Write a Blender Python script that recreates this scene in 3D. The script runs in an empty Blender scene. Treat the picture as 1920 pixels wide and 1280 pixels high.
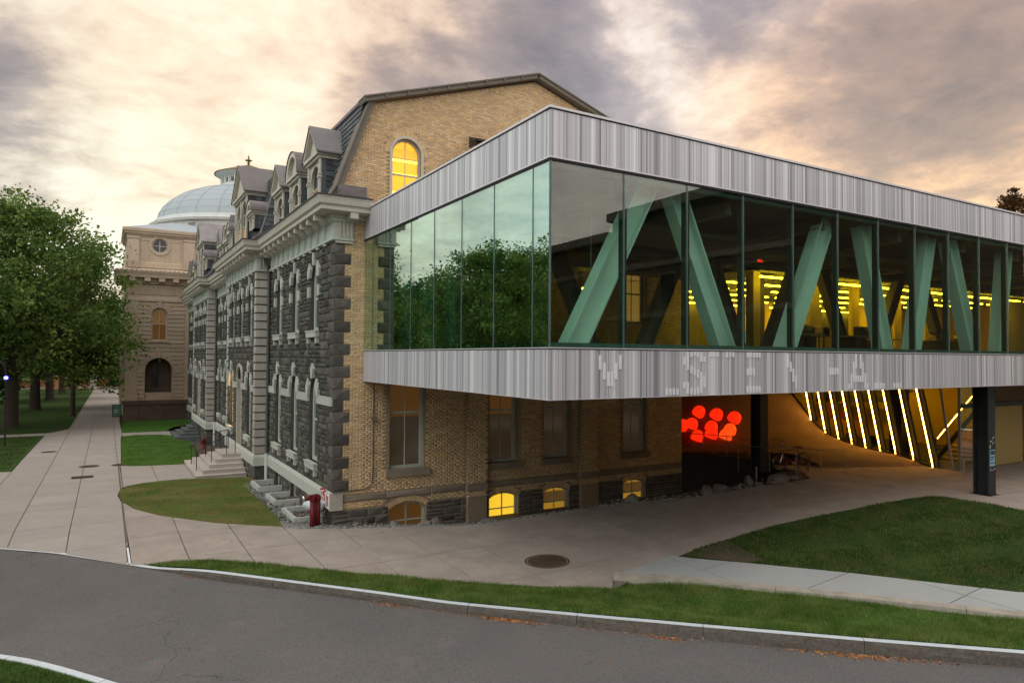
import bpy, bmesh, math, random
import numpy as np
from mathutils import Vector, Matrix
# ------------------------------------------------------------------ camera, world, sun
scene = bpy.context.scene
col = scene.collection
R = math.radians
CAM = dict(pos=(-6.589, -22.983, 5.7), yaw=.5340, pitch=.0226, roll=.0063, lens=24.064)
def make_camera():
    y, p, r = CAM['yaw'], CAM['pitch'], CAM['roll']
    f = Vector((math.sin(y)*math.cos(p), math.cos(y)*math.cos(p), math.sin(p)))
    rt = Vector((math.cos(y), -math.sin(y), 0)); up = rt.cross(f)
    r2 = rt*math.cos(r)+up*math.sin(r); u2 = -rt*math.sin(r)+up*math.cos(r)
    cd = bpy.data.cameras.new('camera'); cd.lens = CAM['lens']; cd.sensor_width = 36; cd.clip_end = 3000; cd.clip_start = .1
    co = bpy.data.objects.new('camera', cd); col.objects.link(co)
    m = Matrix((r2, u2, -f)).transposed().to_4x4(); m.translation = Vector(CAM['pos']); co.matrix_world = m
    scene.camera = co
make_camera()
scene.render.resolution_x = 1024; scene.render.resolution_y = 682
vs = scene.view_settings
vs.view_transform = 'Standard'; vs.look = 'None'; vs.gamma = 1; vs.use_curve_mapping = False
vs.exposure = 0.30
SUN_EL, SUN_AZ = 6., 245.       # the glow left over from a low sun behind and to the left of the camera

class NT:
    """small helper for node trees"""
    def __init__(s, tree): s.t = tree; s.n = tree.nodes; s.l = tree.links
    def new(s, typ, **kw):
        n = s.n.new(typ)
        for k, v in kw.items(): setattr(n, k, v)
        return n
    def put(s, n, key, v):
        i = n.inputs[key]
        if isinstance(v, bpy.types.NodeSocket): s.l.new(v, i)
        elif v is not None: i.default_value = v
    def math(s, op, a, b=None, c=None, clamp=False):
        n = s.new('ShaderNodeMath', operation=op); n.use_clamp = clamp
        s.put(n, 0, a); s.put(n, 1, b); s.put(n, 2, c); return n.outputs[0]
    def vmath(s, op, a, b=None, out=0):
        n = s.new('ShaderNodeVectorMath', operation=op); s.put(n, 0, a); s.put(n, 1, b); return n.outputs[out]
    def noise(s, vec, scale=5, detail=4, rough=.55, dist=0, dim='3D', out=0, w=None):
        n = s.new('ShaderNodeTexNoise', noise_dimensions=dim)
        if vec is not None and dim != '1D': s.put(n, 'Vector', vec)
        if w is not None: s.put(n, 'W', w)
        s.put(n, 'Scale', scale); s.put(n, 'Detail', detail); s.put(n, 'Roughness', rough); s.put(n, 'Distortion', dist)
        return n.outputs[out]
    def ramp(s, fac, stops, interp='LINEAR'):
        n = s.new('ShaderNodeValToRGB'); cr = n.color_ramp; cr.interpolation = interp
        while len(cr.elements) < len(stops): cr.elements.new(.5)
        for e, (p, c) in zip(cr.elements, stops):
            e.position = p; e.color = (*c, 1) if len(c) == 3 else c
        s.put(n, 0, fac); return n.outputs[0]
    def mix(s, fac, a, b, blend='MIX'):
        n = s.new('ShaderNodeMix', data_type='RGBA', blend_type=blend)
        s.put(n, 0, fac)
        for k, v in ((6, a), (7, b)):
            if isinstance(v, tuple) and len(v) == 3: v = (*v, 1)
            s.put(n, k, v)
        return n.outputs[2]
    def maprange(s, v, a, b, c=0, d=1, t='SMOOTHSTEP'):
        n = s.new('ShaderNodeMapRange', interpolation_type=t)
        s.put(n, 0, v); s.put(n, 1, a); s.put(n, 2, b); s.put(n, 3, c); s.put(n, 4, d); return n.outputs[0]

def make_world():
    w = bpy.data.worlds.new('World'); scene.world = w; w.use_nodes = True
    T = NT(w.node_tree); T.n.clear()
    tc = T.new('ShaderNodeTexCoord').outputs['Generated']
    # stretch the clouds towards the horizon as a flat cloud deck does
    sep = T.new('ShaderNodeSeparateXYZ'); T.put(sep, 0, tc)
    zz = T.math('ADD', T.math('ABSOLUTE', sep.outputs[2]), .22)
    px = T.math('DIVIDE', sep.outputs[0], zz); py = T.math('DIVIDE', sep.outputs[1], zz)
    cmb = T.new('ShaderNodeCombineXYZ'); T.put(cmb, 0, px); T.put(cmb, 1, py); T.put(cmb, 2, T.math('MULTIPLY', sep.outputs[2], 1.2))
    P = cmb.outputs[0]
    warp = T.vmath('SUBTRACT', T.noise(tc, 3.2, 4, .55, 0, out=1), (.5, .5, .5))
    wn = T.new('ShaderNodeVectorMath', operation='SCALE'); T.put(wn, 0, warp); wn.inputs['Scale'].default_value = .26
    D = T.vmath('NORMALIZE', T.vmath('ADD', tc, wn.outputs[0]))
    n1 = T.noise(P, 1.7, 8, .60, .45); n2 = T.noise(P, 5.5, 7, .62, .4)
    n3 = T.noise(P, .55, 3, .5, .2)
    f = T.math('ADD', T.math('MULTIPLY', T.math('SUBTRACT', n1, .5), 1.75), T.math('MULTIPLY', T.math('SUBTRACT', n2, .5), .85))
    f = T.math('ADD', f, T.math('MULTIPLY', T.math('SUBTRACT', n3, .5), .5))
    n4 = T.noise(P, 13, 5, .6, .3)
    f = T.math('ADD', f, T.math('MULTIPLY', T.math('SUBTRACT', n4, .5), .30))
    f = T.math('ADD', f, .525)
    # broad masses of cloud and gap: direction, angular size (deg), amount
    blobs = [((.22, .89, .40), 20, .26), ((.02, .94, .36), 12, .16), ((-.04, .985, .165), 10, .30), ((.12, .94, .33), 11, .05),
             ((.40, .81, .43), 11, -.32), ((.31, .90, .33), 7, -.22), ((.47, .78, .36), 9, -.25),
             ((-.14, .955, .26), 6.5, -.34), ((.04, .965, .25), 5.5, -.2), ((-.16, .90, .41), 10, -.06),
             ((.60, .68, .42), 6.5, .36), ((.57, .74, .345), 6, -.22), ((.70, .60, .40), 9, -.20),
             ((.74, .61, .285), 6.5, .42), ((.66, .69, .29), 6, .05), ((.82, .49, .30), 8, -.22), ((.87, .36, .36), 9, -.34),
             ((.88, .42, .235), 7, .28), ((.78, .48, .40), 6, .14)]
    for d, ang, amp in blobs:
        v = Vector(d).normalized()
        dot = T.vmath('DOT_PRODUCT', D, tuple(v), out='Value')
        m = T.maprange(dot, math.cos(R(ang*1.25)), 1.0, 0, amp)
        f = T.math('ADD', f, m)
    f = T.math('ADD', T.math('MULTIPLY', f, .72), .26)
    cl = T.ramp(f, [(0, (.12, .09, .10)), (.20, (.21, .155, .15)), (.43, (.33, .25, .235)), (.57, (.49, .375, .33)), (.675, (.70, .545, .445)),
                    (.815, (.88, .745, .62)), (.96, (.98, .90, .79))])
    # colours of the last light: apricot low on the right, warm cream ahead, pale green-white low left
    def tint(base, d, ang, colr, amt):
        dot = T.vmath('DOT_PRODUCT', D, tuple(Vector(d).normalized()), out='Value')
        m = T.maprange(dot, math.cos(R(ang)), 1, 0, amt)
        return T.mix(m, base, colr, 'MULTIPLY')
    cl = tint(cl, (.88, .43, .20), 22, (1.2, .86, .48), 1.)
    cl = tint(cl, (.22, .90, .36), 22, (1.05, .94, .78), 1.)
    cl = tint(cl, (-.10, .98, .12), 22, (.93, 1.0, .95), .9)
    # lighter, cooler cloud overhead and behind the camera (what the left glass and roofs pick up)
    back = T.maprange(sep.outputs[1], .35, -.5, 0, 1)
    up = T.maprange(sep.outputs[2], .45, .9, 0, 1)
    g = T.math('MAXIMUM', back, up)
    lift = T.vmath('MULTIPLY', T.mix(.5, cl, (.80, .80, .84)), (1.7, 1.7, 1.7))
    cl = T.mix(g, cl, lift)
    left = T.maprange(sep.outputs[0], -.25, -.8, 0, 1)
    cl = T.mix(T.math('MULTIPLY', left, .62), T.mix(left, cl, (1.1, 1.2, 1.2), 'MULTIPLY'), (1.12, 1.39, 1.52))
    nsky = T.new('ShaderNodeTexSky', sky_type='NISHITA'); nsky.sun_disc = False
    nsky.sun_elevation = R(SUN_EL); nsky.sun_rotation = R(SUN_AZ)
    b1 = T.new('ShaderNodeBackground'); T.put(b1, 0, nsky.outputs[0]); b1.inputs[1].default_value = .05
    b2 = T.new('ShaderNodeBackground'); T.put(b2, 0, cl); b2.inputs[1].default_value = .86
    add = T.new('ShaderNodeAddShader'); T.l.new(b1.outputs[0], add.inputs[0]); T.l.new(b2.outputs[0], add.inputs[1])
    out = T.new('ShaderNodeOutputWorld'); T.l.new(add.outputs[0], out.inputs[0])
    w.cycles.sampling_method = 'MANUAL'; w.cycles.sample_map_resolution = 512
make_world()
def make_sun():
    ld = bpy.data.lights.new('sun', 'SUN'); ld.energy = .6; ld.angle = R(30); ld.color = (1, .93, .84)
    o = bpy.data.objects.new('sun', ld); col.objects.link(o)
    az = R(SUN_AZ); el = R(42)   # the bright part of the cloud stands higher than the sun itself
    d = Vector((math.sin(az)*math.cos(el), math.cos(az)*math.cos(el), math.sin(el)))
    o.rotation_euler = (-d).to_track_quat('-Z', 'Y').to_euler()
make_sun()

# ------------------------------------------------------------------ materials
MAT = {}
def mat(name, base, rough=.8, metal=0., vary=.0, noise=None, bump=0., bscale=20, spec=.3, island=False, emit=None, estr=0., dirt=0., coords='obj'):
    m = bpy.data.materials.new(name); m.use_nodes = True; T = NT(m.node_tree); T.n.clear()
    out = T.new('ShaderNodeOutputMaterial'); b = T.new('ShaderNodeBsdfPrincipled'); T.l.new(b.outputs[0], out.inputs[0])
    geo = T.new('ShaderNodeNewGeometry'); P = geo.outputs['Position']
    c = base if isinstance(base, tuple) else base
    if vary:
        isl = T.math('FRACT', T.math('ADD', geo.outputs['Random Per Island'], T.new('ShaderNodeObjectInfo').outputs['Random']))
        hs = T.new('ShaderNodeHueSaturation'); T.put(hs, 'Color', (*base, 1))
        T.put(hs, 'Value', T.maprange(isl, 0, 1, 1-vary, 1+vary, 'LINEAR'))
        T.put(hs, 'Hue', T.maprange(T.math('FRACT', T.math('MULTIPLY', isl, 7.31)), 0, 1, .5-vary*.05, .5+vary*.05, 'LINEAR'))
        T.put(hs, 'Saturation', T.maprange(T.math('FRACT', T.math('MULTIPLY', isl, 13.7)), 0, 1, 1-vary*.7, 1+vary*.5, 'LINEAR'))
        c = hs.outputs[0]
    if noise:
        for (sc, amt, dark) in noise:
            n = T.noise(P, sc, 6, .6)
            c = T.mix(T.maprange(n, .35, .7, 0, amt), c, dark if isinstance(dark, tuple) else (.1, .1, .1))
    T.put(b, 'Base Color', (*c, 1) if isinstance(c, tuple) else c)
    T.put(b, 'Roughness', rough); T.put(b, 'Metallic', metal); T.put(b, 'Specular IOR Level', spec)
    if bump:
        bn = T.new('ShaderNodeBump'); bn.inputs['Strength'].default_value = bump; bn.inputs['Distance'].default_value = .03
        T.put(bn, 'Height', T.noise(P, bscale, 5, .65)); T.l.new(bn.outputs[0], b.inputs['Normal'])
    if emit: T.put(b, 'Emission Color', (*emit, 1)); T.put(b, 'Emission Strength', estr)
    MAT[name] = m; return m

mat('brick', (.63, .45, .245), .9, vary=.21, noise=[(1.1, .35, (.38, .23, .13)), (.35, .3, (.52, .40, .27))], bump=.3, bscale=60)
mat('brick_red', (.45, .22, .13), .9, vary=.3)
mat('mortar', (.30, .23, .15), .95, noise=[(6, .4, (.18, .14, .1))])
mat('rubble', (.088, .088, .072), .92, vary=.75, noise=[(3, .5, (.055, .045, .035)), (.7, .45, (.075, .105, .085)), (1.3, .35, (.11, .08, .06))], bump=.7, bscale=18)
mat('rubble_joint', (.065, .06, .05), .95, noise=[(5, .5, (.11, .11, .1))])
mat('quoin_dark', (.105, .095, .085), .9, vary=.35, noise=[(4, .5, (.06, .05, .045))], bump=.8, bscale=14)
mat('limestone', (.45, .475, .42), .8, vary=.12, noise=[(2, .4, (.40, .40, .34)), (9, .25, (.33, .33, .28))], bump=.15, bscale=40)
mat('limestone_warm', (.44, .41, .36), .85, vary=.12, noise=[(3, .5, (.29, .26, .22))], bump=.25, bscale=40)
mat('band_brown', (.27, .225, .17), .9, noise=[(2, .5, (.17, .14, .11))], bump=.5, bscale=20)
mat('trim', (.52, .495, .42), .65, noise=[(1.5, .4, (.40, .38, .31)), (7, .25, (.30, .29, .24))])
mat('trim_green', (.46, .50, .44), .6, noise=[(2, .45, (.36, .40, .35)), (9, .2, (.27, .29, .25))])
mat('slate', (.05, .057, .062), .6, vary=.6, noise=[(2, .3, (.10, .12, .12))], spec=.4)
mat('shingle', (.175, .165, .155), .8, vary=.55, noise=[(2, .4, (.13, .12, .12))])
mat('lead_roof', (.16, .14, .135), .55, noise=[(5, .7, (.09, .075, .08)), (1.2, .3, (.30, .27, .27))])
mat('coping', (.16, .14, .115), .7, noise=[(3, .4, (.10, .09, .075))])
mat('gutter_dark', (.055, .055, .06), .5)
mat('downpipe', (.09, .095, .085), .5)
mat('pipe_pale', (.55, .60, .62), .45)
mat('dome_metal', (.33, .39, .42), .55, vary=.07, noise=[(.8, .4, (.26, .31, .33)), (3, .25, (.34, .31, .28))])
mat('dome_trim', (.55, .60, .59), .6, noise=[(1.5, .4, (.40, .43, .42)), (5, .25, (.34, .29, .24))])
mat('finial', (.16, .12, .05), .5, metal=.4)
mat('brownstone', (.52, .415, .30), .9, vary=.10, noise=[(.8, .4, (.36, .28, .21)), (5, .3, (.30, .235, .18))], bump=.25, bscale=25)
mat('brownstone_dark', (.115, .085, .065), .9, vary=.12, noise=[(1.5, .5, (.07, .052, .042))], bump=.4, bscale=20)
mat('pane_dark', (.018, .02, .02), .06, spec=.6)
mat('pane_dusk', (.035, .03, .022), .08, spec=.6, emit=(1., .62, .30), estr=.018)  # room light put into this and the next panes as emission
mat('pane_amber', (.10, .05, .018), .12, spec=.5, emit=(1., .42, .08), estr=.045)
mat('pane_blind', (.20, .12, .05), .3, spec=.5, emit=(1., .5, .12), estr=.055)
mat('pane_dim', (.25, .16, .04), .25, spec=.5, emit=(1., .52, .04), estr=.24)
mat('blind_orange', (.35, .2, .08), .7, emit=(1., .48, .10), estr=.20)
mat('lit_orange', (.6, .4, .2), .8, emit=(1., .45, .04), estr=5.)
mat('doorlight', (1, .8, .4), .8, emit=(1., .55, .12), estr=14.)
mat('ceiling_lit', (.34, .27, .15), .6, noise=[(1.2, .4, (.2, .15, .08))])
mat('lit_yellow', (.8, .6, .1), .8, emit=(1., .60, .03), estr=.72)
mat('lit_room', (.85, .6, .12), .9, emit=(1., .50, .02), estr=.30)
mat('strip_yellow', (.9, .8, .3), .5, emit=(1., .64, .02), estr=20.)
mat('ceiling_beam', (.20, .165, .12), .6)
mat('strip_room', (.9, .8, .3), .5, emit=(1., .66, .05), estr=4.)
mat('strip_neon', (.9, .7, .4), .5, emit=(1., .45, .065), estr=17.)
mat('void', (.012, .011, .01), .9)
mat('concrete', (.43, .36, .30), .88, vary=.085, noise=[(.5, .5, (.32, .275, .235)), (2.3, .4, (.47, .41, .36)), (7, .3, (.26, .225, .195)), (1.1, .5, (.235, .195, .165)), (.28, .4, (.30, .255, .215)), (45, .35, (.30, .26, .22))], bump=.25, bscale=90)
mat('concrete_path', (.385, .345, .30), .88, vary=.085, noise=[(45, .35, (.27, .245, .21)), (.35, .5, (.30, .275, .25)), (3, .35, (.42, .38, .34)), (.9, .3, (.29, .25, .21))], bump=.25, bscale=90)
mat('concrete_walk', (.37, .385, .37), .88, vary=.05, noise=[(1.2, .4, (.30, .30, .29))], bump=.25, bscale=80)
mat('concrete_edge', (.42, .38, .31), .9, noise=[(3, .5, (.22, .19, .16))], bump=.4, bscale=40)
mat('joint_dark', (.15, .13, .11), .95, noise=[(4, .5, (.22, .19, .16))])
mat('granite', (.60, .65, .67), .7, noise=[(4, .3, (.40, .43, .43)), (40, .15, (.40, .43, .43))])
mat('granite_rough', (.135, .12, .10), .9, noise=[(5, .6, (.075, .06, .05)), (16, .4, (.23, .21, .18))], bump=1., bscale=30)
mat('well_stone', (.44, .47, .43), .85, noise=[(3, .5, (.33, .35, .32))], bump=.2, bscale=40)
mat('step_stone', (.46, .42, .37), .85, vary=.08, noise=[(2, .5, (.38, .32, .28))], bump=.2, bscale=50)
mat('step_dark', (.115, .135, .13), .85, vary=.1, noise=[(2, .5, (.07, .08, .08))])
mat('soil', (.105, .075, .05), .95, noise=[(3, .5, (.06, .045, .035)), (14, .4, (.17, .125, .09))], bump=1., bscale=20)
mat('bark', (.075, .058, .043), .95, noise=[(5, .5, (.035, .03, .024))], bump=1., bscale=12)
mat('boulder', (.19, .16, .135), .9, vary=.3, noise=[(4, .5, (.12, .10, .09))], bump=.8, bscale=10)
mat('pebble', (.19, .195, .175), .85, vary=.5, noise=[(9, .4, (.13, .13, .12))])
mat('metal_dark', (.03, .032, .034), .45, metal=.3)
mat('steel_black', (.016, .018, .019), .5, spec=.3, noise=[(2, .4, (.028, .03, .03))])
mat('rail_metal', (.30, .30, .29), .4, metal=.8)
mat('mullion', (.10, .155, .145), .4, metal=.3)
mat('mullion_dark', (.018, .03, .028), .45)
mat('fascia_edge', (.66, .63, .63), .4, metal=.2)
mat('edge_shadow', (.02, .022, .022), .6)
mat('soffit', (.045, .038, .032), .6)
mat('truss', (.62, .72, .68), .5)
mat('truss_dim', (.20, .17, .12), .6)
mat('ceiling_metal', (.075, .062, .05), .55, noise=[(1.5, .4, (.045, .038, .03))])
mat('bulkhead', (.13, .10, .065), .7)
mat('floor_inside', (.12, .10, .075), .5)
mat('wall_yellow', (.85, .55, .07), .8)
mat('column_tan', (.62, .45, .16), .7)
mat('furn_wood', (.42, .25, .11), .7)
mat('furn_dark', (.04, .035, .03), .7)
mat('paper', (.7, .68, .6), .8)
mat('screen_blue', (.3, .6, .6), .4, emit=(.35, .65, .6), estr=.25)
mat('exit_red', (.5, .02, .01), .5, emit=(1, .03, .01), estr=1.6)
mat('sign_red', (.42, .02, .03), .4)
mat('hydrant_red', (.13, .008, .012), .45, noise=[(3, .3, (.15, .01, .012))])
mat('chrome', (.6, .62, .6), .25, metal=.9)
mat('sign_white', (.75, .75, .75), .5)
mat('pouf_red', (.8, .05, .02), .6, emit=(1., .02, .003), estr=.85)
mat('pouf_orange', (.85, .12, .02), .6, emit=(1., .07, .006), estr=.85)
mat('manhole', (.10, .058, .042), .75, metal=.3, noise=[(8, .4, (.06, .035, .03))])
mat('litter', (.36, .15, .045), .85, vary=.4)
mat('curtain', (.25, .36, .36), .8)
mat('poster', (.25, .42, .50), .6)
mat('poster_dark', (.03, .05, .06), .6)
mat('board_green', (.08, .24, .19), .6)
mat('board_white', (.6, .7, .66), .6)
mat('dark_brick', (.050, .036, .027), .9, noise=[(.5, .4, (.03, .022, .018))])
mat('dark_trim', (.12, .10, .085), .8)
mat('lamp_blue', (.1, .1, .8), .5, emit=(.08, .08, 1.), estr=9)
mat('lamp_white', (.6, .9, 1), .5, emit=(.5, .95, 1.), estr=6)
mat('lamp_yellow', (1, .8, .3), .5, emit=(1., .75, .22), estr=5)
mat('lit_road', (.52, .34, .26), .9)  # orange light on the far road put into its colour
mat('barrier_lit', (.42, .22, .13), .8, emit=(1., .32, .08), estr=.05)  # orange light on the far wall painted by colour and faint emission
mat('tyre', (.015, .015, .016), .7)
mat('bike_frame', (.12, .02, .02), .35)
mat('mound_concrete', (.21, .145, .095), .85, noise=[(.8, .4, (.15, .10, .065)), (5, .2, (.14, .10, .07))], bump=.15, bscale=60)
mat('parapet_dark', (.045, .033, .028), .9, noise=[(2, .5, (.03, .022, .018))])
mat('wall_brown', (.20, .12, .06), .7, noise=[(1.5, .3, (.13, .08, .045))])

def asphalt():
    m = bpy.data.materials.new('asphalt'); m.use_nodes = True; T = NT(m.node_tree)
    b = T.n['Principled BSDF']; P = T.new('ShaderNodeNewGeometry').outputs['Position']
    big = T.noise(P, .35, 4, .5); mid = T.noise(P, 3, 5, .6); fine = T.noise(P, 38, 3, .8); f2 = T.noise(P, 85, 2, .8)
    c = T.ramp(big, [(.3, (.112, .108, .103)), (.7, (.148, .140, .130))])
    c = T.mix(T.maprange(mid, .4, .75, 0, .35), c, (.12, .113, .11))
    c = T.mix(T.maprange(fine, .45, .62, 0, .7), c, (.06, .055, .055))
    c = T.mix(T.maprange(f2, .58, .70, 0, .8), c, (.36, .33, .31))
    cr = T.new('ShaderNodeTexVoronoi', feature='DISTANCE_TO_EDGE'); T.put(cr, 'Scale', .32)
    T.put(cr, 'Vector', T.vmath('ADD', P, T.noise(P, .9, 4, .6, out=1)))
    crk = T.math('MULTIPLY', T.math('LESS_THAN', cr.outputs[0], .0022), T.maprange(T.noise(P, .23, 2), .46, .56, 0, .7))
    c = T.mix(T.maprange(T.noise(P, .8, 6, .7), .56, .72, 0, .45), c, (.175, .16, .15)); c = T.mix(T.maprange(T.noise(P, 5, 3, .6), .70, .76, 0, .6), c, (.06, .055, .05))
    c = T.mix(crk, c, (.03, .028, .027))
    T.put(b, 'Base Color', c); T.put(b, 'Roughness', .85); T.put(b, 'Specular IOR Level', .3)
    bn = T.new('ShaderNodeBump'); bn.inputs['Strength'].default_value = .5; bn.inputs['Distance'].default_value = .01
    T.put(bn, 'Height', fine); T.l.new(bn.outputs[0], b.inputs['Normal']); MAT['asphalt'] = m
asphalt()
def fascia():
    """printed barcode of thin upright stripes"""
    m = bpy.data.materials.new('fascia'); m.use_nodes = True; T = NT(m.node_tree)
    b = T.n['Principled BSDF']; P = T.new('ShaderNodeNewGeometry').outputs['Position']
    s = T.new('ShaderNodeSeparateXYZ'); T.put(s, 0, P)
    u = T.math('ADD', s.outputs[0], T.math('MULTIPLY', s.outputs[1], 1.37))
    def wn(k, off):
        # uneven stripe widths: bend the coordinate before cutting it into cells
        bent = T.math('ADD', T.math('MULTIPLY', u, k), T.math('MULTIPLY', T.noise(None, .9*k/20, 2, .5, dim='1D', w=u), 6.))
        w = T.new('ShaderNodeTexWhiteNoise', noise_dimensions='1D')
        T.put(w, 'W', T.math('ADD', T.math('FLOOR', bent), off)); return w.outputs[0]
    a, c2, d = wn(34, 3.1), wn(15, 17.7), wn(4.2, 40.2)
    v = T.math('ADD', T.math('ADD', T.math('MULTIPLY', a, .42), T.math('MULTIPLY', c2, .40)), T.math('MULTIPLY', d, .18))
    cc = T.ramp(v, [(.12, (.22, .22, .24)), (.35, (.41, .41, .43)), (.55, (.56, .56, .57)), (.75, (.70, .70, .70)), (.95, (.80, .80, .79))])
    cc = T.mix(T.maprange(wn(11, 77), .5, 1, 0, .35), cc, (.40, .33, .38))
    T.put(b, 'Base Color', cc); T.put(b, 'Roughness', .38); T.put(b, 'Metallic', .12); T.put(b, 'Specular IOR Level', .5)
    MAT['fascia'] = m
fascia()
mat('fascia_letter', (.72, .72, .72), .4)
def glass(name, tint, f0, gtint, power=4.):
    m = bpy.data.materials.new(name); m.use_nodes = True; T = NT(m.node_tree); T.n.clear()
    out = T.new('ShaderNodeOutputMaterial'); g = T.new('ShaderNodeNewGeometry')
    c = T.math('ABSOLUTE', T.vmath('DOT_PRODUCT', g.outputs['Incoming'], g.outputs['Normal'], out='Value'))
    fac = T.math('ADD', T.math('MULTIPLY', T.math('POWER', T.math('SUBTRACT', 1, c), power), 1-f0), f0)
    tr = T.new('ShaderNodeBsdfTransparent'); T.put(tr, 0, (*tint, 1))
    gl = T.new('ShaderNodeBsdfGlossy'); T.put(gl, 'Color', (*gtint, 1)); T.put(gl, 'Roughness', .0)
    bn = T.new('ShaderNodeBump'); bn.inputs['Strength'].default_value = .03; bn.inputs['Distance'].default_value = .02
    T.put(bn, 'Height', T.noise(g.outputs['Position'], .9, 2, .5)); T.l.new(bn.outputs[0], gl.inputs['Normal'])
    mx = T.new('ShaderNodeMixShader'); T.l.new(fac, mx.inputs[0]); T.l.new(tr.outputs[0], mx.inputs[1]); T.l.new(gl.outputs[0], mx.inputs[2])
    T.l.new(mx.outputs[0], out.inputs[0]); MAT[name] = m
glass('glass_green', (.68, .88, .77), .42, (.84, 1., .90))
glass('glass_front', (.82, .94, .87), .085, (.98, .90, .84))
glass('glass_clear', (.93, .95, .90), .04, (1, 1, 1))
def leafmat(name, c1, c2, trans=.35, sc=.45):
    m = bpy.data.materials.new(name); m.use_nodes = True; T = NT(m.node_tree); T.n.clear()
    out = T.new('ShaderNodeOutputMaterial'); g = T.new('ShaderNodeNewGeometry')
    n = T.noise(g.outputs['Position'], sc, 4, .6)
    c = T.mix(T.maprange(n, .35, .65), (*c1, 1), (*c2, 1))
    hs = T.new('ShaderNodeHueSaturation'); T.put(hs, 'Color', c); T.put(hs, 'Value', T.maprange(g.outputs['Random Per Island'], 0, 1, .6, 1.45, 'LINEAR'))
    d = T.new('ShaderNodeBsdfDiffuse'); t = T.new('ShaderNodeBsdfTranslucent'); T.put(d, 0, hs.outputs[0]); T.put(t, 0, hs.outputs[0])
    mx = T.new('ShaderNodeMixShader'); mx.inputs[0].default_value = trans
    T.l.new(d.outputs[0], mx.inputs[1]); T.l.new(t.outputs[0], mx.inputs[2]); T.l.new(mx.outputs[0], out.inputs[0]); MAT[name] = m
leafmat('leaf', (.055, .11, .025), (.19, .265, .07), .45)
leafmat('leaf_dark', (.03, .085, .03), (.045, .115, .035), .3)
leafmat('leaf_brown', (.075, .042, .02), (.11, .06, .025), .3)
leafmat('grass_blade', (.085, .175, .03), (.19, .27, .07), .35, 1.6)
leafmat('grass_tan', (.28, .24, .10), (.22, .24, .08), .3)
leafmat('grass_dark', (.045, .095, .020), (.10, .13, .04), .3, 1.3)
leafmat('grass_dry', (.24, .20, .07), (.12, .20, .045), .3, 1.1)
def lawnmat(name, c1, c2, c3):
    m = bpy.data.materials.new(name); m.use_nodes = True; T = NT(m.node_tree); b = T.n['Principled BSDF']
    P = T.new('ShaderNodeNewGeometry').outputs['Position']
    c = T.mix(T.maprange(T.noise(P, .8, 5, .6), .35, .65), (*c1, 1), (*c2, 1))
    c = T.mix(T.maprange(T.noise(P, 1.7, 4, .6), .52, .72, 0, .7), c, (*c3, 1))
    c = T.mix(T.maprange(T.noise(P, 22, 4, .7), .4, .65, 0, .5), c, (c1[0]*.45, c1[1]*.45, c1[2]*.45, 1))
    T.put(b, 'Base Color', c); T.put(b, 'Roughness', .95); T.put(b, 'Specular IOR Level', .1)
    bn = T.new('ShaderNodeBump'); bn.inputs['Strength'].default_value = 1; bn.inputs['Distance'].default_value = .05
    T.put(bn, 'Height', T.noise(P, 30, 4, .7)); T.l.new(bn.outputs[0], b.inputs['Normal']); MAT[name] = m
lawnmat('lawn_green', (.06, .15, .022), (.075, .17, .028), (.10, .16, .04))
lawnmat('lawn_dark', (.042, .088, .020), (.058, .105, .024), (.115, .105, .045))
lawnmat('lawn_dry', (.11, .17, .035), (.20, .18, .06), (.26, .20, .085))
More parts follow.
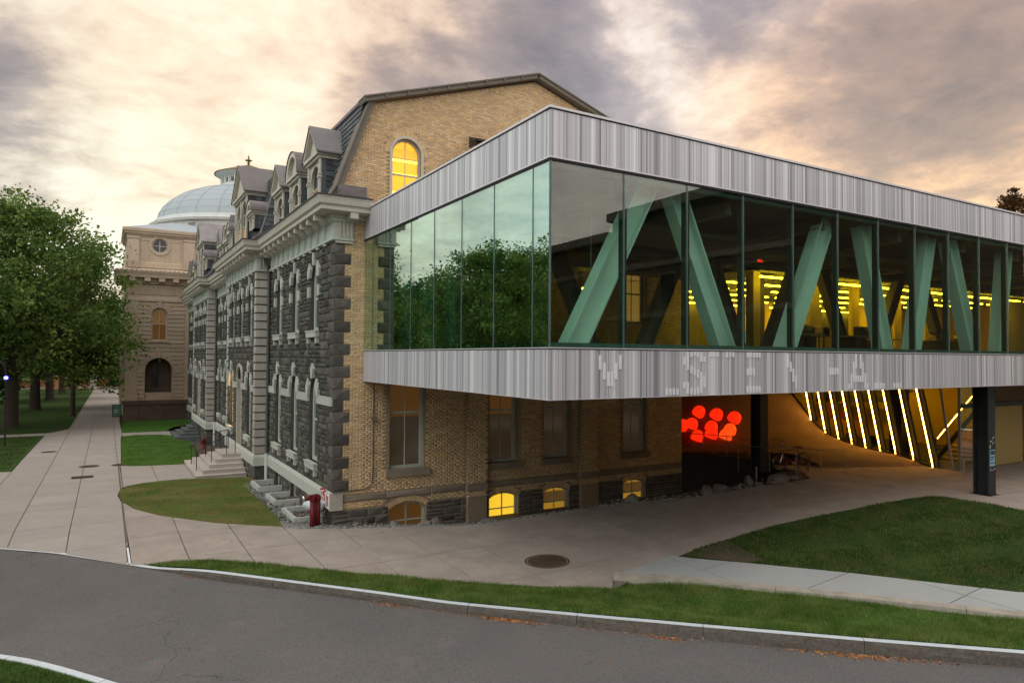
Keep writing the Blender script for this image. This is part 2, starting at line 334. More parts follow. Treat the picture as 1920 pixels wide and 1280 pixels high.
# ------------------------------------------------------------------ helpers
random.seed(7); rng = np.random.default_rng(11)
WL = {}
def wloc(o):
    return WL.get(o.name, Vector((0, 0, 0))) if o is not None else Vector((0, 0, 0))
def tag(o, label=None, cat=None, group=None, kind=None):
    if label: o['label'] = label
    if cat: o['category'] = cat
    if group: o['group'] = group
    if kind: o['kind'] = kind
    return o
def thing(name, label, cat, loc=(0, 0, 0), group=None, rz=0):
    o = bpy.data.objects.new(name, None); col.objects.link(o); o.location = loc; o.rotation_euler.z = rz
    o.empty_display_size = .3; WL[o.name] = Vector(loc)
    return tag(o, label, cat, group)
class MB:
    """collects faces in world coordinates; T maps local to world"""
    def __init__(s, T=None): s.v = []; s.f = []; s.m = []; s.T = T; s.smooth = False
    def add(s, vs_, fs, mi=0):
        k = len(s.v)
        if s.T: vs_ = [s.T(*p) for p in vs_]
        s.v.extend([tuple(p) for p in vs_]); s.f.extend([tuple(i+k for i in f) for f in fs]); s.m.extend([mi]*len(fs))
    def box(s, x0, x1, y0, y1, z0, z1, mi=0):
        s.add([(x0, y0, z0), (x1, y0, z0), (x1, y1, z0), (x0, y1, z0), (x0, y0, z1), (x1, y0, z1), (x1, y1, z1), (x0, y1, z1)],
              [(0, 3, 2, 1), (4, 5, 6, 7), (0, 1, 5, 4), (1, 2, 6, 5), (2, 3, 7, 6), (3, 0, 4, 7)], mi)
    def poly(s, pts, mi=0): s.add(pts, [tuple(range(len(pts)))], mi)
    def prism(s, pts, vec, mi=0, caps=True):
        n = len(pts); v = Vector(vec); a = [Vector(p) for p in pts]; b = [p+v for p in a]
        fs = [(i, (i+1) % n, n+(i+1) % n, n+i) for i in range(n)]
        if caps: fs += [tuple(range(n))[::-1], tuple(range(n, 2*n))]
        s.add([tuple(p) for p in a+b], fs, mi)
    def tube(s, path, r, n=8, mi=0, cap=True):
        rs = r if isinstance(r, (list, tuple)) else [r]*len(path)
        P = [Vector(p) for p in path]; k = len(s.v); vs_ = []
        for i, p in enumerate(P):
            d = (P[min(i+1, len(P)-1)]-P[max(i-1, 0)]).normalized()
            a = d.cross(Vector((0, 0, 1)) if abs(d.z) < .95 else Vector((1, 0, 0))).normalized(); b = d.cross(a)
            for j in range(n):
                t = 2*math.pi*j/n; vs_.append(p+(a*math.cos(t)+b*math.sin(t))*rs[i])
        fs = [(i*n+j, i*n+(j+1) % n, (i+1)*n+(j+1) % n, (i+1)*n+j) for i in range(len(P)-1) for j in range(n)]
        if cap: fs += [tuple(range(n))[::-1], tuple(range((len(P)-1)*n, len(P)*n))]
        s.add([tuple(q) for q in vs_], fs, mi)
    def lathe(s, c, prof, n=32, mi=0, a0=0, a1=2*math.pi):
        full = abs(a1-a0-2*math.pi) < 1e-4; m = n if full else n+1; vs_ = []
        for (r, z) in prof:
            for j in range(m):
                t = a0+(a1-a0)*j/n; vs_.append((c[0]+r*math.cos(t), c[1]+r*math.sin(t), c[2]+z))
        fs = []
        for i in range(len(prof)-1):
            for j in range(n):
                j2 = (j+1) % m; fs.append((i*m+j, i*m+j2, (i+1)*m+j2, (i+1)*m+j))
        s.add(vs_, fs, mi)
    def sweep(s, path, prof, mi=0, closed=False, caps=True):
        """path: 2D points; outward is to the RIGHT of travel; prof: (out, z) points"""
        n = len(path); P = [Vector(p) for p in path]; offs = []
        for i in range(n):
            d0 = (P[i]-P[i-1]).normalized() if (i > 0 or closed) else None
            d1 = (P[(i+1) % n]-P[i]).normalized() if (i < n-1 or closed) else None
            n0 = Vector((d0.y, -d0.x)) if d0 else None; n1 = Vector((d1.y, -d1.x)) if d1 else None
            if n0 is None: o = n1
            elif n1 is None: o = n0
            else:
                o = (n0+n1); o = o/max(.3, o.dot(n0)) if o.length > 1e-6 else n0
            offs.append(o)
        k = len(prof); vs_ = []
        for p, o in zip(P, offs):
            for (u, z) in prof: vs_.append((p.x+o.x*u, p.y+o.y*u, z))
        fs = []
        for i in range(n if closed else n-1):
            i2 = (i+1) % n
            for j in range(k-1): fs.append((i*k+j, i2*k+j, i2*k+j+1, i*k+j+1))
        if caps and not closed: fs += [tuple(range(k)), tuple(range((n-1)*k, n*k))[::-1]]
        s.add(vs_, fs, mi)
    def build(s, name, mats, parent=None, smooth=False, recalc=False, label=None, kind=None):
        if isinstance(mats, str): mats = [mats]
        me = bpy.data.meshes.new(name); w = wloc(parent)
        me.from_pydata([(x-w.x, y-w.y, z-w.z) for (x, y, z) in s.v], [], s.f)
        for m_ in mats: me.materials.append(MAT[m_])
        me.polygons.foreach_set('material_index', s.m)
        if smooth: me.polygons.foreach_set('use_smooth', [True]*len(s.f))
        if recalc:
            bm = bmesh.new(); bm.from_mesh(me); bmesh.ops.recalc_face_normals(bm, faces=bm.faces); bm.to_mesh(me); bm.free()
        me.update()
        o = bpy.data.objects.new(name, me); col.objects.link(o)
        if parent is not None: o.parent = parent
        WL[o.name] = w.copy()
        if label: o['label'] = label
        if kind: o['kind'] = kind
        return o
def single(name, mb, mats, label, cat, loc=None, group=None, smooth=False, kind=None):
    """a thing that is one mesh, its origin at loc"""
    if loc is None: loc = (0, 0, 0)
    v = Vector(loc); mb.v = [(x-v.x, y-v.y, z-v.z) for (x, y, z) in mb.v]
    o = mb.build(name, mats, None, smooth); o.location = v; WL[o.name] = v.copy()
    return tag(o, label, cat, group, kind)
def copy_part(src, parent, loc=(0, 0, 0), rz=0):
    c = src.copy(); col.objects.link(c); c.parent = parent; c.location = loc; c.rotation_euler.z = rz; WL[c.name] = wloc(parent); return c
def npmesh(name, V, F, mats, parent=None, mi=None, kind=None, smooth=False):
    """V (n,3), F (m,k) arrays"""
    me = bpy.data.meshes.new(name); k = F.shape[1]; w = wloc(parent)
    me.vertices.add(len(V)); me.vertices.foreach_set('co', (V-np.array(w)).astype(np.float32).ravel())
    me.loops.add(F.size); me.loops.foreach_set('vertex_index', F.astype(np.int32).ravel())
    me.polygons.add(len(F)); me.polygons.foreach_set('loop_start', np.arange(0, F.size, k, dtype=np.int32))
    me.polygons.foreach_set('loop_total', np.full(len(F), k, dtype=np.int32))
    for m_ in ([mats] if isinstance(mats, str) else mats): me.materials.append(MAT[m_])
    if mi is not None: me.polygons.foreach_set('material_index', mi.astype(np.int32))
    me.update(calc_edges=True); me.validate()
    if smooth: me.polygons.foreach_set('use_smooth', [True]*len(F))
    o = bpy.data.objects.new(name, me); col.objects.link(o)
    if parent is not None: o.parent = parent
    WL[o.name] = w.copy()
    if kind: o['kind'] = kind
    return o
def sstep(t): t = np.clip(t, 0, 1); return t*t*(3-2*t)
# ------------------------------------------------------------------ the lie of the land
KERB = [(-22., 14.), (-16., 8.4), (-12., 5.0), (-9.3, 2.45), (-7.85, 1.12), (-5.87, -1.38), (-4.91, -2.60), (-4.13, -3.68), (-2.52, -5.52), (-1.05, -7.20),
        (.25, -8.78), (1.55, -10.22), (2.70, -11.52), (3.83, -12.72), (4.92, -13.81), (5.95, -14.84), (8.04, -16.84), (11.2, -19.9), (16., -25.5), (30., -37.)]
_K = np.array(KERB)
def kerb_sd(x, y):
    """signed distance from the kerb line, plus on the side of the buildings; and the distance along it"""
    x = np.asarray(x, float); y = np.asarray(y, float); best = np.full(x.shape, 1e9); sgn = np.ones(x.shape)
    for a, b in zip(_K[:-1], _K[1:]):
        d = b-a; L2 = d@d; t = np.clip(((x-a[0])*d[0]+(y-a[1])*d[1])/L2, 0, 1)
        qx = a[0]+t*d[0]-x; qy = a[1]+t*d[1]-y; ds = np.hypot(qx, qy)
        cr = d[0]*(y-a[1])-d[1]*(x-a[0]); m = ds < best-1e-9
        best = np.where(m, ds, best); sgn = np.where(m, np.sign(cr), sgn)
    return best*sgn
def zplaza(x, y):
    x = np.asarray(x, float); y = np.asarray(y, float)
    z = -.012*np.maximum(0, y-4)*np.where(x < 0, 1, np.maximum(0, 1-x/6.))
    return z+.95*sstep((x-3)/16.)
def zroad(x, y=0): return -.12+.02*np.maximum(0, np.asarray(x, float))
def reveal(x): return .03+.17*sstep((np.asarray(x, float)+5.6)/1.6)+.07*sstep(np.asarray(x, float)/4.)
STRIPW = 1.5
def zground(x, y):
    """everything on the building side of the kerb: paving, lawn, and the grass strip that climbs from the kerb"""
    sd = kerb_sd(x, y); kt = zroad(x)+reveal(x); p = zplaza(x, y)
    w = np.where(np.asarray(x) > 4, 1.35, 1.2)
    t = sstep((sd-.15)/w)
    return kt*(1-t)+p*t
EDGE_Y = [(-1.4, .35), (-1.0, .02), (.2, -.66), (2.63, -1.6), (3.72, -2.2), (5.41, -2.52), (8.68, -3.08), (10.38, -3.72), (12.1, -4.7), (14.5, -5.12), (16.2, -5.48), (17.5, -5.6), (18.6, -4.4)]
def zbed(x, y):
    """the bed drops from the edge of the paving towards the basement windows"""
    x = np.asarray(x, float); y = np.asarray(y, float); d = y-np.interp(x, [p[0] for p in EDGE_Y], [p[1] for p in EDGE_Y])
    s_ = sstep((d-np.where(x > 9.3, .95, .1))/1.3)*sstep((x-.8)/2.); return zground(x, y)*(1-s_)+np.minimum(zground(x, y), -.40)*s_
def zstrip(x, y):
    """the grass strip stays low in front of the raised edge of the walkway"""
    x = np.asarray(x, float); y = np.asarray(y, float); sd = kerb_sd(x, y); kt = zroad(x)+reveal(x); p = zplaza(x, y)
    low = sstep((x-3.9)/.8); tgt = p*(1-low)+np.minimum(p, kt+.05)*low-.12*low*sstep((8-x)/4.); t = sstep((sd-.15)/1.2); return kt*(1-t)+tgt*t
def clip_poly(poly, cell):
    """Sutherland-Hodgman: polygon clipped by a convex cell"""
    out = list(poly)
    for i in range(len(cell)):
        a = cell[i]; b = cell[(i+1) % len(cell)]; inp = out; out = []
        if not inp: break
        def side(p): return (b[0]-a[0])*(p[1]-a[1])-(b[1]-a[1])*(p[0]-a[0])
        for j in range(len(inp)):
            p, q = inp[j-1], inp[j]; sp, sq = side(p), side(q)
            if sq >= 0:
                if sp < 0:
                    t = sp/(sp-sq); out.append((p[0]+(q[0]-p[0])*t, p[1]+(q[1]-p[1])*t))
                out.append(q)
            elif sp >= 0:
                t = sp/(sp-sq); out.append((p[0]+(q[0]-p[0])*t, p[1]+(q[1]-p[1])*t))
    return out
def area2(p): return sum(p[i-1][0]*p[i][1]-p[i][0]*p[i-1][1] for i in range(len(p)))/2
def sheet(name, poly, zf, off, m_, step=1., label=None, kind='structure', cat=None, parent=None, skirt=0, group=None):
    """a draped sheet cut into a fine grid so that it follows the ground"""
    bm = bmesh.new(); vs_ = [bm.verts.new((p[0], p[1], 0)) for p in poly]; bm.faces.new(vs_)
    bmesh.ops.triangulate(bm, faces=bm.faces[:])
    xs = [p[0] for p in poly]; ys = [p[1] for p in poly]
    for ax, lo, hi in ((0, min(xs), max(xs)), (1, min(ys), max(ys))):
        c = math.floor(lo/step)*step+step*.37
        while c < hi:
            no = (1, 0, 0) if ax == 0 else (0, 1, 0); co = (c, 0, 0) if ax == 0 else (0, c, 0)
            bmesh.ops.bisect_plane(bm, geom=bm.verts[:]+bm.edges[:]+bm.faces[:], plane_co=co, plane_no=no); c += step
    bmesh.ops.remove_doubles(bm, verts=bm.verts[:], dist=1e-4)
    X = np.array([v.co.x for v in bm.verts]); Y = np.array([v.co.y for v in bm.verts]); Z = zf(X, Y)+off
    for v, z in zip(bm.verts, Z): v.co.z = float(z)
    if skirt:
        be = [e for e in bm.edges if e.is_boundary]; r = bmesh.ops.extrude_edge_only(bm, edges=be)
        for v in [g for g in r['geom'] if isinstance(g, bmesh.types.BMVert)]: v.co.z -= skirt
    bmesh.ops.recalc_face_normals(bm, faces=bm.faces[:])
    me = bpy.data.meshes.new(name); bm.to_mesh(me); bm.free()
    if len(me.polygons) and sum(p.normal.z*p.area for p in me.polygons) < 0: me.flip_normals()
    me.materials.append(MAT[m_]); o = bpy.data.objects.new(name, me); col.objects.link(o)
    if parent is not None: o.parent = parent
    WL[o.name] = Vector((0, 0, 0))
    if kind: o['kind'] = kind
    if label: o['label'] = label
    if cat: o['category'] = cat
    if group: o['group'] = group
    return o
def inside(poly, X, Y):
    X = np.asarray(X); Y = np.asarray(Y); r = np.zeros(X.shape, bool); n = len(poly)
    for i in range(n):
        x0, y0 = poly[i-1]; x1, y1 = poly[i]
        c = ((y0 > Y) != (y1 > Y)) & (X < (x1-x0)*(Y-y0)/((y1-y0) if y1 != y0 else 1e-9)+x0); r ^= c
    return r
def slabs(parent, poly, zf, m_, dx, dy, ox, oy, gap=.028, off=.012, name='paving_slab', lim=300):
    """each slab between the joints is an object of its own, cut to the outline of the paving"""
    x0, x1 = min(p[0] for p in poly), max(p[0] for p in poly); y0, y1 = min(p[1] for p in poly), max(p[1] for p in poly)
    i = math.floor((x0-ox)/dx); cnt = 0
    while ox+i*dx < x1:
        j = math.floor((y0-oy)/dy)
        while oy+j*dy < y1:
            a, b = ox+i*dx+gap/2, ox+(i+1)*dx-gap/2; c, d = oy+j*dy+gap/2, oy+(j+1)*dy-gap/2
            mb = MB(); tot = 0
            for (c_, d_) in ((c, (c+d)/2), ((c+d)/2, d)):      # cut in two so the slab follows the slope
                q = clip_poly(poly, [(a, c_), (b, c_), (b, d_), (a, d_)]); r = []
                for p in q:
                    if not r or math.hypot(p[0]-r[-1][0], p[1]-r[-1][1]) > .004: r.append(p)
                if len(r) < 3 or abs(area2(r)) < .003: continue
                tot += abs(area2(r)); n = len(r); X = np.array([p[0] for p in r]); Y = np.array([p[1] for p in r]); Z = zf(X, Y)+off
                mb.add([(p[0], p[1], z) for p, z in zip(r, Z)]+[(p[0], p[1], z-.03) for p, z in zip(r, Z)],
                       [tuple(range(n))]+[(k, n+k, n+(k+1) % n, (k+1) % n) for k in range(n)])
            if tot > .03: mb.build(name, m_, parent); cnt += 1
            j += 1
        i += 1
    return cnt

# ------------------------------------------------------------------ ground, road, lawns, paving
LAWN_L = [(-60, 19.6), (-11.25, 19.35), (-10.62, 19.2), (-10.53, 38.9), (-60, 39.6)]
LAWN_L2 = [(-60, 41.6), (-10.4, 41.3), (-9.2, 44.2), (-8.95, 118), (-8.9, 150), (-60, 150)]
LAWN_F2 = [(-5.3, 18.25), (-4.2, 17.95), (-3.0, 17.75), (-2.25, 19.3), (-1.9, 22.), (-1.5, 29.), (-2.3, 31.5), (-2.3, 34.2), (-3.1, 35.6), (-4.6, 36.0), (-5.3, 35.5), (-5.62, 34.), (-5.72, 26.), (-5.82, 19.6), (-5.7, 18.6)]
LAWN_F3 = [(-5.5, 38.4), (-2.4, 38.5), (-1.6, 42.), (.2, 44.5), (.6, 50.8), (-5.0, 50.8), (-5.45, 45.)]
LAWN_F1 = [(-1.45, .62), (-2.2, 1.25), (-3.4, 2.35), (-4.9, 4.4), (-5.6, 6.1), (-6.0, 8.1), (-6.1, 9.4), (-6.0, 10.7), (-5.7, 11.55), (-5.1, 12.1), (-4.3, 12.35), (-3.5, 12.4), (-2.95, 12.1), (-.7, 11.5), (-.55, 10.4), (-.95, 9.4), (-1.35, 7.5), (-1.35, 5.), (-1.35, 2.2), (-1.4, 1.2)]
LAWN_R = [(7.25, -8.95), (7.97, -8.72), (11.36, -8.75), (14.57, -9.3), (17.1, -9.65), (17.9, -9.85), (18.3, -10.2), (18.45, -11.4), (18.3, -12.7), (17.2, -15.2), (15.2, -18.), (12.1, -16.3), (10.98, -15.5), (9.4, -12.55), (8.08, -10.42), (7.3, -9.3)]
STRIP_TOP = [(-5.55, -1.52), (-3.97, -2.5), (-2.7, -3.55), (-1.61, -4.62), (-.5, -5.75), (.52, -6.8), (1.6, -7.7), (2.62, -8.52), (3.5, -9.2), (4.2, -9.7), (4.83, -9.2), (5.88, -10.2), (8.11, -13.7), (9.8, -16.4), (13., -20.)]
def kerb_off(d, i0, i1):
    P = [Vector(p) for p in KERB]; r = []
    for i in range(i0, i1):
        a = (P[min(i+1, len(P)-1)]-P[max(i-1, 0)]).normalized(); n = Vector((-a.y, a.x)); r.append((P[i].x+n.x*d, P[i].y+n.y*d))
    return r
STRIP = kerb_off(.155, 5, 18)+STRIP_TOP[::-1]
SOIL_BED = [(-1.38, .3), (-1.0, .02), (.2, -.66), (2.63, -1.6), (3.72, -2.2), (5.41, -2.52), (8.68, -3.08), (10.38, -3.72), (12.1, -4.7), (14.5, -5.12), (16.2, -5.48), (17.5, -5.6), (18.6, -4.4), (18.4, -2.2), (16.2, 1.), (16.0, 3.), (.2, 1.), (-.1, 10.4), (-1.2, 10.4), (-1.4, 8.)]
WALK = [(4.98, -8.98), (7.05, -8.80), (7.3, -9.3), (8.08, -10.42), (9.4, -12.55), (10.98, -15.5), (12.1, -16.6), (14.2, -18.6), (13., -20.), (9.95, -16.35), (8.3, -13.62), (6.05, -10.12)]
# terrain below everything
def base_sheet():
    # graded so that it reaches the horizon
    o = sheet('ground', [(-46, 149), (-46, 60), (-22.5, 14.4)]+[p for p in kerb_off(.05, 0, len(KERB))][1:]+[(46, -30), (46, 30), (16, 60), (12, 149)], lambda x, y: np.minimum(zground(x, y), zstrip(x, y))-.22-.9*((x > -3) & (x < 19) & (y > -7) & (y < 3.2)), 0, 'soil', 2.)
    mb = MB(); z = float(zground(np.array([-20.]), np.array([150.]))[0])-.05
    mb.poly([(-900, 148.9, z), (900, 148.9, z), (900, 1400, z-3), (-900, 1400, z-3)])
    mb.poly([(-900, -500, -1.8), (-45.9, -500, -1.8), (-45.9, 148.9, -1.8), (-900, 148.9, -1.8)])
    mb.poly([(45.9, -500, .8), (900, -500, .8), (900, 148.9, .8), (45.9, 148.9, .8)])
    mb.build('far_ground', 'lawn_dark', None, kind='structure')
base_sheet()
ROAD = kerb_off(0, 0, len(KERB))+[(30, -70), (-46, -70), (-46, 30)]
sheet('road', ROAD, lambda x, y: zroad(x), 0, 'asphalt', 3.)
# paving: a dark joint bed with slabs on it
PLAZA = [(-5.9, -1.30), (-5.55, -1.47), (-3.97, -2.45), (-2.7, -3.5), (-1.61, -4.58), (-.5, -5.7), (.52, -6.76), (1.6, -7.66), (2.62, -8.48), (3.5, -9.15), (4.2, -9.65), (4.8, -8.95), (7.05, -8.78),
         (7.97, -8.68), (11.36, -8.70), (14.57, -9.27), (17.1, -9.6), (17.9, -9.8), (18.35, -10.2), (18.5, -11.4), (18.35, -12.7), (17.3, -15.3), (15.3, -18.1), (19, -22), (30, -22), (36, -14), (36, -6.6), (25, -5.8), (19, -2.6), (18.6, -4.4),
         (17.6, -5.5), (16.2, -5.4), (14.46, -5.03), (12.1, -4.6), (10.38, -3.63), (8.68, -2.98), (5.41, -2.43), (3.72, -2.1), (2.63, -1.5), (.2, -.55), (-1.0, .15), (-1.45, .6),
         (-2.2, 1.22), (-3.4, 2.32), (-4.9, 4.37), (-5.63, 6.1), (-6.0, 7.9)]
PATH = [(-22, 13.8), (-16., 8.5), (-12, 5.1), (-9.3, 2.55), (-7.85, 1.22), (-5.95, -1.26), (-6.02, 7.9), (-6.04, 8.1), (-6.13, 9.4), (-6.03, 10.7), (-5.9, 11.5), (-5.93, 18.9), (-5.85, 19.6), (-5.75, 26.), (-5.65, 34.), (-5.55, 36.), (-5.5, 38.4), (-5.5, 50.8), (-5.3, 60), (-5.0, 90), (-4.4, 148), (-8.85, 148), (-8.95, 118), (-9.2, 44.2), (-10.4, 41.3), (-60, 41.6), (-60, 39.6), (-10.5, 38.9), (-10.6, 19.2), (-11.25, 19.35), (-40, 19.6)]
SIDE = [(-5.88, 11.5), (-5.15, 12.12), (-4.3, 12.37), (-3.5, 12.42), (-2.9, 12.12), (-2.9, 18.0), (-3.05, 17.73), (-4.2, 17.92), (-5.3, 18.22), (-5.75, 18.6), (-5.88, 18.9)]
SIDE2 = [(-5.5, 35.7), (-4.6, 36.05), (-3.1, 35.65), (-2.25, 34.2), (-2.2, 38.4), (-5.48, 38.35)]
STEPTRIM = [(-2.9, 18.0), (-2.9, 12.1), (-2.0, 11.9), (-.6, 11.5), (-.6, 18.5)]
pv = sheet('paving', PLAZA, zground, -.028, 'joint_dark', 1.2)
slabs(pv, PLAZA, zground, 'concrete', 1.53, 3.06, .07, -1.7)
pt = sheet('footpath', PATH, zground, -.026, 'joint_dark', 1.5)
PATHN = [p for p in PATH if p[1] <= 19.61 and p[0] > -30]
NEARP = clip_poly(PATH, [(-30, -3), (0, -3), (0, 66), (-30, 66)])
slabs(pt, NEARP, zground, 'concrete_path', 1.53, 3.2, -6.0, 1.0)
sheet('far_path', clip_poly(PATH, [(-30, 66), (0, 66), (0, 148.5), (-30, 148.5)]), zground, .012, 'concrete_path', 3.)
for q in (SIDE, SIDE2):
    s_ = sheet('side_path', q, zground, -.024, 'joint_dark', 1.)
    slabs(s_, q, zground, 'concrete_path', 1.53, 3.2, -6.0, 1.0)
wk = sheet('walkway', WALK, zplaza, -.02, 'joint_dark', .8)
slabs(wk, WALK, lambda x, y: zplaza(x, y)+.045, 'concrete_walk', 3.2, 2.4, .4, -.5, off=.02)
# joint filled with tar between the two pours, and the white metal strip at its end
mb = MB()
for y0, y1 in [(.2, 3), (3, 7), (7, 11), (11, 15), (15, 19)]:
    mb.add([(-5.99, y0, float(zground(-5.99, y0))+.019), (-5.95, y0, float(zground(-5.95, y0))+.019), (-5.95, y1, float(zground(-5.95, y1))+.019), (-5.99, y1, float(zground(-5.99, y1))+.019)], [(0, 1, 2, 3)])
mb.build('expansion_joint', 'joint_dark', pt)
mb = MB(); mb.add([(-5.97, -1.2, float(zground(-5.97, -1.2))+.02), (-5.92, -1.2, float(zground(-5.92, -1.2))+.02), (-5.95, .2, .026), (-6.0, .2, .026)], [(0, 1, 2, 3)]); mb.build('joint_strip', 'sign_white', pt)
mb = MB(); mb.add([(.05, -3.0, .017), (.09, -3.0, .017), (.10, -5.85, .022), (.06, -5.85, .022)], [(0, 1, 2, 3)]); mb.build('joint_strip', 'concrete_edge', pv)
sheet('planting_bed', SOIL_BED, zbed, -.02, 'soil', .5)
lawns = [(LAWN_L, 'lawn_dark'), (LAWN_L2, 'lawn_dark'), (LAWN_F2, 'lawn_green'), (LAWN_F3, 'lawn_green'), (LAWN_F1, 'lawn_dry'), (LAWN_R, 'lawn_dark')]
for q, m_ in lawns: sheet('lawn', q, zground, .03, m_, 1.5 if q not in (LAWN_L, LAWN_L2) else 4., skirt=.05)
sheet('grass_strip', STRIP, zstrip, .012, 'lawn_green', .5)
NEARLAWN = [(-8.35, -6.6), (-7.75, -7.2), (-7.25, -7.86), (-6.7, -8.6), (-6.25, -9.2), (-5.4, -10.4), (-6, -14), (-12, -14), (-14, -4), (-11, -4.2), (-9.3, -5.7)]
sheet('near_lawn', NEARLAWN, lambda x, y: zroad(x)+.10, 0, 'lawn_green', .8)
# dirt corner of the right lawn
sheet('bare_soil', [(7.4, -8.98), (8.0, -8.78), (9.2, -8.8), (8.9, -9.7), (8.6, -10.6), (8.1, -10.3)], zground, .045, 'soil', .5)

# kerb stones, each one a piece of the kerb
def kerb_line(name, pts, width, top_f, bot_f, seg, m_top, m_face, side=1, rough=.02):
    kb = bpy.data.objects.new(name, None); col.objects.link(kb); kb['kind'] = 'structure'; WL[kb.name] = Vector((0, 0, 0))
    P = [Vector(p) for p in pts]; L = [0]
    for a, b in zip(P[:-1], P[1:]): L.append(L[-1]+(b-a).length)
    def at(s):
        for i in range(len(P)-1):
            if s <= L[i+1] or i == len(P)-2:
                t = (s-L[i])/(L[i+1]-L[i]); return P[i].lerp(P[i+1], t)
    s = 0
    while s < L[-1]-.3:
        e = min(L[-1], s+seg*random.uniform(.85, 1.15)); n = 6; mb = MB()
        for k in range(n+1):
            t = s+.006+(e-s-.012)*k/n; p = at(t); d = (at(min(t+.3, L[-1]))-at(max(t-.3, 0))).normalized(); nn = Vector((-d.y, d.x))*side
            q = p+nn*width; zt = float(top_f(p.x)); zb = float(bot_f(p.x)); j = random.uniform(0, rough); j2 = random.uniform(0, rough)
            mb.v += [(q.x, q.y, zt-.1), (q.x, q.y, zt), (p.x, p.y, zt-.004), (p.x-nn.x*j, p.y-nn.y*j, zt-.03-(zt-zb)*.2), (p.x-nn.x*j2, p.y-nn.y*j2, zt-(zt-zb)*.62), (p.x, p.y, zb-.04)]
        for k in range(n):
            a = k*6
            for r in range(5):
                mb.f.append((a+r, a+r+1, a+r+7, a+r+6)); mb.m.append(0 if r < 2 else 1)
        mb.f += [tuple(range(6)), tuple(range(n*6, n*6+6))[::-1]]; mb.m += [1, 1]
        mb.build('kerb_stone', [m_top, m_face], kb, recalc=True); s = e
    return kb
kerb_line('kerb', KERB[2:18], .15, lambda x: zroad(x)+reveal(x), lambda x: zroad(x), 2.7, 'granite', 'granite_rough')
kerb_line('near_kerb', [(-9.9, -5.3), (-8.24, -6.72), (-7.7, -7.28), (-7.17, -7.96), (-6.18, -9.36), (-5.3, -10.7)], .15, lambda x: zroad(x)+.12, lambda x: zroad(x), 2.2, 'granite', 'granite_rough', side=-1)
# thickened concrete edge of the walkway
EDGE = [(4.66, -9.12), (5.88, -10.32), (8.18, -13.68), (9.85, -16.42), (12.6, -19.9)]
kerb_line('walkway_edge', EDGE, .30, lambda x: float(zplaza(x, -10))+.10, lambda x: float(zplaza(x, -10))-.38, 4.2, 'concrete_edge', 'concrete_edge', rough=.004)
# ------------------------------------------------------------------ grass blades
def blades(name, poly, dens, h, wd, m_, off, zf=zground, seed=1, bend=.5):
    r = np.random.default_rng(seed); x0, x1 = min(p[0] for p in poly), max(p[0] for p in poly); y0, y1 = min(p[1] for p in poly), max(p[1] for p in poly)
    n = int((x1-x0)*(y1-y0)*dens); X = r.uniform(x0, x1, n); Y = r.uniform(y0, y1, n); k = inside(poly, X, Y)
    # patchy growth
    g = np.sin(X*2.1+np.sin(Y*1.7)*1.5)+np.sin(Y*2.7+X*.8); k &= r.uniform(-2.6, 2, n) < g+1.4
    X, Y, g = X[k], Y[k], g[k]; n = len(X); Z = zf(X, Y)+off-.01
    a = r.uniform(0, 2*np.pi, n); hh = h*r.uniform(.45, 1.25, n)*(1+.18*g); ww = wd*r.uniform(.6, 1.3, n)
    dx, dy = np.cos(a)*ww/2, np.sin(a)*ww/2; b = r.uniform(0, 2*np.pi, n); bl = r.uniform(0, bend, n)*hh
    V = np.zeros((n, 3, 3)); V[:, 0] = np.stack([X-dx, Y-dy, Z], 1); V[:, 1] = np.stack([X+dx, Y+dy, Z], 1); V[:, 2] = np.stack([X+np.cos(b)*bl, Y+np.sin(b)*bl, Z+hh], 1)
    F = np.arange(n*3).reshape(n, 3); o = npmesh(name, V.reshape(-1, 3), F, m_); o['kind'] = 'stuff'; return o
def gtag(o, label): o['label'] = label; o['category'] = 'grass'
gtag(blades('grass', STRIP, 4200, .095, .013, 'grass_blade', .012, zf=zstrip, seed=1, bend=.8), 'bright green grass on the strip between granite kerb and paving')
gtag(blades('grass', STRIP, 1300, .085, .011, 'grass_tan', .012, zf=zstrip, seed=14, bend=1.1), 'scattered dry blades in the grass strip behind the kerb')
gtag(blades('grass', LAWN_R, 260, .06, .016, 'grass_tan', .03, seed=15, bend=1.), 'scattered dry blades in the right lawn')
gtag(blades('grass', LAWN_R, 1700, .07, .02, 'grass_dark', .03, seed=2, bend=.9), 'dark green grass of the lawn beside the overhang column')
gtag(blades('grass', LAWN_F1, 900, .045, .016, 'grass_dry', .03, seed=3), 'dry yellowing grass in front of the light wells')
gtag(blades('grass', LAWN_F2, 320, .05, .03, 'grass_blade', .03, seed=4), 'green grass between the pale steps and the dark steps')
gtag(blades('grass', [(x-.14, y-.14) for x, y in NEARLAWN], 2600, .07, .012, 'grass_dark', 0, zf=lambda x, y: zroad(x)+.10, seed=5), 'dark grass behind the near kerb in the bottom left corner')
gtag(blades('grass', [(-18, 19.9), (-10.8, 19.4), (-10.7, 38.7), (-18, 39)], 120, .06, .05, 'grass_dark', .03, seed=6), 'dark grass of the lawn left of the footpath')
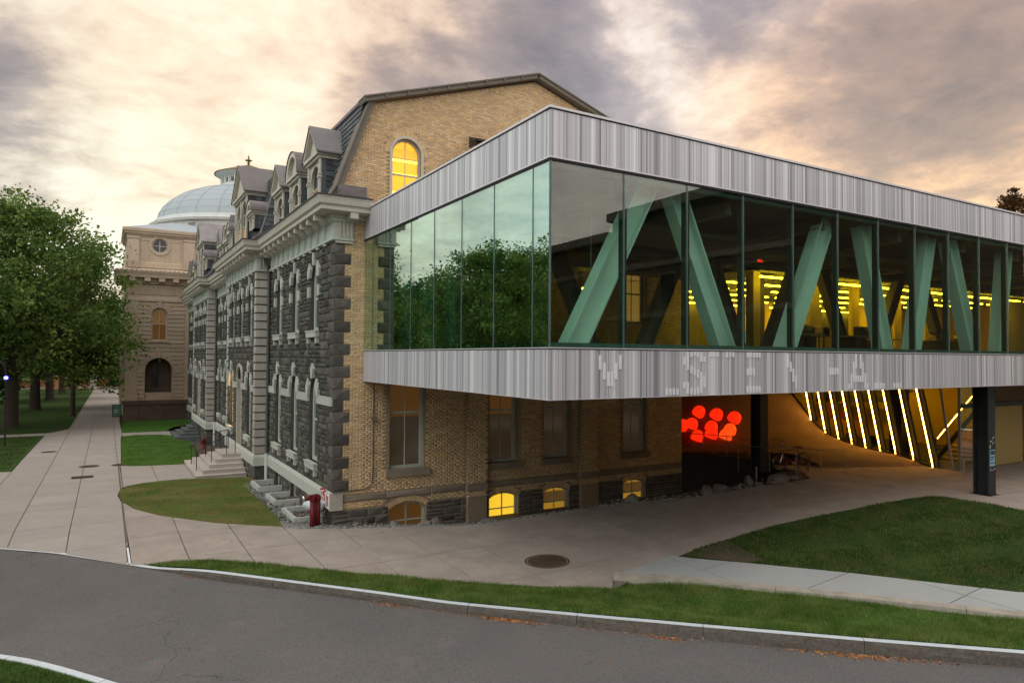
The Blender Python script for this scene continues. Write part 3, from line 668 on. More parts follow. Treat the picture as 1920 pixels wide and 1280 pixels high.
# ------------------------------------------------------------------ wall tools
def Tface(x0):      # facade that looks towards -x; u runs along +y
    return lambda u, n, z: (x0-n, u, z)
def Tsouth(y0):     # wall that looks towards -y; u runs along +x
    return lambda u, n, z: (u, y0-n, z)
def arch(op, n=12, grow=0.):
    u, w, zs, k = op['u'], op['w']/2+grow, op['zs'], op.get('k', 'round')
    if k == 'flat': return [(u-w, zs+grow), (u+w, zs+grow)]
    if k == 'round': return [(u-w*math.cos(math.pi*i/n), zs+w*math.sin(math.pi*i/n)) for i in range(n+1)]
    h = op.get('rise', .2)+grow; r = (w*w+h*h)/(2*h); a = math.asin(min(1, w/r)); return [(u+r*math.sin(-a+2*a*i/n), zs+h-r+r*math.cos(-a+2*a*i/n)) for i in range(n+1)]
def arch_top(op): return max(p[1] for p in arch(op))
def wall(mb, u0, u1, z0, z1, ops, depth=.3, n0=0., mi=0, mir=None):
    """front face pierced by openings, with their jambs and arches"""
    mir = mi if mir is None else mir
    ops = sorted(ops, key=lambda o: (o['u'], o['z0'])); cols = []
    for o in ops:
        a, b = o['u']-o['w']/2, o['u']+o['w']/2
        for c in cols:
            if abs(c[0]-a) < .02 or (a < c[1] and b > c[0]): c[2].append(o); c[0] = min(c[0], a); c[1] = max(c[1], b); break
        else: cols.append([a, b, [o]])
    def q(a, b, c, d):
        if b-a > 1e-4 and d-c > 1e-4: mb.poly([(a, n0, c), (b, n0, c), (b, n0, d), (a, n0, d)], mi)
    cur = u0
    for a, b, os_ in sorted(cols):
        q(cur, a, z0, z1); zc = z0
        for o in sorted(os_, key=lambda o: o['z0']):
            oa, ob = o['u']-o['w']/2, o['u']+o['w']/2; q(a, oa, zc, z1 if o is os_[-1] else z1) if oa-a > .01 else None
            q(ob, b, zc, z1) if b-ob > .01 else None
            q(oa, ob, zc, o['z0']); ap = arch(o); top = max(p[1] for p in ap)
            nxt = [p['z0'] for p in os_ if p['z0'] > top]; zt = min(nxt) if nxt else z1
            zt = min(zt, top+.02) if zt > top+.02 else zt
            for (p, r) in zip(ap[:-1], ap[1:]): mb.poly([(p[0], n0, p[1]), (r[0], n0, r[1]), (r[0], n0, top+.02), (p[0], n0, top+.02)], mi)
            zc = top+.02
            out = [(oa, o['z0'])]+ap+[(ob, o['z0'])]
            for (p, r) in zip(out, out[1:]+out[:1]): mb.poly([(p[0], n0, p[1]), (p[0], n0-depth, p[1]), (r[0], n0-depth, r[1]), (r[0], n0, r[1])], mir)
        o = os_[-1]; q(o['u']-o['w']/2, o['u']+o['w']/2, zc, z1); cur = b
    q(cur, u1, z0, z1)
def blocked(ops, a, b, c, d, m=.02):
    for o in ops:
        oa, ob = o['u']-o['w']/2-m, o['u']+o['w']/2+m
        if b <= oa or a >= ob or d <= o['z0']-m: continue
        if c < o['zs']: return True
        top = arch_top(o)+m
        if c < top:
            if o.get('k', 'round') == 'round':
                r = o['w']/2+m; uu = min(max(o['u'], a), b); zz = max(c, o['zs'])
                if (uu-o['u'])**2+(zz-o['zs'])**2 < r*r: return True
            else:
                # segment arch: compare with its height at the nearest u
                uu = min(max(o['u'], a), b); t = (uu-o['u'])/(o['w']/2); h = o.get('rise', 0 if o.get('k') == 'flat' else .2)
                if c < o['zs']+h*max(0, 1-t*t)+m: return True
    return False
def stones(T, u0, u1, z0, z1, ops, hr, wr, proud, inpoly=None, r=random, rag=False):
    """list of irregular stones (a,b,c,d) laid in rough courses, cut at the openings"""
    res = []; z = z0
    while z < z1-.06:
        h = min(r.uniform(*hr), z1-z)
        if z1-(z+h) < .08: h = z1-z
        u = u0
        while u < u1-.05:
            w = min(r.uniform(*wr), u1-u)
            if u1-(u+w) < .1: w = u1-u
            zz, hh = z, h
            parts = [(zz, zz+hh)] if (hh < hr[1]*.72 or r.random() < .6) else [(zz, zz+hh*.48), (zz+hh*.48, zz+hh)]
            for (c, d) in parts:
                a, b = u, u+w
                if blocked(ops, a, b, c, d):
                    # trim to the side of the opening
                    for o in ops:
                        oa, ob = o['u']-o['w']/2-.01, o['u']+o['w']/2+.01
                        if a < oa < b and not d < o['z0']: b2 = oa; (res.append((a, b2, c, d)) if b2-a > .06 and not blocked(ops, a, b2, c, d, 0) else None)
                        if a < ob < b and not d < o['z0']: a2 = ob; (res.append((a2, b, c, d)) if b-a2 > .06 and not blocked(ops, a2, b, c, d, 0) else None)
                else: res.append((a, b, c, d))
            u += w
        z += h
    return res
def stone_faces(mb, s_, proud, joint=.012, n0=0., rough=1., r=random, mi=0):
    a, b, c, d = s_; j = joint; a += j; b -= j; c += j; d -= j
    if b-a < .02 or d-c < .02: return
    e = [r.uniform(.25, .8)*proud for _ in range(4)]; i = min(.022, (b-a)*.15, (d-c)*.15)
    cu, cz = a+(b-a)*r.uniform(.3, .7), c+(d-c)*r.uniform(.3, .7)
    V = [(a, n0, c), (b, n0, c), (b, n0, d), (a, n0, d), (a+i, n0+e[0], c+i), (b-i, n0+e[1], c+i), (b-i, n0+e[2], d-i), (a+i, n0+e[3], d-i), (cu, n0+proud*r.uniform(.8, 1.5)*rough, cz)]
    mb.add(V, [(0, 1, 5, 4), (1, 2, 6, 5), (2, 3, 7, 6), (3, 0, 4, 7), (4, 5, 8), (5, 6, 8), (6, 7, 8), (7, 4, 8)], mi)
def lay_stones(parent, T, lst, proud, name, m_, nsingle=0, key=None, n0=0.):
    lst = sorted(lst, key=key) if key else lst
    for s_ in lst[:nsingle]:
        mb = MB(T); stone_faces(mb, s_, proud, n0=n0); mb.build(name, m_, parent)
    if lst[nsingle:]:
        mb = MB(T)
        for s_ in lst[nsingle:]: stone_faces(mb, s_, proud, n0=n0)
        mb.build(name+'_work', m_, parent, kind='stuff')
def window(parent, T, o, depth=.17, fw=.17, mats=('trim', 'pane_dark'), bars=(1, 2), name='window', glow_blind=None, sash=True, n0=0.):
    """arched window set in its opening: frame > sash bars, pane"""
    n1 = n0-depth+.05; ap = arch(o, 12); ai = arch(o, 12, -fw); z0 = o['z0']; mb = MB(T)
    outl = [(o['u']-o['w']/2, z0)]+ap+[(o['u']+o['w']/2, z0)]
    inl = [(o['u']-o['w']/2+fw, z0+fw*.8)]+ai+[(o['u']+o['w']/2-fw, z0+fw*.8)]
    for i in range(len(outl)):
        p, q, r, s = outl[i], outl[(i+1) % len(outl)], inl[(i+1) % len(outl)], inl[i]
        mb.poly([(p[0], n1, p[1]), (q[0], n1, q[1]), (r[0], n1, r[1]), (s[0], n1, s[1])])
        mb.poly([(s[0], n1, s[1]), (r[0], n1, r[1]), (r[0], n1-.07, r[1]), (s[0], n1-.07, s[1])])
    w_ = mb.build(name, mats[0], parent)
    top = max(p[1] for p in ai); mid = z0+(top-z0)*.52; t = .025; mb = MB(T); nb = n1-.035
    if sash:
        mb.box(o['u']-o['w']/2+fw, o['u']+o['w']/2-fw, nb-.03, nb+.012, mid-.035, mid+.035)
        for k in range(bars[0]):
            uu = o['u']-o['w']/2+fw+(o['w']-2*fw)*(k+1)/(bars[0]+1); mb.box(uu-t/2-.005, uu+t/2+.005, nb-.02, nb+.005, z0+fw*.5, top)
        for k in range(bars[1]):
            zz = z0+fw+(mid-z0-fw)*0+(top-mid)*(k+1)/(bars[1]+1)+(mid-z0-fw); zz = mid+(top-mid)*(k+1)/(bars[1]+1)
            mb.box(o['u']-o['w']/2+fw, o['u']+o['w']/2-fw, nb-.02, nb+.004, zz-t/2, zz+t/2)
        mb.build('sash', mats[0], w_)
    mb = MB(T); mb.poly([(p[0], n1-.06, p[1]) for p in inl]); mb.build('pane', mats[1], w_)
    if glow_blind:  # emissive sheet that paints the room light into the window
        zb, zt = z0+fw+(top-z0)*glow_blind[0], z0+(top-z0)*glow_blind[1]; mb = MB(T)
        mb.poly([(o['u']-o['w']/2+fw, n1-.052, zb), (o['u']+o['w']/2-fw, n1-.052, zb), (o['u']+o['w']/2-fw, n1-.052, zt), (o['u']-o['w']/2+fw, n1-.052, zt)]); mb.build('glow_blind', glow_blind[2], w_)
    return w_
def slates(mb, a, b, c, d, ex, wd, r=random, lift=.03):
    """lap slates on the quad a-b (eave) c-d (ridge); a-d and b-c are the edges"""
    a, b, c, d = map(Vector, (a, b, c, d)); nrm = (b-a).cross(d-a).normalized(); L = ((d-a).length+(c-b).length)/2; rows = max(1, int(L/ex))
    for i in range(rows):
        p0 = a.lerp(d, i/rows); p1 = b.lerp(c, i/rows); q0 = a.lerp(d, (i+1)/rows); q1 = b.lerp(c, (i+1)/rows); n = max(1, int((p1-p0).length/wd)); off = .5 if i % 2 else 0
        for k in range(-1, n):
            t0, t1 = max(0, (k+off)/n), min(1, (k+1+off)/n)
            if t1-t0 < .01: continue
            g = .006/max(.1, (p1-p0).length); l = nrm*(lift*r.uniform(.7, 1.3))
            A, B, C_, D_ = p0.lerp(p1, t0+g)+l, p0.lerp(p1, t1-g)+l, q0.lerp(q1, t1-g)+nrm*.003, q0.lerp(q1, t0+g)+nrm*.003
            mb.add([A, B, C_, D_, p0.lerp(p1, t0+g), p0.lerp(p1, t1-g)], [(0, 1, 2, 3), (4, 5, 1, 0)])
def dormer(parent, T, u, z0, ze, zp, hw, dep, kind='gable', nw=1, glow_blind=None, roofm='shingle', wmat='trim'):
    mb = MB(T); pw = .17; ops = []; iw = 2*hw-2*pw
    for k in range(nw):
        w = iw/nw-.1; cu = u-hw+pw+iw*(k+.5)/nw; ops.append(dict(u=cu, w=w, z0=z0+.12, zs=ze-.35-w/2))
    wall(mb, u-hw, u+hw, z0, ze-.2, ops, .14)
    for k in range(nw+1):
        cu = u-hw+pw/2+(iw+pw)*k/nw if nw > 1 else (u-hw+pw/2 if k == 0 else u+hw-pw/2)
        mb.box(cu-pw/2, cu+pw/2, -.02, .07, z0, ze-.22); zc = z0+(ze-z0)*.55
        mb.box(cu-pw/2-.03, cu+pw/2+.03, -.02, .11, zc, zc+.07); mb.box(cu-pw/2-.02, cu+pw/2+.02, -.02, .10, zc+.11, zc+.14)
    mb.box(u-hw-.05, u+hw+.05, -dep*.5, .12, ze-.22, ze-.12); mb.box(u-hw-.12, u+hw+.12, -dep*.7, .2, ze-.12, ze)
    if kind == 'gable':
        mb.poly([(u-hw, .04, ze), (u+hw, .04, ze), (u, .04, zp-.15)])
        for s in (-1, 1):     # raking boards
            A, B = (u+s*(hw+.2), ze-.02), (u, zp-.03)
            mb.add([(A[0], .04, A[1]), (B[0], .04, B[1]), (B[0], .22, B[1]), (A[0], .22, A[1]), (A[0]-s*.16, .04, A[1]), (B[0], .04, B[1]-.18), (B[0], .22, B[1]-.18), (A[0]-s*.16, .22, A[1])],
                   [(0, 1, 2, 3), (4, 7, 6, 5), (3, 2, 6, 7), (0, 4, 5, 1)])
    else:
        n = 12; P_ = [(u-(hw+.1)*math.cos(math.pi*i/n), ze+(zp-ze)*math.sin(math.pi*i/n)) for i in range(n+1)]; Q = [(u-(hw-.12)*math.cos(math.pi*i/n), ze+(zp-ze-.18)*math.sin(math.pi*i/n)) for i in range(n+1)]
        for i in range(n):
            mb.poly([(P_[i][0], .2, P_[i][1]), (P_[i+1][0], .2, P_[i+1][1]), (Q[i+1][0], .2, Q[i+1][1]), (Q[i][0], .2, Q[i][1])])
            mb.poly([(Q[i][0], .2, Q[i][1]), (Q[i+1][0], .2, Q[i+1][1]), (Q[i+1][0], .02, Q[i+1][1]), (Q[i][0], .02, Q[i][1])])
            mb.poly([(Q[i][0], .03, Q[i][1]), (Q[i+1][0], .03, Q[i+1][1]), (Q[i+1][0], .03, ze), (Q[i][0], .03, ze)])
    d = mb.build('dormer', wmat, parent)
    mb = MB(T)
    if kind == 'gable':
        for s in (-1, 1):
            A = (u+s*(hw+.24), ze+.0); nn = 7
            P0, P1 = Vector(T(A[0], .26, A[1])), Vector(T(A[0], -dep-.6, A[1])); R0, R1 = Vector(T(u, .26, zp)), Vector(T(u, -dep-.6, zp))
            m2 = MB()
            if s > 0: slates(m2, P0, P1, R1, R0, .17, .24)
            else: slates(m2, P1, P0, R0, R1, .17, .24)
            k = len(mb.v); mb.v += m2.v; mb.f += [tuple(i+k for i in f) for f in m2.f]; mb.m += m2.m
            mb.add([(A[0], .26, A[1]-.005), (A[0], -dep-.6, A[1]-.005), (u, -dep-.6, zp-.005), (u, .26, zp-.005), (A[0], .26, A[1]-.06), (A[0], -dep-.6, A[1]-.06), (u, -dep-.6, zp-.06), (u, .26, zp-.06)], [(0, 1, 2, 3), (4, 5, 6, 7), (0, 4, 5, 1), (0, 3, 7, 4)])
    else:
        n = 12; P_ = [(u-(hw+.14)*math.cos(math.pi*i/n), ze+(zp-ze+.04)*math.sin(math.pi*i/n)) for i in range(n+1)]
        for i in range(n): mb.poly([(P_[i][0], .24, P_[i][1]), (P_[i+1][0], .24, P_[i+1][1]), (P_[i+1][0], -dep-.4, P_[i+1][1]), (P_[i][0], -dep-.4, P_[i][1])])
        for s in (0, n): mb.box(P_[s][0]-.03, P_[s][0]+.03, -dep-.4, .24, ze-.05, ze)
    mb.build('roof', roofm if kind == 'gable' else 'lead_roof', d)
    mb = MB(T)
    for s in (-1, 1): mb.poly([(u+s*hw, 0, z0), (u+s*hw, -dep, z0), (u+s*hw, -dep, ze-.12), (u+s*hw, 0, ze-.12)])
    k0 = MB()
    for s in (-1, 1):
        A, B, C_, D_ = T(u+s*(hw+.004), -.16, z0), T(u+s*(hw+.004), -dep, z0), T(u+s*(hw+.004), -dep, ze-.24), T(u+s*(hw+.004), -.16, ze-.24)
        n_ = (Vector(B)-Vector(A)).cross(Vector(D_)-Vector(A)); want = Vector(T(u+s, 0, 0))-Vector(T(u, 0, 0))
        slates(k0, A, B, C_, D_, .2, .24) if n_.dot(want) > 0 else slates(k0, B, A, D_, C_, .2, .24)
    k = len(mb.v); mb.v += k0.v; mb.f += [tuple(i+k for i in f) for f in k0.f]; mb.m += k0.m
    mb.build('cheek', 'slate', d, kind='stuff')
    for o in ops:
        mb = MB(T); mb.poly([(o['u']-o['w']/2, -.12, o['z0']), (o['u']+o['w']/2, -.12, o['z0'])]+[(p[0], -.12, p[1]) for p in arch(o)[::-1]]); mb.build('pane', 'pane_dark', d)
        mb = MB(T); zm = o['z0']+(o['zs']+o['w']/2-o['z0'])*.48; t = .03
        mb.box(o['u']-o['w']/2, o['u']+o['w']/2, -.115, -.07, zm-t, zm+t); mb.box(o['u']-.012, o['u']+.012, -.115, -.08, zm, o['zs']+o['w']/2)
        for s in (-1, 1): mb.box(o['u']+s*(o['w']/2-.025)-.025, o['u']+s*(o['w']/2-.025)+.025, -.115, -.07, o['z0'], o['zs'])
        mb.build('sash', wmat, d)
        if glow_blind:  # blind glows by emission as if backlit
            mb = MB(T); mb.box(o['u']-o['w']/2+.05, o['u']+o['w']/2-.05, -.117, -.112, o['z0'], zm-t); mb.build('glow_blind', glow_blind, d)
    return d
def T_vec(T, v): a = T(0, 0, 0); b = T(*v); return (b[0]-a[0], b[1]-a[1], b[2]-a[2])

# ------------------------------------------------------------------ the old stone and brick hall
hall = thing('stone_hall', 'long mansard-roofed hall with dark rubble stone front and buff brick gable end', 'building')
TA, TP, TG = Tface(0), Tface(-.6), Tsouth(0)
Y1, Y2, Y3, Y4, Y5 = 10.5, 19.3, 28.4, 37.2, 47.7
def W(u, lo=True, w=1.15):
    return dict(u=u, w=w, z0=1.82, zs=4.33) if lo else dict(u=u, w=w, z0=6.62, zs=8.5)
def Bs(u): return dict(u=u, w=.85, z0=-.1, zs=.28, k='round')
secs = [('A', 0, Y1, 0., [2.5, 5.5, 8.5]), ('P', Y1, Y2, -.6, [12.25, 14.9, 17.6]), ('R', Y2, Y3, 0., [21.2, 23.85, 26.5]), ('P', Y3, Y4, -.6, [30.15, 32.8, 35.5]), ('A', Y4, Y5, 0., [39.2, 42.2, 45.2])]
near = []
for si, (kd, y0, y1, x0, us) in enumerate(secs):
    T = Tface(x0); lo = [W(u) for u in us]; up = [W(u, False) for u in us]; ba = [Bs(u) for u in us]
    if kd == 'P': lo[1] = dict(u=us[1], w=1.5, z0=.78, zs=4.4, k='round'); ba = [ba[0], ba[2]]
    if kd == 'P': ba = []
    ua, ub = y0, y1
    mb = MB(T); wall(mb, ua, ub, -.8, 1.0, ba+([dict(u=us[1], w=1.5, z0=.78, zs=1.2, k='flat')] if False else []), .3); wall(mb, ua, ub, 1.0, 10.9, lo+up, .3) if kd != 'P' else wall(mb, ua, ub, 1.0, 10.9, [lo[0], lo[2], dict(lo[1], z0=1.0)]+up, .3)
    mb.build('wall', 'rubble_joint', hall)
    if kd == 'P':      # return walls of the pavilion
        mb = MB(); mb.poly([(-.6, y0, -.8), (0, y0, -.8), (0, y0, 10.9), (-.6, y0, 10.9)]); mb.build('wall', 'rubble_joint', hall); mb = MB(); mb.poly([(-.6, y1, -.8), (0, y1, -.8), (0, y1, 10.9), (-.6, y1, 10.9)]); mb.build('wall', 'rubble_joint', hall)
    edge = .42 if kd == 'P' else 0
    ops = lo+up
    sill_ops = [dict(u=o['u'], w=o['w']+.25, z0=o['z0']-.34, zs=o['z0'], k='flat') for o in ops if o['z0'] > 1.2]
    s1 = stones(T, ua+(.35 if si == 0 else edge), ub-edge, 1.1, 3.98, ops+sill_ops, (.17, .34), (.2, .58), .05)
    s2 = stones(T, ua+(.35 if si == 0 else edge), ub-edge, 4.30, 9.55, ops+sill_ops, (.17, .34), (.2, .58), .05)
    s0 = stones(T, ua, ub, -.55, .55, ba, (.2, .36), (.3, .7), .05)
    if si == 0: near = (T, s1+s2+s0)
    else: lay_stones(hall, T, s1+s2+s0, .055, 'stone', 'rubble')
    for o in lo+up:
        if kd == 'P' and o is lo[1]:      # doorway: deep wood-brown porch
            mb = MB(T); d_ = wall; 
            mb.poly([(o['u']-.75, -.9, .7), (o['u']+.75, -.9, .7), (o['u']+.75, -.9, 5.4), (o['u']-.75, -.9, 5.4)])
            for s in (-.76, .76): mb.poly([(o['u']+s, -.28, .7), (o['u']+s, -.9, .7), (o['u']+s, -.9, 5.4), (o['u']+s, -.28, 5.4)])
            dr = mb.build('door', 'furn_wood', hall)
            mb = MB(T); mb.box(o['u']-.62, o['u']+.62, -.88, -.84, .8, 3.4); mb.build('door_leaf', 'brownstone_dark', dr)
            mb = MB(T)
            for s in (-1, 1): mb.box(o['u']+s*.72-.07, o['u']+s*.72+.07, -.26, .05, .75, 4.45)
            for (p, q) in zip(arch(o)[:-1], arch(o)[1:]):
                c = (o['u'], o['zs']); f = 1.16; mb.prism([(p[0], .0, p[1]), (q[0], .0, q[1]), (c[0]+(q[0]-c[0])*f, .0, c[1]+(q[1]-c[1])*f), (c[0]+(p[0]-c[0])*f, .0, c[1]+(p[1]-c[1])*f)], (0, .09, 0))
            mb.build('door_surround', 'trim', dr)
            continue
        lit = (kd == 'P' and si == 1 and o is lo[2])
        w_ = window(hall, T, o, mats=('trim_green', 'pane_dark'), bars=(1, 1), glow_blind=(0., .96, 'lit_orange') if lit else None)  # full-height glowing sheet stands in for the lamplit jamb
        mb = MB(T)   # sill with its two little feet
        mb.box(o['u']-o['w']/2-.12, o['u']+o['w']/2+.12, -.2, .16, o['z0']-.24, o['z0']); mb.box(o['u']-o['w']/2-.14, o['u']+o['w']/2+.14, -.0, .18, o['z0']-.05, o['z0']+.004)
        for s in (-1, 1): mb.box(o['u']+s*(o['w']/2)-.07, o['u']+s*(o['w']/2)+.07, 0, .13, o['z0']-.46, o['z0']-.24)
        mb.build('sill', 'limestone', w_)
        if lit:
            mb = MB(T); mb.box(o['u']-o['w']/2+.02, o['u']-o['w']/2+.05, -.13, -.03, 2.7, 4.3); mb.build('lamp', 'doorlight', w_)
        # pale key and springer stones in the dark arch
        r = o['w']/2; zc = o['zs']
        if o['z0'] < 3:
            mb = MB(T); zt = zc+r; mb.prism([(o['u']-.10, 0, zt-.03), (o['u']+.10, 0, zt-.03), (o['u']+.17, 0, zt+.32), (o['u'], 0, zt+.52), (o['u']-.17, 0, zt+.32)], (0, .11, 0)); mb.build('keystone', 'limestone', w_)
            for s in (-1, 1):
                mb = MB(T); mb.prism([(o['u']+s*(r+.02), 0, zc-.12), (o['u']+s*(r*.80), 0, zc+r*.50), (o['u']+s*(r*1.0), 0, zc+r*.95), (o['u']+s*(r+.30), 0, zc+r*.42), (o['u']+s*(r+.26), 0, zc-.05)], (0, .10, 0)); mb.build('springer', 'limestone', w_)
        else:
            mb = MB(T); zt = zc+r; mb.prism([(o['u']-.09, 0, zt-.03), (o['u']+.09, 0, zt-.03), (o['u']+.12, 0, zt+.42), (o['u']-.12, 0, zt+.42)], (0, .10, 0)); mb.build('keystone', 'limestone', w_)
            for s in (-1, 1):
                mb = MB(T); mb.prism([(o['u']+s*(r*.90), 0, zc+r*.2), (o['u']+s*(r*.72), 0, zc+r*.74), (o['u']+s*(r*.98), 0, zc+r*1.15), (o['u']+s*(r+.26), 0, zc+r*.62), (o['u']+s*(r+.20), 0, zc+r*.12)], (0, .10, 0)); mb.build('springer', 'limestone', w_)
                mb = MB(T); mb.box(o['u']+s*(r+.135)-.13, o['u']+s*(r+.135)+.13, 0, .09, zc-.62, zc-.22); mb.build('jamb_block', 'limestone', w_)
    for o in ba:
        w_ = window(hall, T, o, mats=('trim_green', 'pane_dark'), bars=(0, 0), fw=.09, name='basement_window')
    # quoins of the pavilions
    if kd == 'P':
        z = 1.1; n = 22; h = (9.6-1.1)/n
        for k in range(n):
            for (ya, yb, first) in ((y0-.03, y0+.42, True), (y1-.42, y1+.03, False)):
                g = .045; mb = MB(); xa, xb = -.66, (-.02 if first else -.3); e = .02
                mb.box(xa, xb, ya, yb, z+k*h+g, z+(k+1)*h-g/2)
                mb.build('quoin', 'limestone_warm' if first else 'limestone', hall)
# near wall: 300 of the stones one by one
lay_stones(hall, near[0], near[1], .055, 'stone', 'rubble', 290, key=lambda s: s[0])
# dark quoins at the brick corner
z = 1.1; k = 0
while z < 9.5:
    h = .385; long_ = k % 2 == 0
    mb = MB(); g = .012; xe = .56 if long_ else .34; ye = .36 if long_ else .52
    stone_faces(mb2 := MB(TG), (-.03, xe, z, z+h), .05, joint=.01, rough=.9); 
    m2 = MB(TA); stone_faces(m2, (-.03, ye, z, z+h), .05, joint=.01, rough=.9)
    kk = len(mb2.v); mb2.v += m2.v; mb2.f += [tuple(i+kk for i in f) for f in m2.f]; mb2.m += m2.m
    mb2.build('quoin', 'quoin_dark', hall); z += h; k += 1
# bands, frieze, cornice following the breaks of the front
OUT = [(0, Y5), (0, Y4), (-.6, Y4), (-.6, Y3), (0, Y3), (0, Y2), (-.6, Y2), (-.6, Y1), (0, Y1), (0, 0)]
def band(name, prof, m_, tail=None, mi=0):
    p = OUT+([tail] if tail else []); mb = MB(); mb.sweep(p, prof, 0); return mb.build(name, m_, hall, recalc=True)
mb = MB(); mb.sweep(OUT+[(.34, 0)], [(0, .56), (.09, .58), (.09, .97), (.05, 1.07), (0, 1.10)]); wt = mb.build('water_table', 'limestone', hall, recalc=True)
for (kd, y0, y1, x0, us) in secs:      # string course runs between the openings
    cuts = [y0]+sum([[u-.62, u+.62] for u in us], [])+[y1]
    for a, b in zip(cuts[::2], cuts[1::2]):
        if kd == 'P': a = max(a, y0+.42); b = min(b, y1-.42)
        mb = MB(Tface(x0)); mb.box(a, b, -.02, .085, 3.99, 4.29); mb.build('string_course', 'limestone', hall)
FR = [(0, 9.6), (.13, 9.62), (.13, 9.70), (.07, 9.72), (.07, 10.22), (.14, 10.26), (.18, 10.34), (0, 10.36)]
mb = MB(); mb.sweep(OUT+[(.62, 0)], FR); fr = mb.build('frieze', 'trim_green', hall, recalc=True)
CO = [(0, 10.34), (.20, 10.36), (.22, 10.48), (.62, 10.50), (.66, 10.52), (.66, 10.64), (.74, 10.70), (.78, 10.86), (.80, 10.90), (.80, 10.94), (.10, 11.02)]
mb = MB(); mb.sweep(OUT+[(1.05, 0)], CO); co = mb.build('cornice', 'trim', hall, recalc=True)
mb = MB(); mb.sweep(OUT+[(1.05, 0)], [(.70, 10.945), (.84, 10.945), (.84, 10.985), (.10, 11.07)]); mb.build('gutter', 'gutter_dark', hall, recalc=True)
for (kd, y0, y1, x0, us) in secs:
    n = int(round((y1-y0)/.93)); s_ = (y1-y0)/n
    for k in range(n):
        u = y0+(k+.5)*s_
        T = Tface(x0); mb = MB(T); mb.box(u-.085, u+.085, .18, .60, 10.30, 10.50); mb.box(u-.07, u+.07, .18, .42, 10.22, 10.30); mb.build('bracket', 'trim', co)
        mb = MB(T); mb.box(u+s_/2-.13, u+s_/2+.13, .06, .115, 9.72, 10.24)
        for q in (-.085, 0, .085): mb.box(u+s_/2+q-.022, u+s_/2+q+.022, .11, .135, 9.72, 10.2)
        mb.build('frieze_block', 'trim_green', fr)
        mb = MB(T); mb.box(u+s_/2-.12, u+s_/2+.12, .04, .12, 9.53, 9.60); mb.build('gutta', 'trim', fr)
mb = MB(TG)
for q in range(4): mb.box(.10+q*.13, .17+q*.13, .06, .12, 9.72, 10.24)
mb.box(.0, .60, .05, .10, 9.53, 9.6); mb.build('frieze_block', 'trim', fr)
mb = MB(TG); mb.box(.34, .62, .18, .62, 10.30, 10.50); mb.build('bracket', 'trim', co)
for yy in (Y1, Y3):
    mb = MB()
    for q in range(4): mb.box(-.56+q*.14, -.49+q*.14, yy-.13, yy-.06, 9.72, 10.22)
    mb.build('frieze_block', 'trim', fr)
# mansard roofs
def roofs():
    mb = MB(); sl = MB()
    for (kd, y0, y1, x0, us) in secs:
        xb, xt, zb, zt = x0-.35, x0+1.05, 11.0, 14.75
        if kd == 'P': lo0, lo1, t0, t1 = y0-.3, y1+.3, y0+1.0, y1-1.0
        else: lo0, lo1, t0, t1 = y0+(0.05 if y0 == 0 else 0), y1, y0+(0.05 if y0 == 0 else 0), y1
        prof = [(xb, zb), (x0+.1, 11.35), (x0+.42, 12.3), (x0+.72, 13.4), (xt, zt)]; n = len(prof)-1
        for i in range(n):
            (xa, za), (xc, zc) = prof[i], prof[i+1]; fa, fc = (za-zb)/(zt-zb), (zc-zb)/(zt-zb)
            if kd == 'P':
                fa, fc = (xa-xb)/(xt-xb), (xc-xb)/(xt-xb)
            ya0, ya1, yc0, yc1 = lo0+(t0-lo0)*fa, lo1+(t1-lo1)*fa, lo0+(t0-lo0)*fc, lo1+(t1-lo1)*fc
            A, B, C_, D_ = (xa, ya1, za), (xa, ya0, za), (xc, yc0, zc), (xc, yc1, zc)
            mb.poly([A, B, C_, D_]); slates(sl, A, B, C_, D_, .21, .27)
            if kd == 'P':   # hipped sides of the pavilion roof, seen from the road
                Xr = x0+2.6
                mb.poly([(xa, ya0, za), (Xr, ya0, za), (Xr, yc0, zc), (xc, yc0, zc)]); slates(sl, (xa, ya0, za), (Xr, ya0, za), (Xr, yc0, zc), (xc, yc0, zc), .21, .27)
                mb.poly([(xa, ya1, za), (Xr, ya1, za), (Xr, yc1, zc), (xc, yc1, zc)])
        if kd == 'P': mb.poly([(xt, t0, zt), (x0+2.6, t0, zt), (x0+2.6, t1, zt), (xt, t1, zt)])
    # the low upper slopes
    mb.poly([(1.0, .05, 14.62), (8, .05, 16.8), (8, Y5, 16.8), (1.0, Y5, 14.62)]); mb.poly([(8, .05, 16.8), (15, .05, 14.6), (15, Y5, 14.6), (8, Y5, 16.8)])
    mb.poly([(15, .05, 14.6), (16, .05, 11), (16, Y5, 11), (15, Y5, 14.6)]); mb.poly([(16, .3, 11), (16, .3, -1), (16, Y5, -1), (16, Y5, 11)]); mb.poly([(0, Y5, 11), (0, Y5, -1), (16, Y5, -1), (16, Y5, 11), (15, Y5, 14.6), (8, Y5, 16.8), (1, Y5, 14.6)])
    rf = mb.build('roof', 'slate', hall); sl.build('slate_work', 'slate', rf, kind='stuff')
    mb = MB()
    for (kd, y0, y1, x0, us) in secs:
        if kd == 'P':
            mb = MB(); mb.tube([(x0-.33, y0-.27, 11.03), (x0+.12, y0+.16, 11.4), (x0+.44, y0+.47, 12.33), (x0+.74, y0+.74, 13.43), (x0+1.05, y0+1., 14.78)], .055, 6); mb.build('hip_flashing', 'lead_roof', rf)
    mb = MB(); mb.box(.95, 1.1, 0.2, Y5, 14.6, 14.72); mb.build('ridge_flashing', 'lead_roof', rf)
roofs()
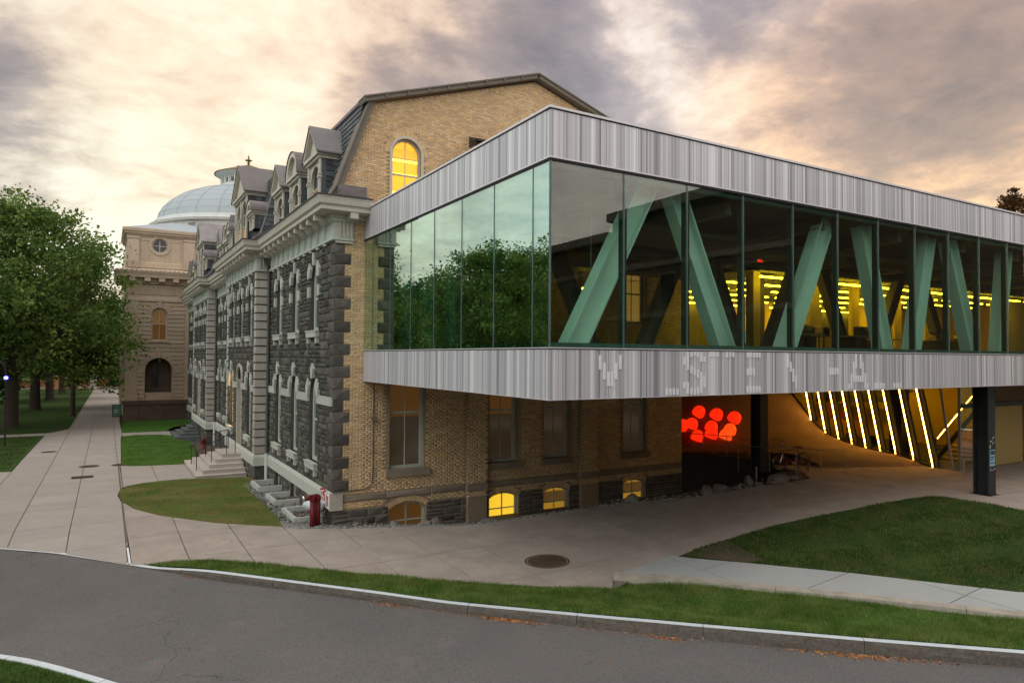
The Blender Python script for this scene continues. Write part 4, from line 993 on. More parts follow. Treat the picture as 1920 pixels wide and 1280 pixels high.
for (kd, y0, y1, x0, us) in secs:
    T = Tface(x0-.05)
    if kd != 'P':
        for i, u in enumerate(us):
            dormer(hall, T, u, 11.0, 13.05 if i != 1 else 13.0, 14.2 if i != 1 else 13.95, .86, 1.2, 'gable' if i != 1 else 'round', 1, 'blind_orange' if (kd == 'A' and y0 == 0 and i < 2) else None)
    else:
        dormer(hall, T, us[1], 11.0, 13.95, 15.6, 1.75, 2.4, 'gable', 2, 'blind_orange' if y0 == Y1 else None)
        dormer(hall, T, us[0]-.55, 11.75, 12.62, 13.1, .5, 1.0, 'round', 1)
        dormer(hall, T, us[2]+.55, 11.75, 12.62, 13.1, .5, 1.0, 'round', 1)
# ---- brick gable end
GP = [(0.02, -.9), (16.02, -.9), (16.02, 10.95), (15.0, 14.5), (8.0, 16.72), (1.15, 14.5), (.30, 12.0), (.02, 11.0)]
bigw = [dict(u=2.66, w=1.36, z0=1.72, zs=4.95), dict(u=6.6, w=1.3, z0=1.66, zs=4.95), dict(u=9.1, w=1.25, z0=1.66, zs=4.95), dict(u=13.2, w=1.35, z0=1.62, zs=4.95)]
basw = [dict(u=2.72, w=1.42, z0=-.6, zs=.30, k='seg', rise=.25), dict(u=6.68, w=1.3, z0=-.6, zs=.28, k='seg', rise=.23), dict(u=9.12, w=1.22, z0=-.6, zs=.28, k='seg', rise=.22), dict(u=13.22, w=1.25, z0=-.6, zs=.26, k='seg', rise=.2)]
topw = dict(u=2.56, w=1.12, z0=10.9, zs=12.94)
up2 = [dict(u=13.2, w=1.2, z0=7.2, zs=9.2)]
mb = MB(TG); wall(mb, .02, 16.02, -.9, 10.95, bigw+basw+up2, .3)
wall(mb, .02, 16.02, 10.95, 11.0, [dict(topw, z0=10.95, zs=10.99, k='flat')], .3)
# gable field around the lit arch
ap = arch(topw); mb.poly([(.02, 0, 11.0), (topw['u']-.56, 0, 11.0), (topw['u']-.56, 0, 13.5), (.72, 0, 13.2)]); mb.poly([(.72, 0, 13.2), (topw['u']-.56, 0, 13.5), (topw['u']+.56, 0, 13.5), (15.3, 0, 13.5), (15., 0, 14.5), (8, 0, 16.72), (1.15, 0, 14.5)])
mb.poly([(topw['u']+.56, 0, 11), (16.02, 0, 11), (15.3, 0, 13.5), (topw['u']+.56, 0, 13.5)])
for p, q in zip(ap[:-1], ap[1:]):
    mb.poly([(p[0], 0, p[1]), (q[0], 0, q[1]), (q[0], 0, 13.5), (p[0], 0, 13.5)]); mb.poly([(p[0], 0, p[1]), (p[0], -.3, p[1]), (q[0], -.3, q[1]), (q[0], 0, q[1])])
for s in (-.56, .56): mb.poly([(topw['u']+s, 0, 10.9), (topw['u']+s, -.3, 10.9), (topw['u']+s, -.3, 12.94), (topw['u']+s, 0, 12.94)])
for a, b in ((5.03, 5.82), (10.23, 11.1)): mb.box(a, b, -.02, .22, -.9, 10.7)
mb.build('gable_wall', 'mortar', hall)
def bricks():
    C, L = .0685, .226; pr = .007; single_, rest = [], []
    def skipz(u0, u1, z):   # quoins and bands
        if z < .50 or .70 < z+.03 < .985: return True
        return False
    def ok(u0, u1, z0_, z1_, gable):
        if blocked(bigw+basw+[topw]+up2, u0, u1, z0_, z1_, .0): return False
        for o, gr in [(topw, .24)]+[(o, .2) for o in bigw]:   # rowlock ring around arches
            uu = (u0+u1)/2-o['u']; zz = (z0_+z1_)/2-o['zs']
            if zz > 0 and math.hypot(uu, zz) < o['w']/2+gr: return False
        for o in basw:
            if u1 > o['u']-o['w']/2-.06 and u0 < o['u']+o['w']/2+.06 and z0_ < o['zs']+o['rise']+.1: return False
        return True
    row = 0; z = .50
    while z < 16.6:
        z1_ = z+C
        if .70 < z+.03 < .985: z = .985; continue
        off = (row % 2)*L/2; head = row % 6 == 5; Lr = L/2 if head else L
        if z < 10.95: ua, ub = .02, 16.02
        else:
            # edges of the gable at this height
            def edge(side):
                pts = [(.02, 11.0), (.30, 12.0), (1.15, 14.5), (8.0, 16.72)]
                for (a, za), (b, zb) in zip(pts[:-1], pts[1:]):
                    if za <= z1_ <= zb: t = (z1_-za)/(zb-za); return a+(b-a)*t
                return 8 if z1_ > 16.7 else .02
            ua = edge(0)+.03; ub = 16.04-ua
        qi = int((z-1.1)/.385); 
        if 1.1 <= z < 9.57: ua = max(ua, .58 if qi % 2 == 0 else .36)
        elif 9.5 <= z < 10.4: ua = .64
        elif 10.4 <= z < 11.0: ua = 1.08
        u = ua-off if off else ua; u = math.floor((ua)/L)*L+off-L
        while u < ub:
            a, b = max(u, ua)+.005, min(u+Lr, ub)-.005
            if b-a > .03 and ok(a, b, z, z1_, z > 10.95):
                n0 = .22 if any(p < (a+b)/2 < q for p, q in ((5.03, 5.82), (10.23, 11.1))) and z < 10.7 else 0
                (single_ if (ua <= a and b < 1.06 and z < 9.4 and abs(b-a-L+.01) < .003 and len(single_) < 290) else rest).append((a, b, z+.005, z1_-.004, n0))
            u += Lr
        z = z1_; row += 1
    A = np.array(rest); n = len(A); r = np.random.default_rng(3); p = pr*r.uniform(.5, 1.5, n)
    a, b, c, d, n0 = A.T; V = np.zeros((n, 8, 3)); i_ = .004
    for k, (uu, zz, nn) in enumerate([(a, c, n0), (b, c, n0), (b, d, n0), (a, d, n0), (a+i_, c+i_, n0+p), (b-i_, c+i_, n0+p), (b-i_, d-i_, n0+p), (a+i_, d-i_, n0+p)]):
        V[:, k, 0] = uu; V[:, k, 1] = -nn; V[:, k, 2] = zz
    Q = np.array([(4, 5, 6, 7), (0, 1, 5, 4), (1, 2, 6, 5), (2, 3, 7, 6), (3, 0, 4, 7)]); F = (np.arange(n)[:, None, None]*8+Q[None]).reshape(-1, 4)
    npmesh('brickwork', V.reshape(-1, 3), F, 'brick', hall, kind='stuff')
    mb = MB(TG); w = L-.01; h = C-.009; mb.add([(0, 0, 0), (w, 0, 0), (w, 0, h), (0, 0, h), (.004, pr, .004), (w-.004, pr, .004), (w-.004, pr, h-.004), (.004, pr, h-.004)], [(4, 5, 6, 7), (0, 1, 5, 4), (1, 2, 6, 5), (2, 3, 7, 6), (3, 0, 4, 7)])
    src = mb.build('brick', 'brick', hall)
    for k, (a, b, c, d, n0) in enumerate(single_):
        o = src if k == 0 else copy_part(src, hall); o.location = (a, 0, c)
    # rings of bricks on edge over the arches
    for o, m_ in [(topw, 'brick')]+[(o, 'brick') for o in bigw+basw]:
        mb = MB(TG)
        if o.get('k') == 'seg':
            h = o['rise']; w2 = o['w']/2; rr = (w2*w2+h*h)/(2*h); cz = o['zs']+h-rr; a0 = math.asin(w2/rr); angs = [(-a0+2*a0*i/20, -a0+2*a0*(i+1)/20) for i in range(20)]; r0, r1 = rr+.01, rr+.20; cc = (o['u'], cz)
            pt_ = lambda r_, t: (cc[0]+r_*math.sin(t), cc[1]+r_*math.cos(t))
        else:
            r0, r1 = o['w']/2+.05, o['w']/2+.26; cc = (o['u'], o['zs']); n_ = 30; angs = [(-math.pi/2+math.pi*i/n_, -math.pi/2+math.pi*(i+1)/n_) for i in range(n_)]; pt_ = lambda r_, t: (cc[0]+r_*math.sin(t), cc[1]+r_*math.cos(t))
        for (t0, t1) in angs:
            g = (t1-t0)*.08; p4 = [pt_(r0, t0+g), pt_(r0, t1-g), pt_(r1, t1-g), pt_(r1, t0+g)]
            mb.add([(p[0], 0, p[1]) for p in p4]+[(p[0], .012, p[1]) for p in p4], [(4, 5, 6, 7), (0, 1, 5, 4), (1, 2, 6, 5), (2, 3, 7, 6), (3, 0, 4, 7)])
        mb.build('arch_ring', m_, hall)
bricks()
# stone base and the rough brown band of the brick wall
gst = stones(TG, 0, 16.0, -.55, .46, basw, (.2, .30), (.35, .8), .05)
lay_stones(hall, TG, gst, .05, 'base_stone', 'quoin_dark', len(gst))
bl = [(.34, 1.9, .72, .96), (1.9, 3.6, .72, .96), (3.6, 5.0, .72, .96), (5.85, 7.9, .72, .95), (7.9, 10.2, .72, .95), (11.15, 13.4, .70, .94), (13.4, 16., .70, .94)]
for s_ in bl: mb = MB(TG); stone_faces(mb, s_, .07, rough=.7); mb.build('band_stone', 'band_brown', hall)
for a, b in ((5.0, 5.85), (10.2, 11.15)): mb = MB(TG); mb.box(a, b, 0, .27, .72, .95); mb.build('band_stone', 'band_brown', hall)
mb = MB(TG); mb.box(-.10, .34, -.02, .10, .50, 1.09); mb.build('corner_block', 'limestone_warm', hall)
for i, o in enumerate(bigw):
    w_ = window(hall, TG, o, depth=.22, fw=.12, mats=('trim_green', 'pane_dusk'), bars=(1, 0), glow_blind=(.45, 1., 'pane_amber') if i < 2 else None)
    mb = MB(TG); mb.box(o['u']-o['w']/2-.1, o['u']+o['w']/2+.18, -.1, .12, o['z0']-.26, o['z0']-.01); mb.build('sill', 'band_brown', w_)
for i, o in enumerate(basw):
    w_ = window(hall, TG, o, depth=.2, fw=.09, mats=('trim_green', ('pane_amber', 'lit_yellow', 'pane_dim', 'pane_dim')[i]), bars=(1, 0), sash=False, name='basement_window')
    mb = MB(TG); mb.box(o['u']-.02, o['u']+.02, -.2, -.16, -.5, o['zs']+o['rise']-.08); mb.box(o['u']-o['w']/2+.08, o['u']+o['w']/2-.08, -.2, -.16, -.16, -.12); mb.build('sash', 'trim_green', w_)
    if i == 3 or i == 2:
        mb = MB(TG); mb.poly([(o['u']-o['w']/2+.09, -.197, -.12), (o['u']+o['w']/2-.09, -.197, -.12), (o['u']+o['w']/2-.09, -.197, .28), (o['u']-o['w']/2+.09, -.197, .28)]); mb.build('glow_blind', 'pane_blind', w_)
window(hall, TG, up2[0], depth=.22, fw=.12, mats=('trim_green', 'blind_orange'), bars=(1, 1))
# lit arched window with tube lamps in the room behind
w_ = window(hall, TG, topw, depth=.18, fw=.08, mats=('trim', 'glass_clear'), bars=(1, 1))
mb = MB(TG); mb.box(topw['u']-1.6, topw['u']+1.9, -2.6, -2.5, 10.5, 14.0); mb.box(topw['u']-1.6, topw['u']-1.5, -2.6, -.35, 10.5, 14.0); mb.box(topw['u']+1.8, topw['u']+1.9, -2.6, -.35, 10.5, 14.0); mb.box(topw['u']-1.6, topw['u']+1.9, -2.6, -.35, 13.9, 14.0); mb.build('room', 'lit_room', w_)  # walls glow by emission to stand for lamplight in the room
mb = MB(TG)
for zz in (11.3, 12.02, 12.75, 13.3): mb.box(topw['u']-1.2, topw['u']+1.5, -2.2, -2.12, zz, zz+.07)
mb.build('tube_lamp', 'strip_room', w_)
mb = MB(TG); prof = arch(dict(topw), 14); pr2 = arch(dict(topw), 14, .085)
for i in range(14):
    p, q, r_, s_ = prof[i], prof[i+1], pr2[i+1], pr2[i]; mb.add([(p[0], 0, p[1]), (q[0], 0, q[1]), (r_[0], 0, r_[1]), (s_[0], 0, s_[1]), (p[0], .05, p[1]), (q[0], .05, q[1]), (r_[0], .05, r_[1]), (s_[0], .05, s_[1])], [(4, 5, 6, 7), (0, 1, 5, 4), (2, 3, 7, 6)])
for s in (-1, 1): mb.box(topw['u']+s*.6-.045, topw['u']+s*.6+.045, 0, .05, 10.9, 12.94)
mb.build('moulding', 'trim', w_)
# coping of the gable
mb = MB()
CP = [(-.28, 11.06), (-.02, 11.45), (.22, 12.15), (1.12, 14.62)]
def rake(pts, w, y0, y1, th):
    for (a, b) in zip(pts[:-1], pts[1:]):
        d = Vector((b[0]-a[0], b[1]-a[1])).normalized(); n = Vector((-d.y, d.x)); 
        if n.y < 0: n = -n
        if abs(d.x) < abs(d.y): n = Vector((-abs(n.x), abs(n.y))) if a[0] < 8 else Vector((abs(n.x), abs(n.y)))
        A = [(a[0], a[1]), (b[0], b[1]), (b[0]-n.x*w, b[1]-n.y*w), (a[0]-n.x*w, a[1]-n.y*w)]
        mb.prism([(p[0], y0, p[1]) for p in A], (0, y1-y0, 0))
        mb.prism([(p[0]+n.x*th, y0-.05, p[1]+n.y*th) for p in ((a[0], a[1]), (b[0], b[1]), (b[0]-n.x*.05, b[1]-n.y*.05), (a[0]-n.x*.05, a[1]-n.y*.05))], (0, y1-y0+.1, 0))
rake(CP, .22, -.14, .35, .02); 
mb.build('gable_coping', 'coping', hall, recalc=True)
mb = MB(); rake([(15.0+.88, 11.9), (14.9, 14.62)], .22, -.14, .35, .02); mb.build('gable_coping', 'coping', hall, recalc=True)
mb = MB(); rake([(.88, 14.62), (8.0, 16.95)], .16, -.28, .35, .03); rake([(8.0, 16.95), (15.2, 14.62)], .16, -.28, .35, .03); mb.build('roof_edge', 'coping', hall, recalc=True)
for i in range(1, 9):      # seams in the metal edge
    t = i/9; x = .88+(8-.88)*t; z = 14.62+(16.95-14.62)*t; mb = MB(); mb.box(x-.015, x+.015, -.34, -.27, z-.14, z+.04); mb.build('edge_seam', 'lead_roof', hall)
# small box gutter behind the cornice corner, and the chimney stump with its weathering
mb = MB(); mb.box(.02, .95, -.42, -.02, 11.05, 11.45); mb.build('gutter_box', 'lead_roof', hall)
mb = MB(); mb.box(-.02, 1.0, -.48, .0, 11.03, 11.09); mb.build('gutter_base', 'gutter_dark', hall)
mb = MB(); mb.box(1.05, 2.0, -.08, 0, 10.78, 10.98); mb.build('gable_band', 'trim', hall)
mb = MB(TG); mb.box(5.12, 5.78, 0, .45, 10.7, 13.62)
ch = mb.build('pilaster_head', 'brick', hall)
mb = MB(TG); mb.add([(5.06, 0, 14.02), (5.84, 0, 14.02), (5.84, .62, 13.62), (5.06, .62, 13.62), (5.06, 0, 13.6), (5.84, 0, 13.6), (5.84, .5, 13.55), (5.06, .5, 13.55)], [(0, 3, 2, 1), (3, 7, 6, 2), (0, 4, 7, 3), (1, 2, 6, 5)])
mb.box(5.03, 5.87, .3, .66, 13.70, 13.78); mb.build('weathering', 'parapet_dark', ch)
# downpipes
mb = MB(); mb.tube([(-.50, 10.42, 10.75), (-.3, 10.38, 10.2), (-.12, 10.36, 9.6), (-.12, 10.36, 1.1)], .065, 8); mb.build('downpipe', 'downpipe', hall)
mb = MB(); mb.tube([(-.13, 10.34, 1.15), (-.13, 10.34, -.2)], .08, 10); mb.build('downpipe', 'pipe_pale', hall)
mb = MB(); mb.tube([(-.12, 28.26, 10.75), (-.12, 28.26, 1.1)], .065, 8); mb.build('downpipe', 'downpipe', hall)
mb = MB(); mb.tube([(-.13, 28.26, 1.1), (-.13, 28.26, -.5)], .08, 10); mb.build('downpipe', 'pipe_pale', hall)
# conduit bent round the brick wall and its little box, wall lamp
mb = MB(); mb.tube([(.0, -.13, 1.12), (.9, -.1, 1.12), (1.15, -.06, 1.14), (1.30, -.06, 1.2), (1.38, -.05, 1.34), (1.40, -.05, 1.6), (1.40, -.05, 4.7)], .02, 6); mb.build('conduit', 'downpipe', hall)
mb = MB(); mb.tube([(1.40, -.03, 3.55), (1.40, -.16, 3.55)], .085, 12); mb.build('junction_box', 'lead_roof', hall)

# ------------------------------------------------------------------ things along the front
def well(y0, y1, x0, lab):
    mb = MB(); z = -.35; t = .12; top = .16
    mb.box(x0, x0+t, y0, y1, z, top); mb.box(x0+t, -.06, y0, y0+t, z, top); mb.box(x0+t, -.06, y1-t, y1, z, top)
    mb.v = [(a, b, c) for a, b, c in mb.v]
    t_ = thing('light_well', lab, 'light well', ((x0)/2, (y0+y1)/2, 0), 'concrete light wells in front of the basement windows')
    mb.build('curb_wall', 'well_stone', t_)
    mb = MB(); mb.box(x0+t, -.06, y0+t, y1-t, -.34, -.30); mb.build('floor', 'soil', t_)
well(.95, 2.9, -1.02, 'pale concrete light well nearest the red fire hose pipes')
well(4.15, 5.9, -1.02, 'middle one of the three pale concrete light wells in the dry grass')
well(7.3, 9.1, -1.02, 'pale concrete light well farthest from the red pipes, below the white downpipe')
# fire brigade inlet: two red standpipes with hose couplings, a white pipe beside them
sp = thing('standpipe', 'two dark red fire hose standpipes with chrome couplings at the brick corner', 'fire hydrant', (-.55, .15, 0))
for dx, dy in ((-.10, -.03), (.10, .07)):
    mb = MB(); x, y = -.52+dx, .1+dy; mb.tube([(x, y, -.1), (x, y, .84)], .085, 14); mb.lathe((x, y, .84), [(.085, 0), (.10, .03), (.10, .14), (.07, .2), (0, .22)], 14); p = mb.build('pipe', 'hydrant_red', sp, smooth=True)
    mb = MB(); mb.tube([(x, y, 1.0), (x-.26, y+.02, .98)], .085, 12); mb.build('inlet', 'hydrant_red', p, smooth=True)
    mb = MB(); mb.tube([(x-.25, y+.02, .98), (x-.33, y+.02, .97)], .10, 12); mb.build('coupling', 'chrome', p, smooth=True)
mb = MB(); mb.tube([(-.62, .75, .62), (-.2, .35, .55)], .15, 14); mb.tube([(-.62, .75, .62), (-.72, .84, .63)], [.15, .08], 14)
single('drain_pipe', mb, 'pipe_pale', 'fat white pipe end beside the red standpipes', 'pipe', (-.6, .6, .45), smooth=True)
mb = MB(); 
for k in range(4): mb.box(-.42, -.16, .52, .62, .02+k*.09, .055+k*.09)
mb.box(-.44, -.41, .5, .64, -.1, .38); single('vent_grille', mb, 'pipe_pale', 'small white louvred grille under the white pipe', 'grille', (-.3, .57, 0))
sg = thing('fire_sign', 'white board with two red fire connection plates on the pale stone band at the corner', 'sign', (-.12, .3, .8))
mb = MB(); mb.box(-.125, -.10, -.06, .85, .56, 1.08); mb.build('board', 'sign_white', sg)
for (a, b, c, d) in ((.02, .26, .66, .98), (.42, .80, .76, 1.04)):
    mb = MB(); mb.box(-.135, -.126, a, b, c, d); pl = mb.build('plate', 'sign_red', sg)
    mb = MB(); w = b-a; h = d-c
    for (p, q, r_, s_) in ((.2, .4, .3, .62), (.62, .8, .3, .85), (.15, .85, .1, .18)): mb.box(-.139, -.1355, a+w*p, a+w*q, c+h*r_, c+h*s_)
    mb.build('lettering', 'sign_white', pl)
mb = MB(); mb.lathe((-.2, .55, 1.16), [(.05, -.03), (.06, 0), (.03, .03), (0, .04)], 12); mb.tube([(-.08, .55, 1.14), (-.2, .55, 1.17)], .03, 6); mb.lathe((-.2, .15, 1.15), [(.045, -.03), (.05, 0), (.02, .03), (0, .04)], 12)
single('alarm_bell', mb, 'sign_red', 'small red alarm bells on the wall above the fire plates', 'alarm', (-.15, .4, 1.12))
# entrance steps
def steps(nm, lab, x0, x1, ya, yb, zb, zt, n, ix, iy, m_, grp=None):
    t_ = thing(nm, lab, 'steps', ((x0+x1)/2, (ya+yb)/2, zb), grp)
    h = (zt-zb)/n
    for k in range(n):
        cuts = [ya+iy*k, ya+iy*k+.85, (ya+yb)/2, yb-iy*k-.85, yb-iy*k]
        for a, b in zip(cuts[:-1], cuts[1:]):
            mb = MB(); g = .006; mb.box(x0+ix*k, x1, a+g/2, b-g/2, zb+h*k-(.25 if k == 0 else .02), zb+h*(k+1)-.03); mb.box(x0+ix*k-.025, x1, a+g/2-(.02 if a == cuts[0] else 0), b-g/2+(.02 if b == cuts[-1] else 0), zb+h*(k+1)-.03, zb+h*(k+1)); mb.build('step_stone', m_, t_)
    return t_
steps('entrance_steps', 'pale pink stone steps with handrails up to the doorway of the near pavilion', -2.9, -.68, 12.15, 17.9, -.15, .76, 5, .33, .42, 'step_stone')
steps('dark_steps', 'dark grey stone steps in front of the far pavilion', -2.3, -.68, 31.3, 35.9, -.36, .6, 5, .33, .4, 'step_dark')
def rail(y, lab):
    t_ = thing('handrail', lab, 'handrail', (-2.0, y, .3), 'black handrails on the pale steps')
    pts = [(-2.72, y, .05+.93), (-2.05, y, .42+.93), (-1.35, y, .76+.93)]
    mb = MB(); mb.tube([(-2.85, y, .88)]+pts+[(-.95, y, .76+.95)], .022, 6); mb.build('rail', 'metal_dark', t_)
    for (x, _, zz), zb in zip(pts, (.0, .37, .74)):
        mb = MB(); mb.tube([(x, y, zb), (x, y, zz)], .02, 6); mb.build('post', 'metal_dark', t_)
    mb = MB(); mb.tube([(-.95, y, .76), (-.95, y, 1.75)], .02, 6); mb.build('post', 'metal_dark', t_)
rail(13.9, 'black metal handrail on the near side of the pale steps'); rail(16.2, 'black metal handrail on the far side of the pale steps')
hy = thing('fire_hydrant', 'small dark red hydrant by the wall between the two flights of steps', 'fire hydrant', (-1.2, 24.5, -.25))
mb = MB(); mb.lathe((-1.2, 24.5, -.27), [(.16, 0), (.16, .05), (.11, .06), (.11, .55), (.14, .57), (.14, .62), (.09, .75), (0, .80)], 12); mb.build('body', 'hydrant_red', hy, smooth=True)
mb = MB(); mb.tube([(-1.4, 24.5, .15), (-1.0, 24.5, .15)], .06, 8); mb.build('outlet', 'hydrant_red', hy)
# ------------------------------------------------------------------ the brownstone building with the dome
dome = thing('domed_building', 'brown stone building with a grey metal dome and lantern beyond the stone hall', 'building', (-2, 55, -.6))
YD = 51.; TD = Tsouth(YD); XL, XR = -5.08, .95
door = dict(u=-2.3, w=2.3, z0=1.40, zs=4.25); win = dict(u=-2.3, w=1.34, z0=7.10, zs=9.55)
mb = MB(TD); wall(mb, XL, XR, -1., 11., [door, win], .5); wall(mb, XL, XR, 11., 14., [], .3)
mb.poly([(XL, 0, -1), (XL, -9, -1), (XL, -9, 14), (XL, 0, 14)]); mb.poly([(XR, 0, -1), (XR, -9, -1), (XR, -9, 14), (XR, 0, 14)])
mb.build('wall', 'brownstone', dome)
# rusticated courses
z = 1.55; k = 0
while z < 10.7:
    h = .40; segs = [(XL+.98, XR-1.0)]
    for o in (door, win):
        new = []
        for a, b in segs:
            if z+h > o['z0']-.02 and z < o['zs']+o['w']/2+.55:
                hw = o['w']/2+.02
                if z+h/2 > o['zs']-.1: rr = o['w']/2+.5; hw = math.sqrt(max(.05, rr*rr-max(0, z+h/2-o['zs'])**2))
                if z > o['zs']+o['w']/2+.1: hw = .22
                new += [(a, o['u']-hw), (o['u']+hw, b)]
            else: new.append((a, b))
        segs = new
    for a, b in segs:
        n = max(1, round((b-a)/1.5))
        for q in range(n):
            mb = MB(TD); e = (b-a)/n; mb.box(a+q*e+.008, a+(q+1)*e-.008, 0, .10, z+.055, z+h-.02); mb.build('stone_course', 'brownstone', dome)
    z += h
for o in (door, win):      # wedge stones over the arches
    r0 = o['w']/2
    for i in range(9):
        t0, t1 = math.pi*i/9+.02, math.pi*(i+1)/9-.02; r1 = r0+(.85 if i == 4 else .5); P_ = []
        for r_, t in ((r0, t0), (r0, t1), (r1, t1), (r1, t0)): P_.append((o['u']-r_*math.cos(t), 0, o['zs']+r_*math.sin(t)))
        mb = MB(TD); mb.prism(P_, (0, .15 if i == 4 else .11, 0)); mb.build('voussoir', 'brownstone', dome)
mb = MB(TD)
for a, b in ((XL-.02, XL+.98), (XR-1.0, XR+.02)): mb = MB(TD); mb.box(a, b, -.02, .16, 1.9, 10.9); mb.box(a-.06, b+.06, -.02, .24, 1.35, 1.62); mb.box(a-.03, b+.03, -.02, .2, 1.62, 1.9); mb.build('corner_pier', 'brownstone', dome)
wv = window(dome, TD, win, depth=.3, fw=.10, mats=('trim', 'pane_amber'), bars=(1, 0), glow_blind=(.5, 1., 'pane_blind')); mb = MB(TD); mb.box(win['u']-.9, win['u']+.9, 0, .2, win['z0']-.22, win['z0']); mb.build('sill', 'brownstone', wv)
mb = MB(TD); mb.poly([(p[0], -1.2, p[1]) for p in [(door['u']-1.15, 1.4)]+arch(door)+[(door['u']+1.15, 1.4)]])
for (p, q) in zip(arch(door)[:-1], arch(door)[1:]): mb.poly([(p[0], -.5, p[1]), (q[0], -.5, q[1]), (q[0], -1.2, q[1]), (p[0], -1.2, p[1])])
for s in (-1.15, 1.15): mb.poly([(door['u']+s, -.5, 1.4), (door['u']+s, -1.2, 1.4), (door['u']+s, -1.2, 4.25), (door['u']+s, -.5, 4.25)])
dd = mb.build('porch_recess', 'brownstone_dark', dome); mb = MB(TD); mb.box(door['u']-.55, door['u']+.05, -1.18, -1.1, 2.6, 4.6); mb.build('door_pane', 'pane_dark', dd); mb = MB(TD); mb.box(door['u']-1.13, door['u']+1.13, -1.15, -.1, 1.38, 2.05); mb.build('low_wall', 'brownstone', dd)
# podium in front
for a, b in zip((XL-.15, -3.9, -1.9, .1), (-3.9, -1.9, .1, XR+.1)):
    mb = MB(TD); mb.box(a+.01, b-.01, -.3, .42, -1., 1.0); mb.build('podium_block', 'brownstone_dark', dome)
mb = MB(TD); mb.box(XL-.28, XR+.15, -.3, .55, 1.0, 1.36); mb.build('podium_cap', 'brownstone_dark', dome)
LP = [(XR, YD), (XL, YD), (XL, YD+9)]
def dband(nm, prof, m_='brownstone'):
    mb = MB(); mb.sweep(LP[::-1], [(-0+a, b) for a, b in prof]); return mb.build(nm, m_, dome, recalc=True)
dband('architrave', [(0, 10.75), (.20, 10.8), (.20, 11.05), (.12, 11.1), (.12, 11.35), (0, 11.38)])
dband('frieze', [(0, 11.38), (.10, 11.4), (.10, 12.35), (0, 12.4)], 'brownstone')
cor = dband('cornice', [(0, 12.4), (.2, 12.45), (.25, 12.62), (.30, 12.95), (.85, 13.0), (.9, 13.25), (1.0, 13.45), (1.05, 13.6), (0, 13.95)])
for k in range(5):
    u = XL+.45+k*1.22; mb = MB(TD); mb.box(u-.26, u+.26, .25, .82, 12.66, 12.98); mb.build('modillion', 'brownstone', cor)
for k in range(18):
    u = XL-.85+k*.40; mb = MB(TD); mb.box(u-.09, u+.09, .86, 1.06, 13.6, 13.70); mb.build('tile_end', 'limestone_warm', cor)
for k in range(7):
    mb = MB(TD)
    for j in range(3): mb.box(XL+.3+k*.88+j*.13, XL+.38+k*.88+j*.13, .1, .14, 11.45, 12.3)
    mb.build('triglyph', 'brownstone', dome)
# attic with the round window
oc = (-2.37, 16.17, .66); mb = MB(TD); n = 32
circ = [(oc[0]+oc[2]*math.cos(2*math.pi*i/n), oc[1]+oc[2]*math.sin(2*math.pi*i/n)) for i in range(n)]
sq = []
for (x, z) in circ:
    dx, dz = x-oc[0], z-oc[1]; k = .95/max(abs(dx), abs(dz)); sq.append((oc[0]+dx*k, oc[1]+dz*k))
for i in range(n):
    j = (i+1) % n; mb.poly([(circ[i][0], 0, circ[i][1]), (circ[j][0], 0, circ[j][1]), (sq[j][0], 0, sq[j][1]), (sq[i][0], 0, sq[i][1])])
    mb.poly([(circ[i][0], 0, circ[i][1]), (circ[j][0], 0, circ[j][1]), (circ[j][0], -.35, circ[j][1]), (circ[i][0], -.35, circ[i][1])])
x0, x1, z0, z1 = oc[0]-.95, oc[0]+.95, oc[1]-.95, oc[1]+.95
for a, b, c, d in ((XL, x0, 13.9, 17.6), (x1, XR, 13.9, 17.6), (x0, x1, 13.9, z0), (x0, x1, z1, 17.6)): mb.poly([(a, 0, c), (b, 0, c), (b, 0, d), (a, 0, d)])
mb.poly([(XL, 0, 13.9), (XL, -9, 13.9), (XL, -9, 17.6), (XL, 0, 17.6)]); mb.poly([(XR, 0, 13.9), (XR, -9, 13.9), (XR, -9, 17.6), (XR, 0, 17.6)])
mb.build('attic_wall', 'brownstone', dome)
mb = MB(TD)
for i in range(n):
    j = (i+1) % n; f0, f1 = 1.12, 1.42
    P4 = [(oc[0]+(circ[i][0]-oc[0])*f0, oc[1]+(circ[i][1]-oc[1])*f0), (oc[0]+(circ[j][0]-oc[0])*f0, oc[1]+(circ[j][1]-oc[1])*f0), (oc[0]+(circ[j][0]-oc[0])*f1, oc[1]+(circ[j][1]-oc[1])*f1), (oc[0]+(circ[i][0]-oc[0])*f1, oc[1]+(circ[i][1]-oc[1])*f1)]
    mb.prism([(p[0], 0, p[1]) for p in P4], (0, .07, 0))
ow = mb.build('round_window', 'brownstone', dome)
mb = MB(TD); mb.poly([(p[0], -.3, p[1]) for p in circ]); mb.build('pane', 'pane_dark', ow)
mb = MB(TD); mb.box(oc[0]-.035, oc[0]+.035, -.3, -.22, oc[1]-.66, oc[1]+.66); mb.box(oc[0]-.66, oc[0]+.66, -.3, -.225, oc[1]-.035, oc[1]+.035)
for i in range(n):
    j = (i+1) % n; mb.poly([(circ[i][0], -.2, circ[i][1]), (circ[j][0], -.2, circ[j][1]), (oc[0]+(circ[j][0]-oc[0])*.88, -.2, oc[1]+(circ[j][1]-oc[1])*.88), (oc[0]+(circ[i][0]-oc[0])*.88, -.2, oc[1]+(circ[i][1]-oc[1])*.88)])
mb.build('frame', 'trim', ow)
mb = MB(TD)
for a, b in ((XL-.02, XL+.95), (XR-1.25, XR-.25)): mb = MB(TD); mb.box(a, b, -.02, .13, 14.6, 16.95); mb.box(a-.05, b+.05, -.02, .2, 16.75, 16.95); mb.box(a-.06, b+.06, -.02, .24, 13.95, 14.6); mb.build('attic_pilaster', 'brownstone', dome)
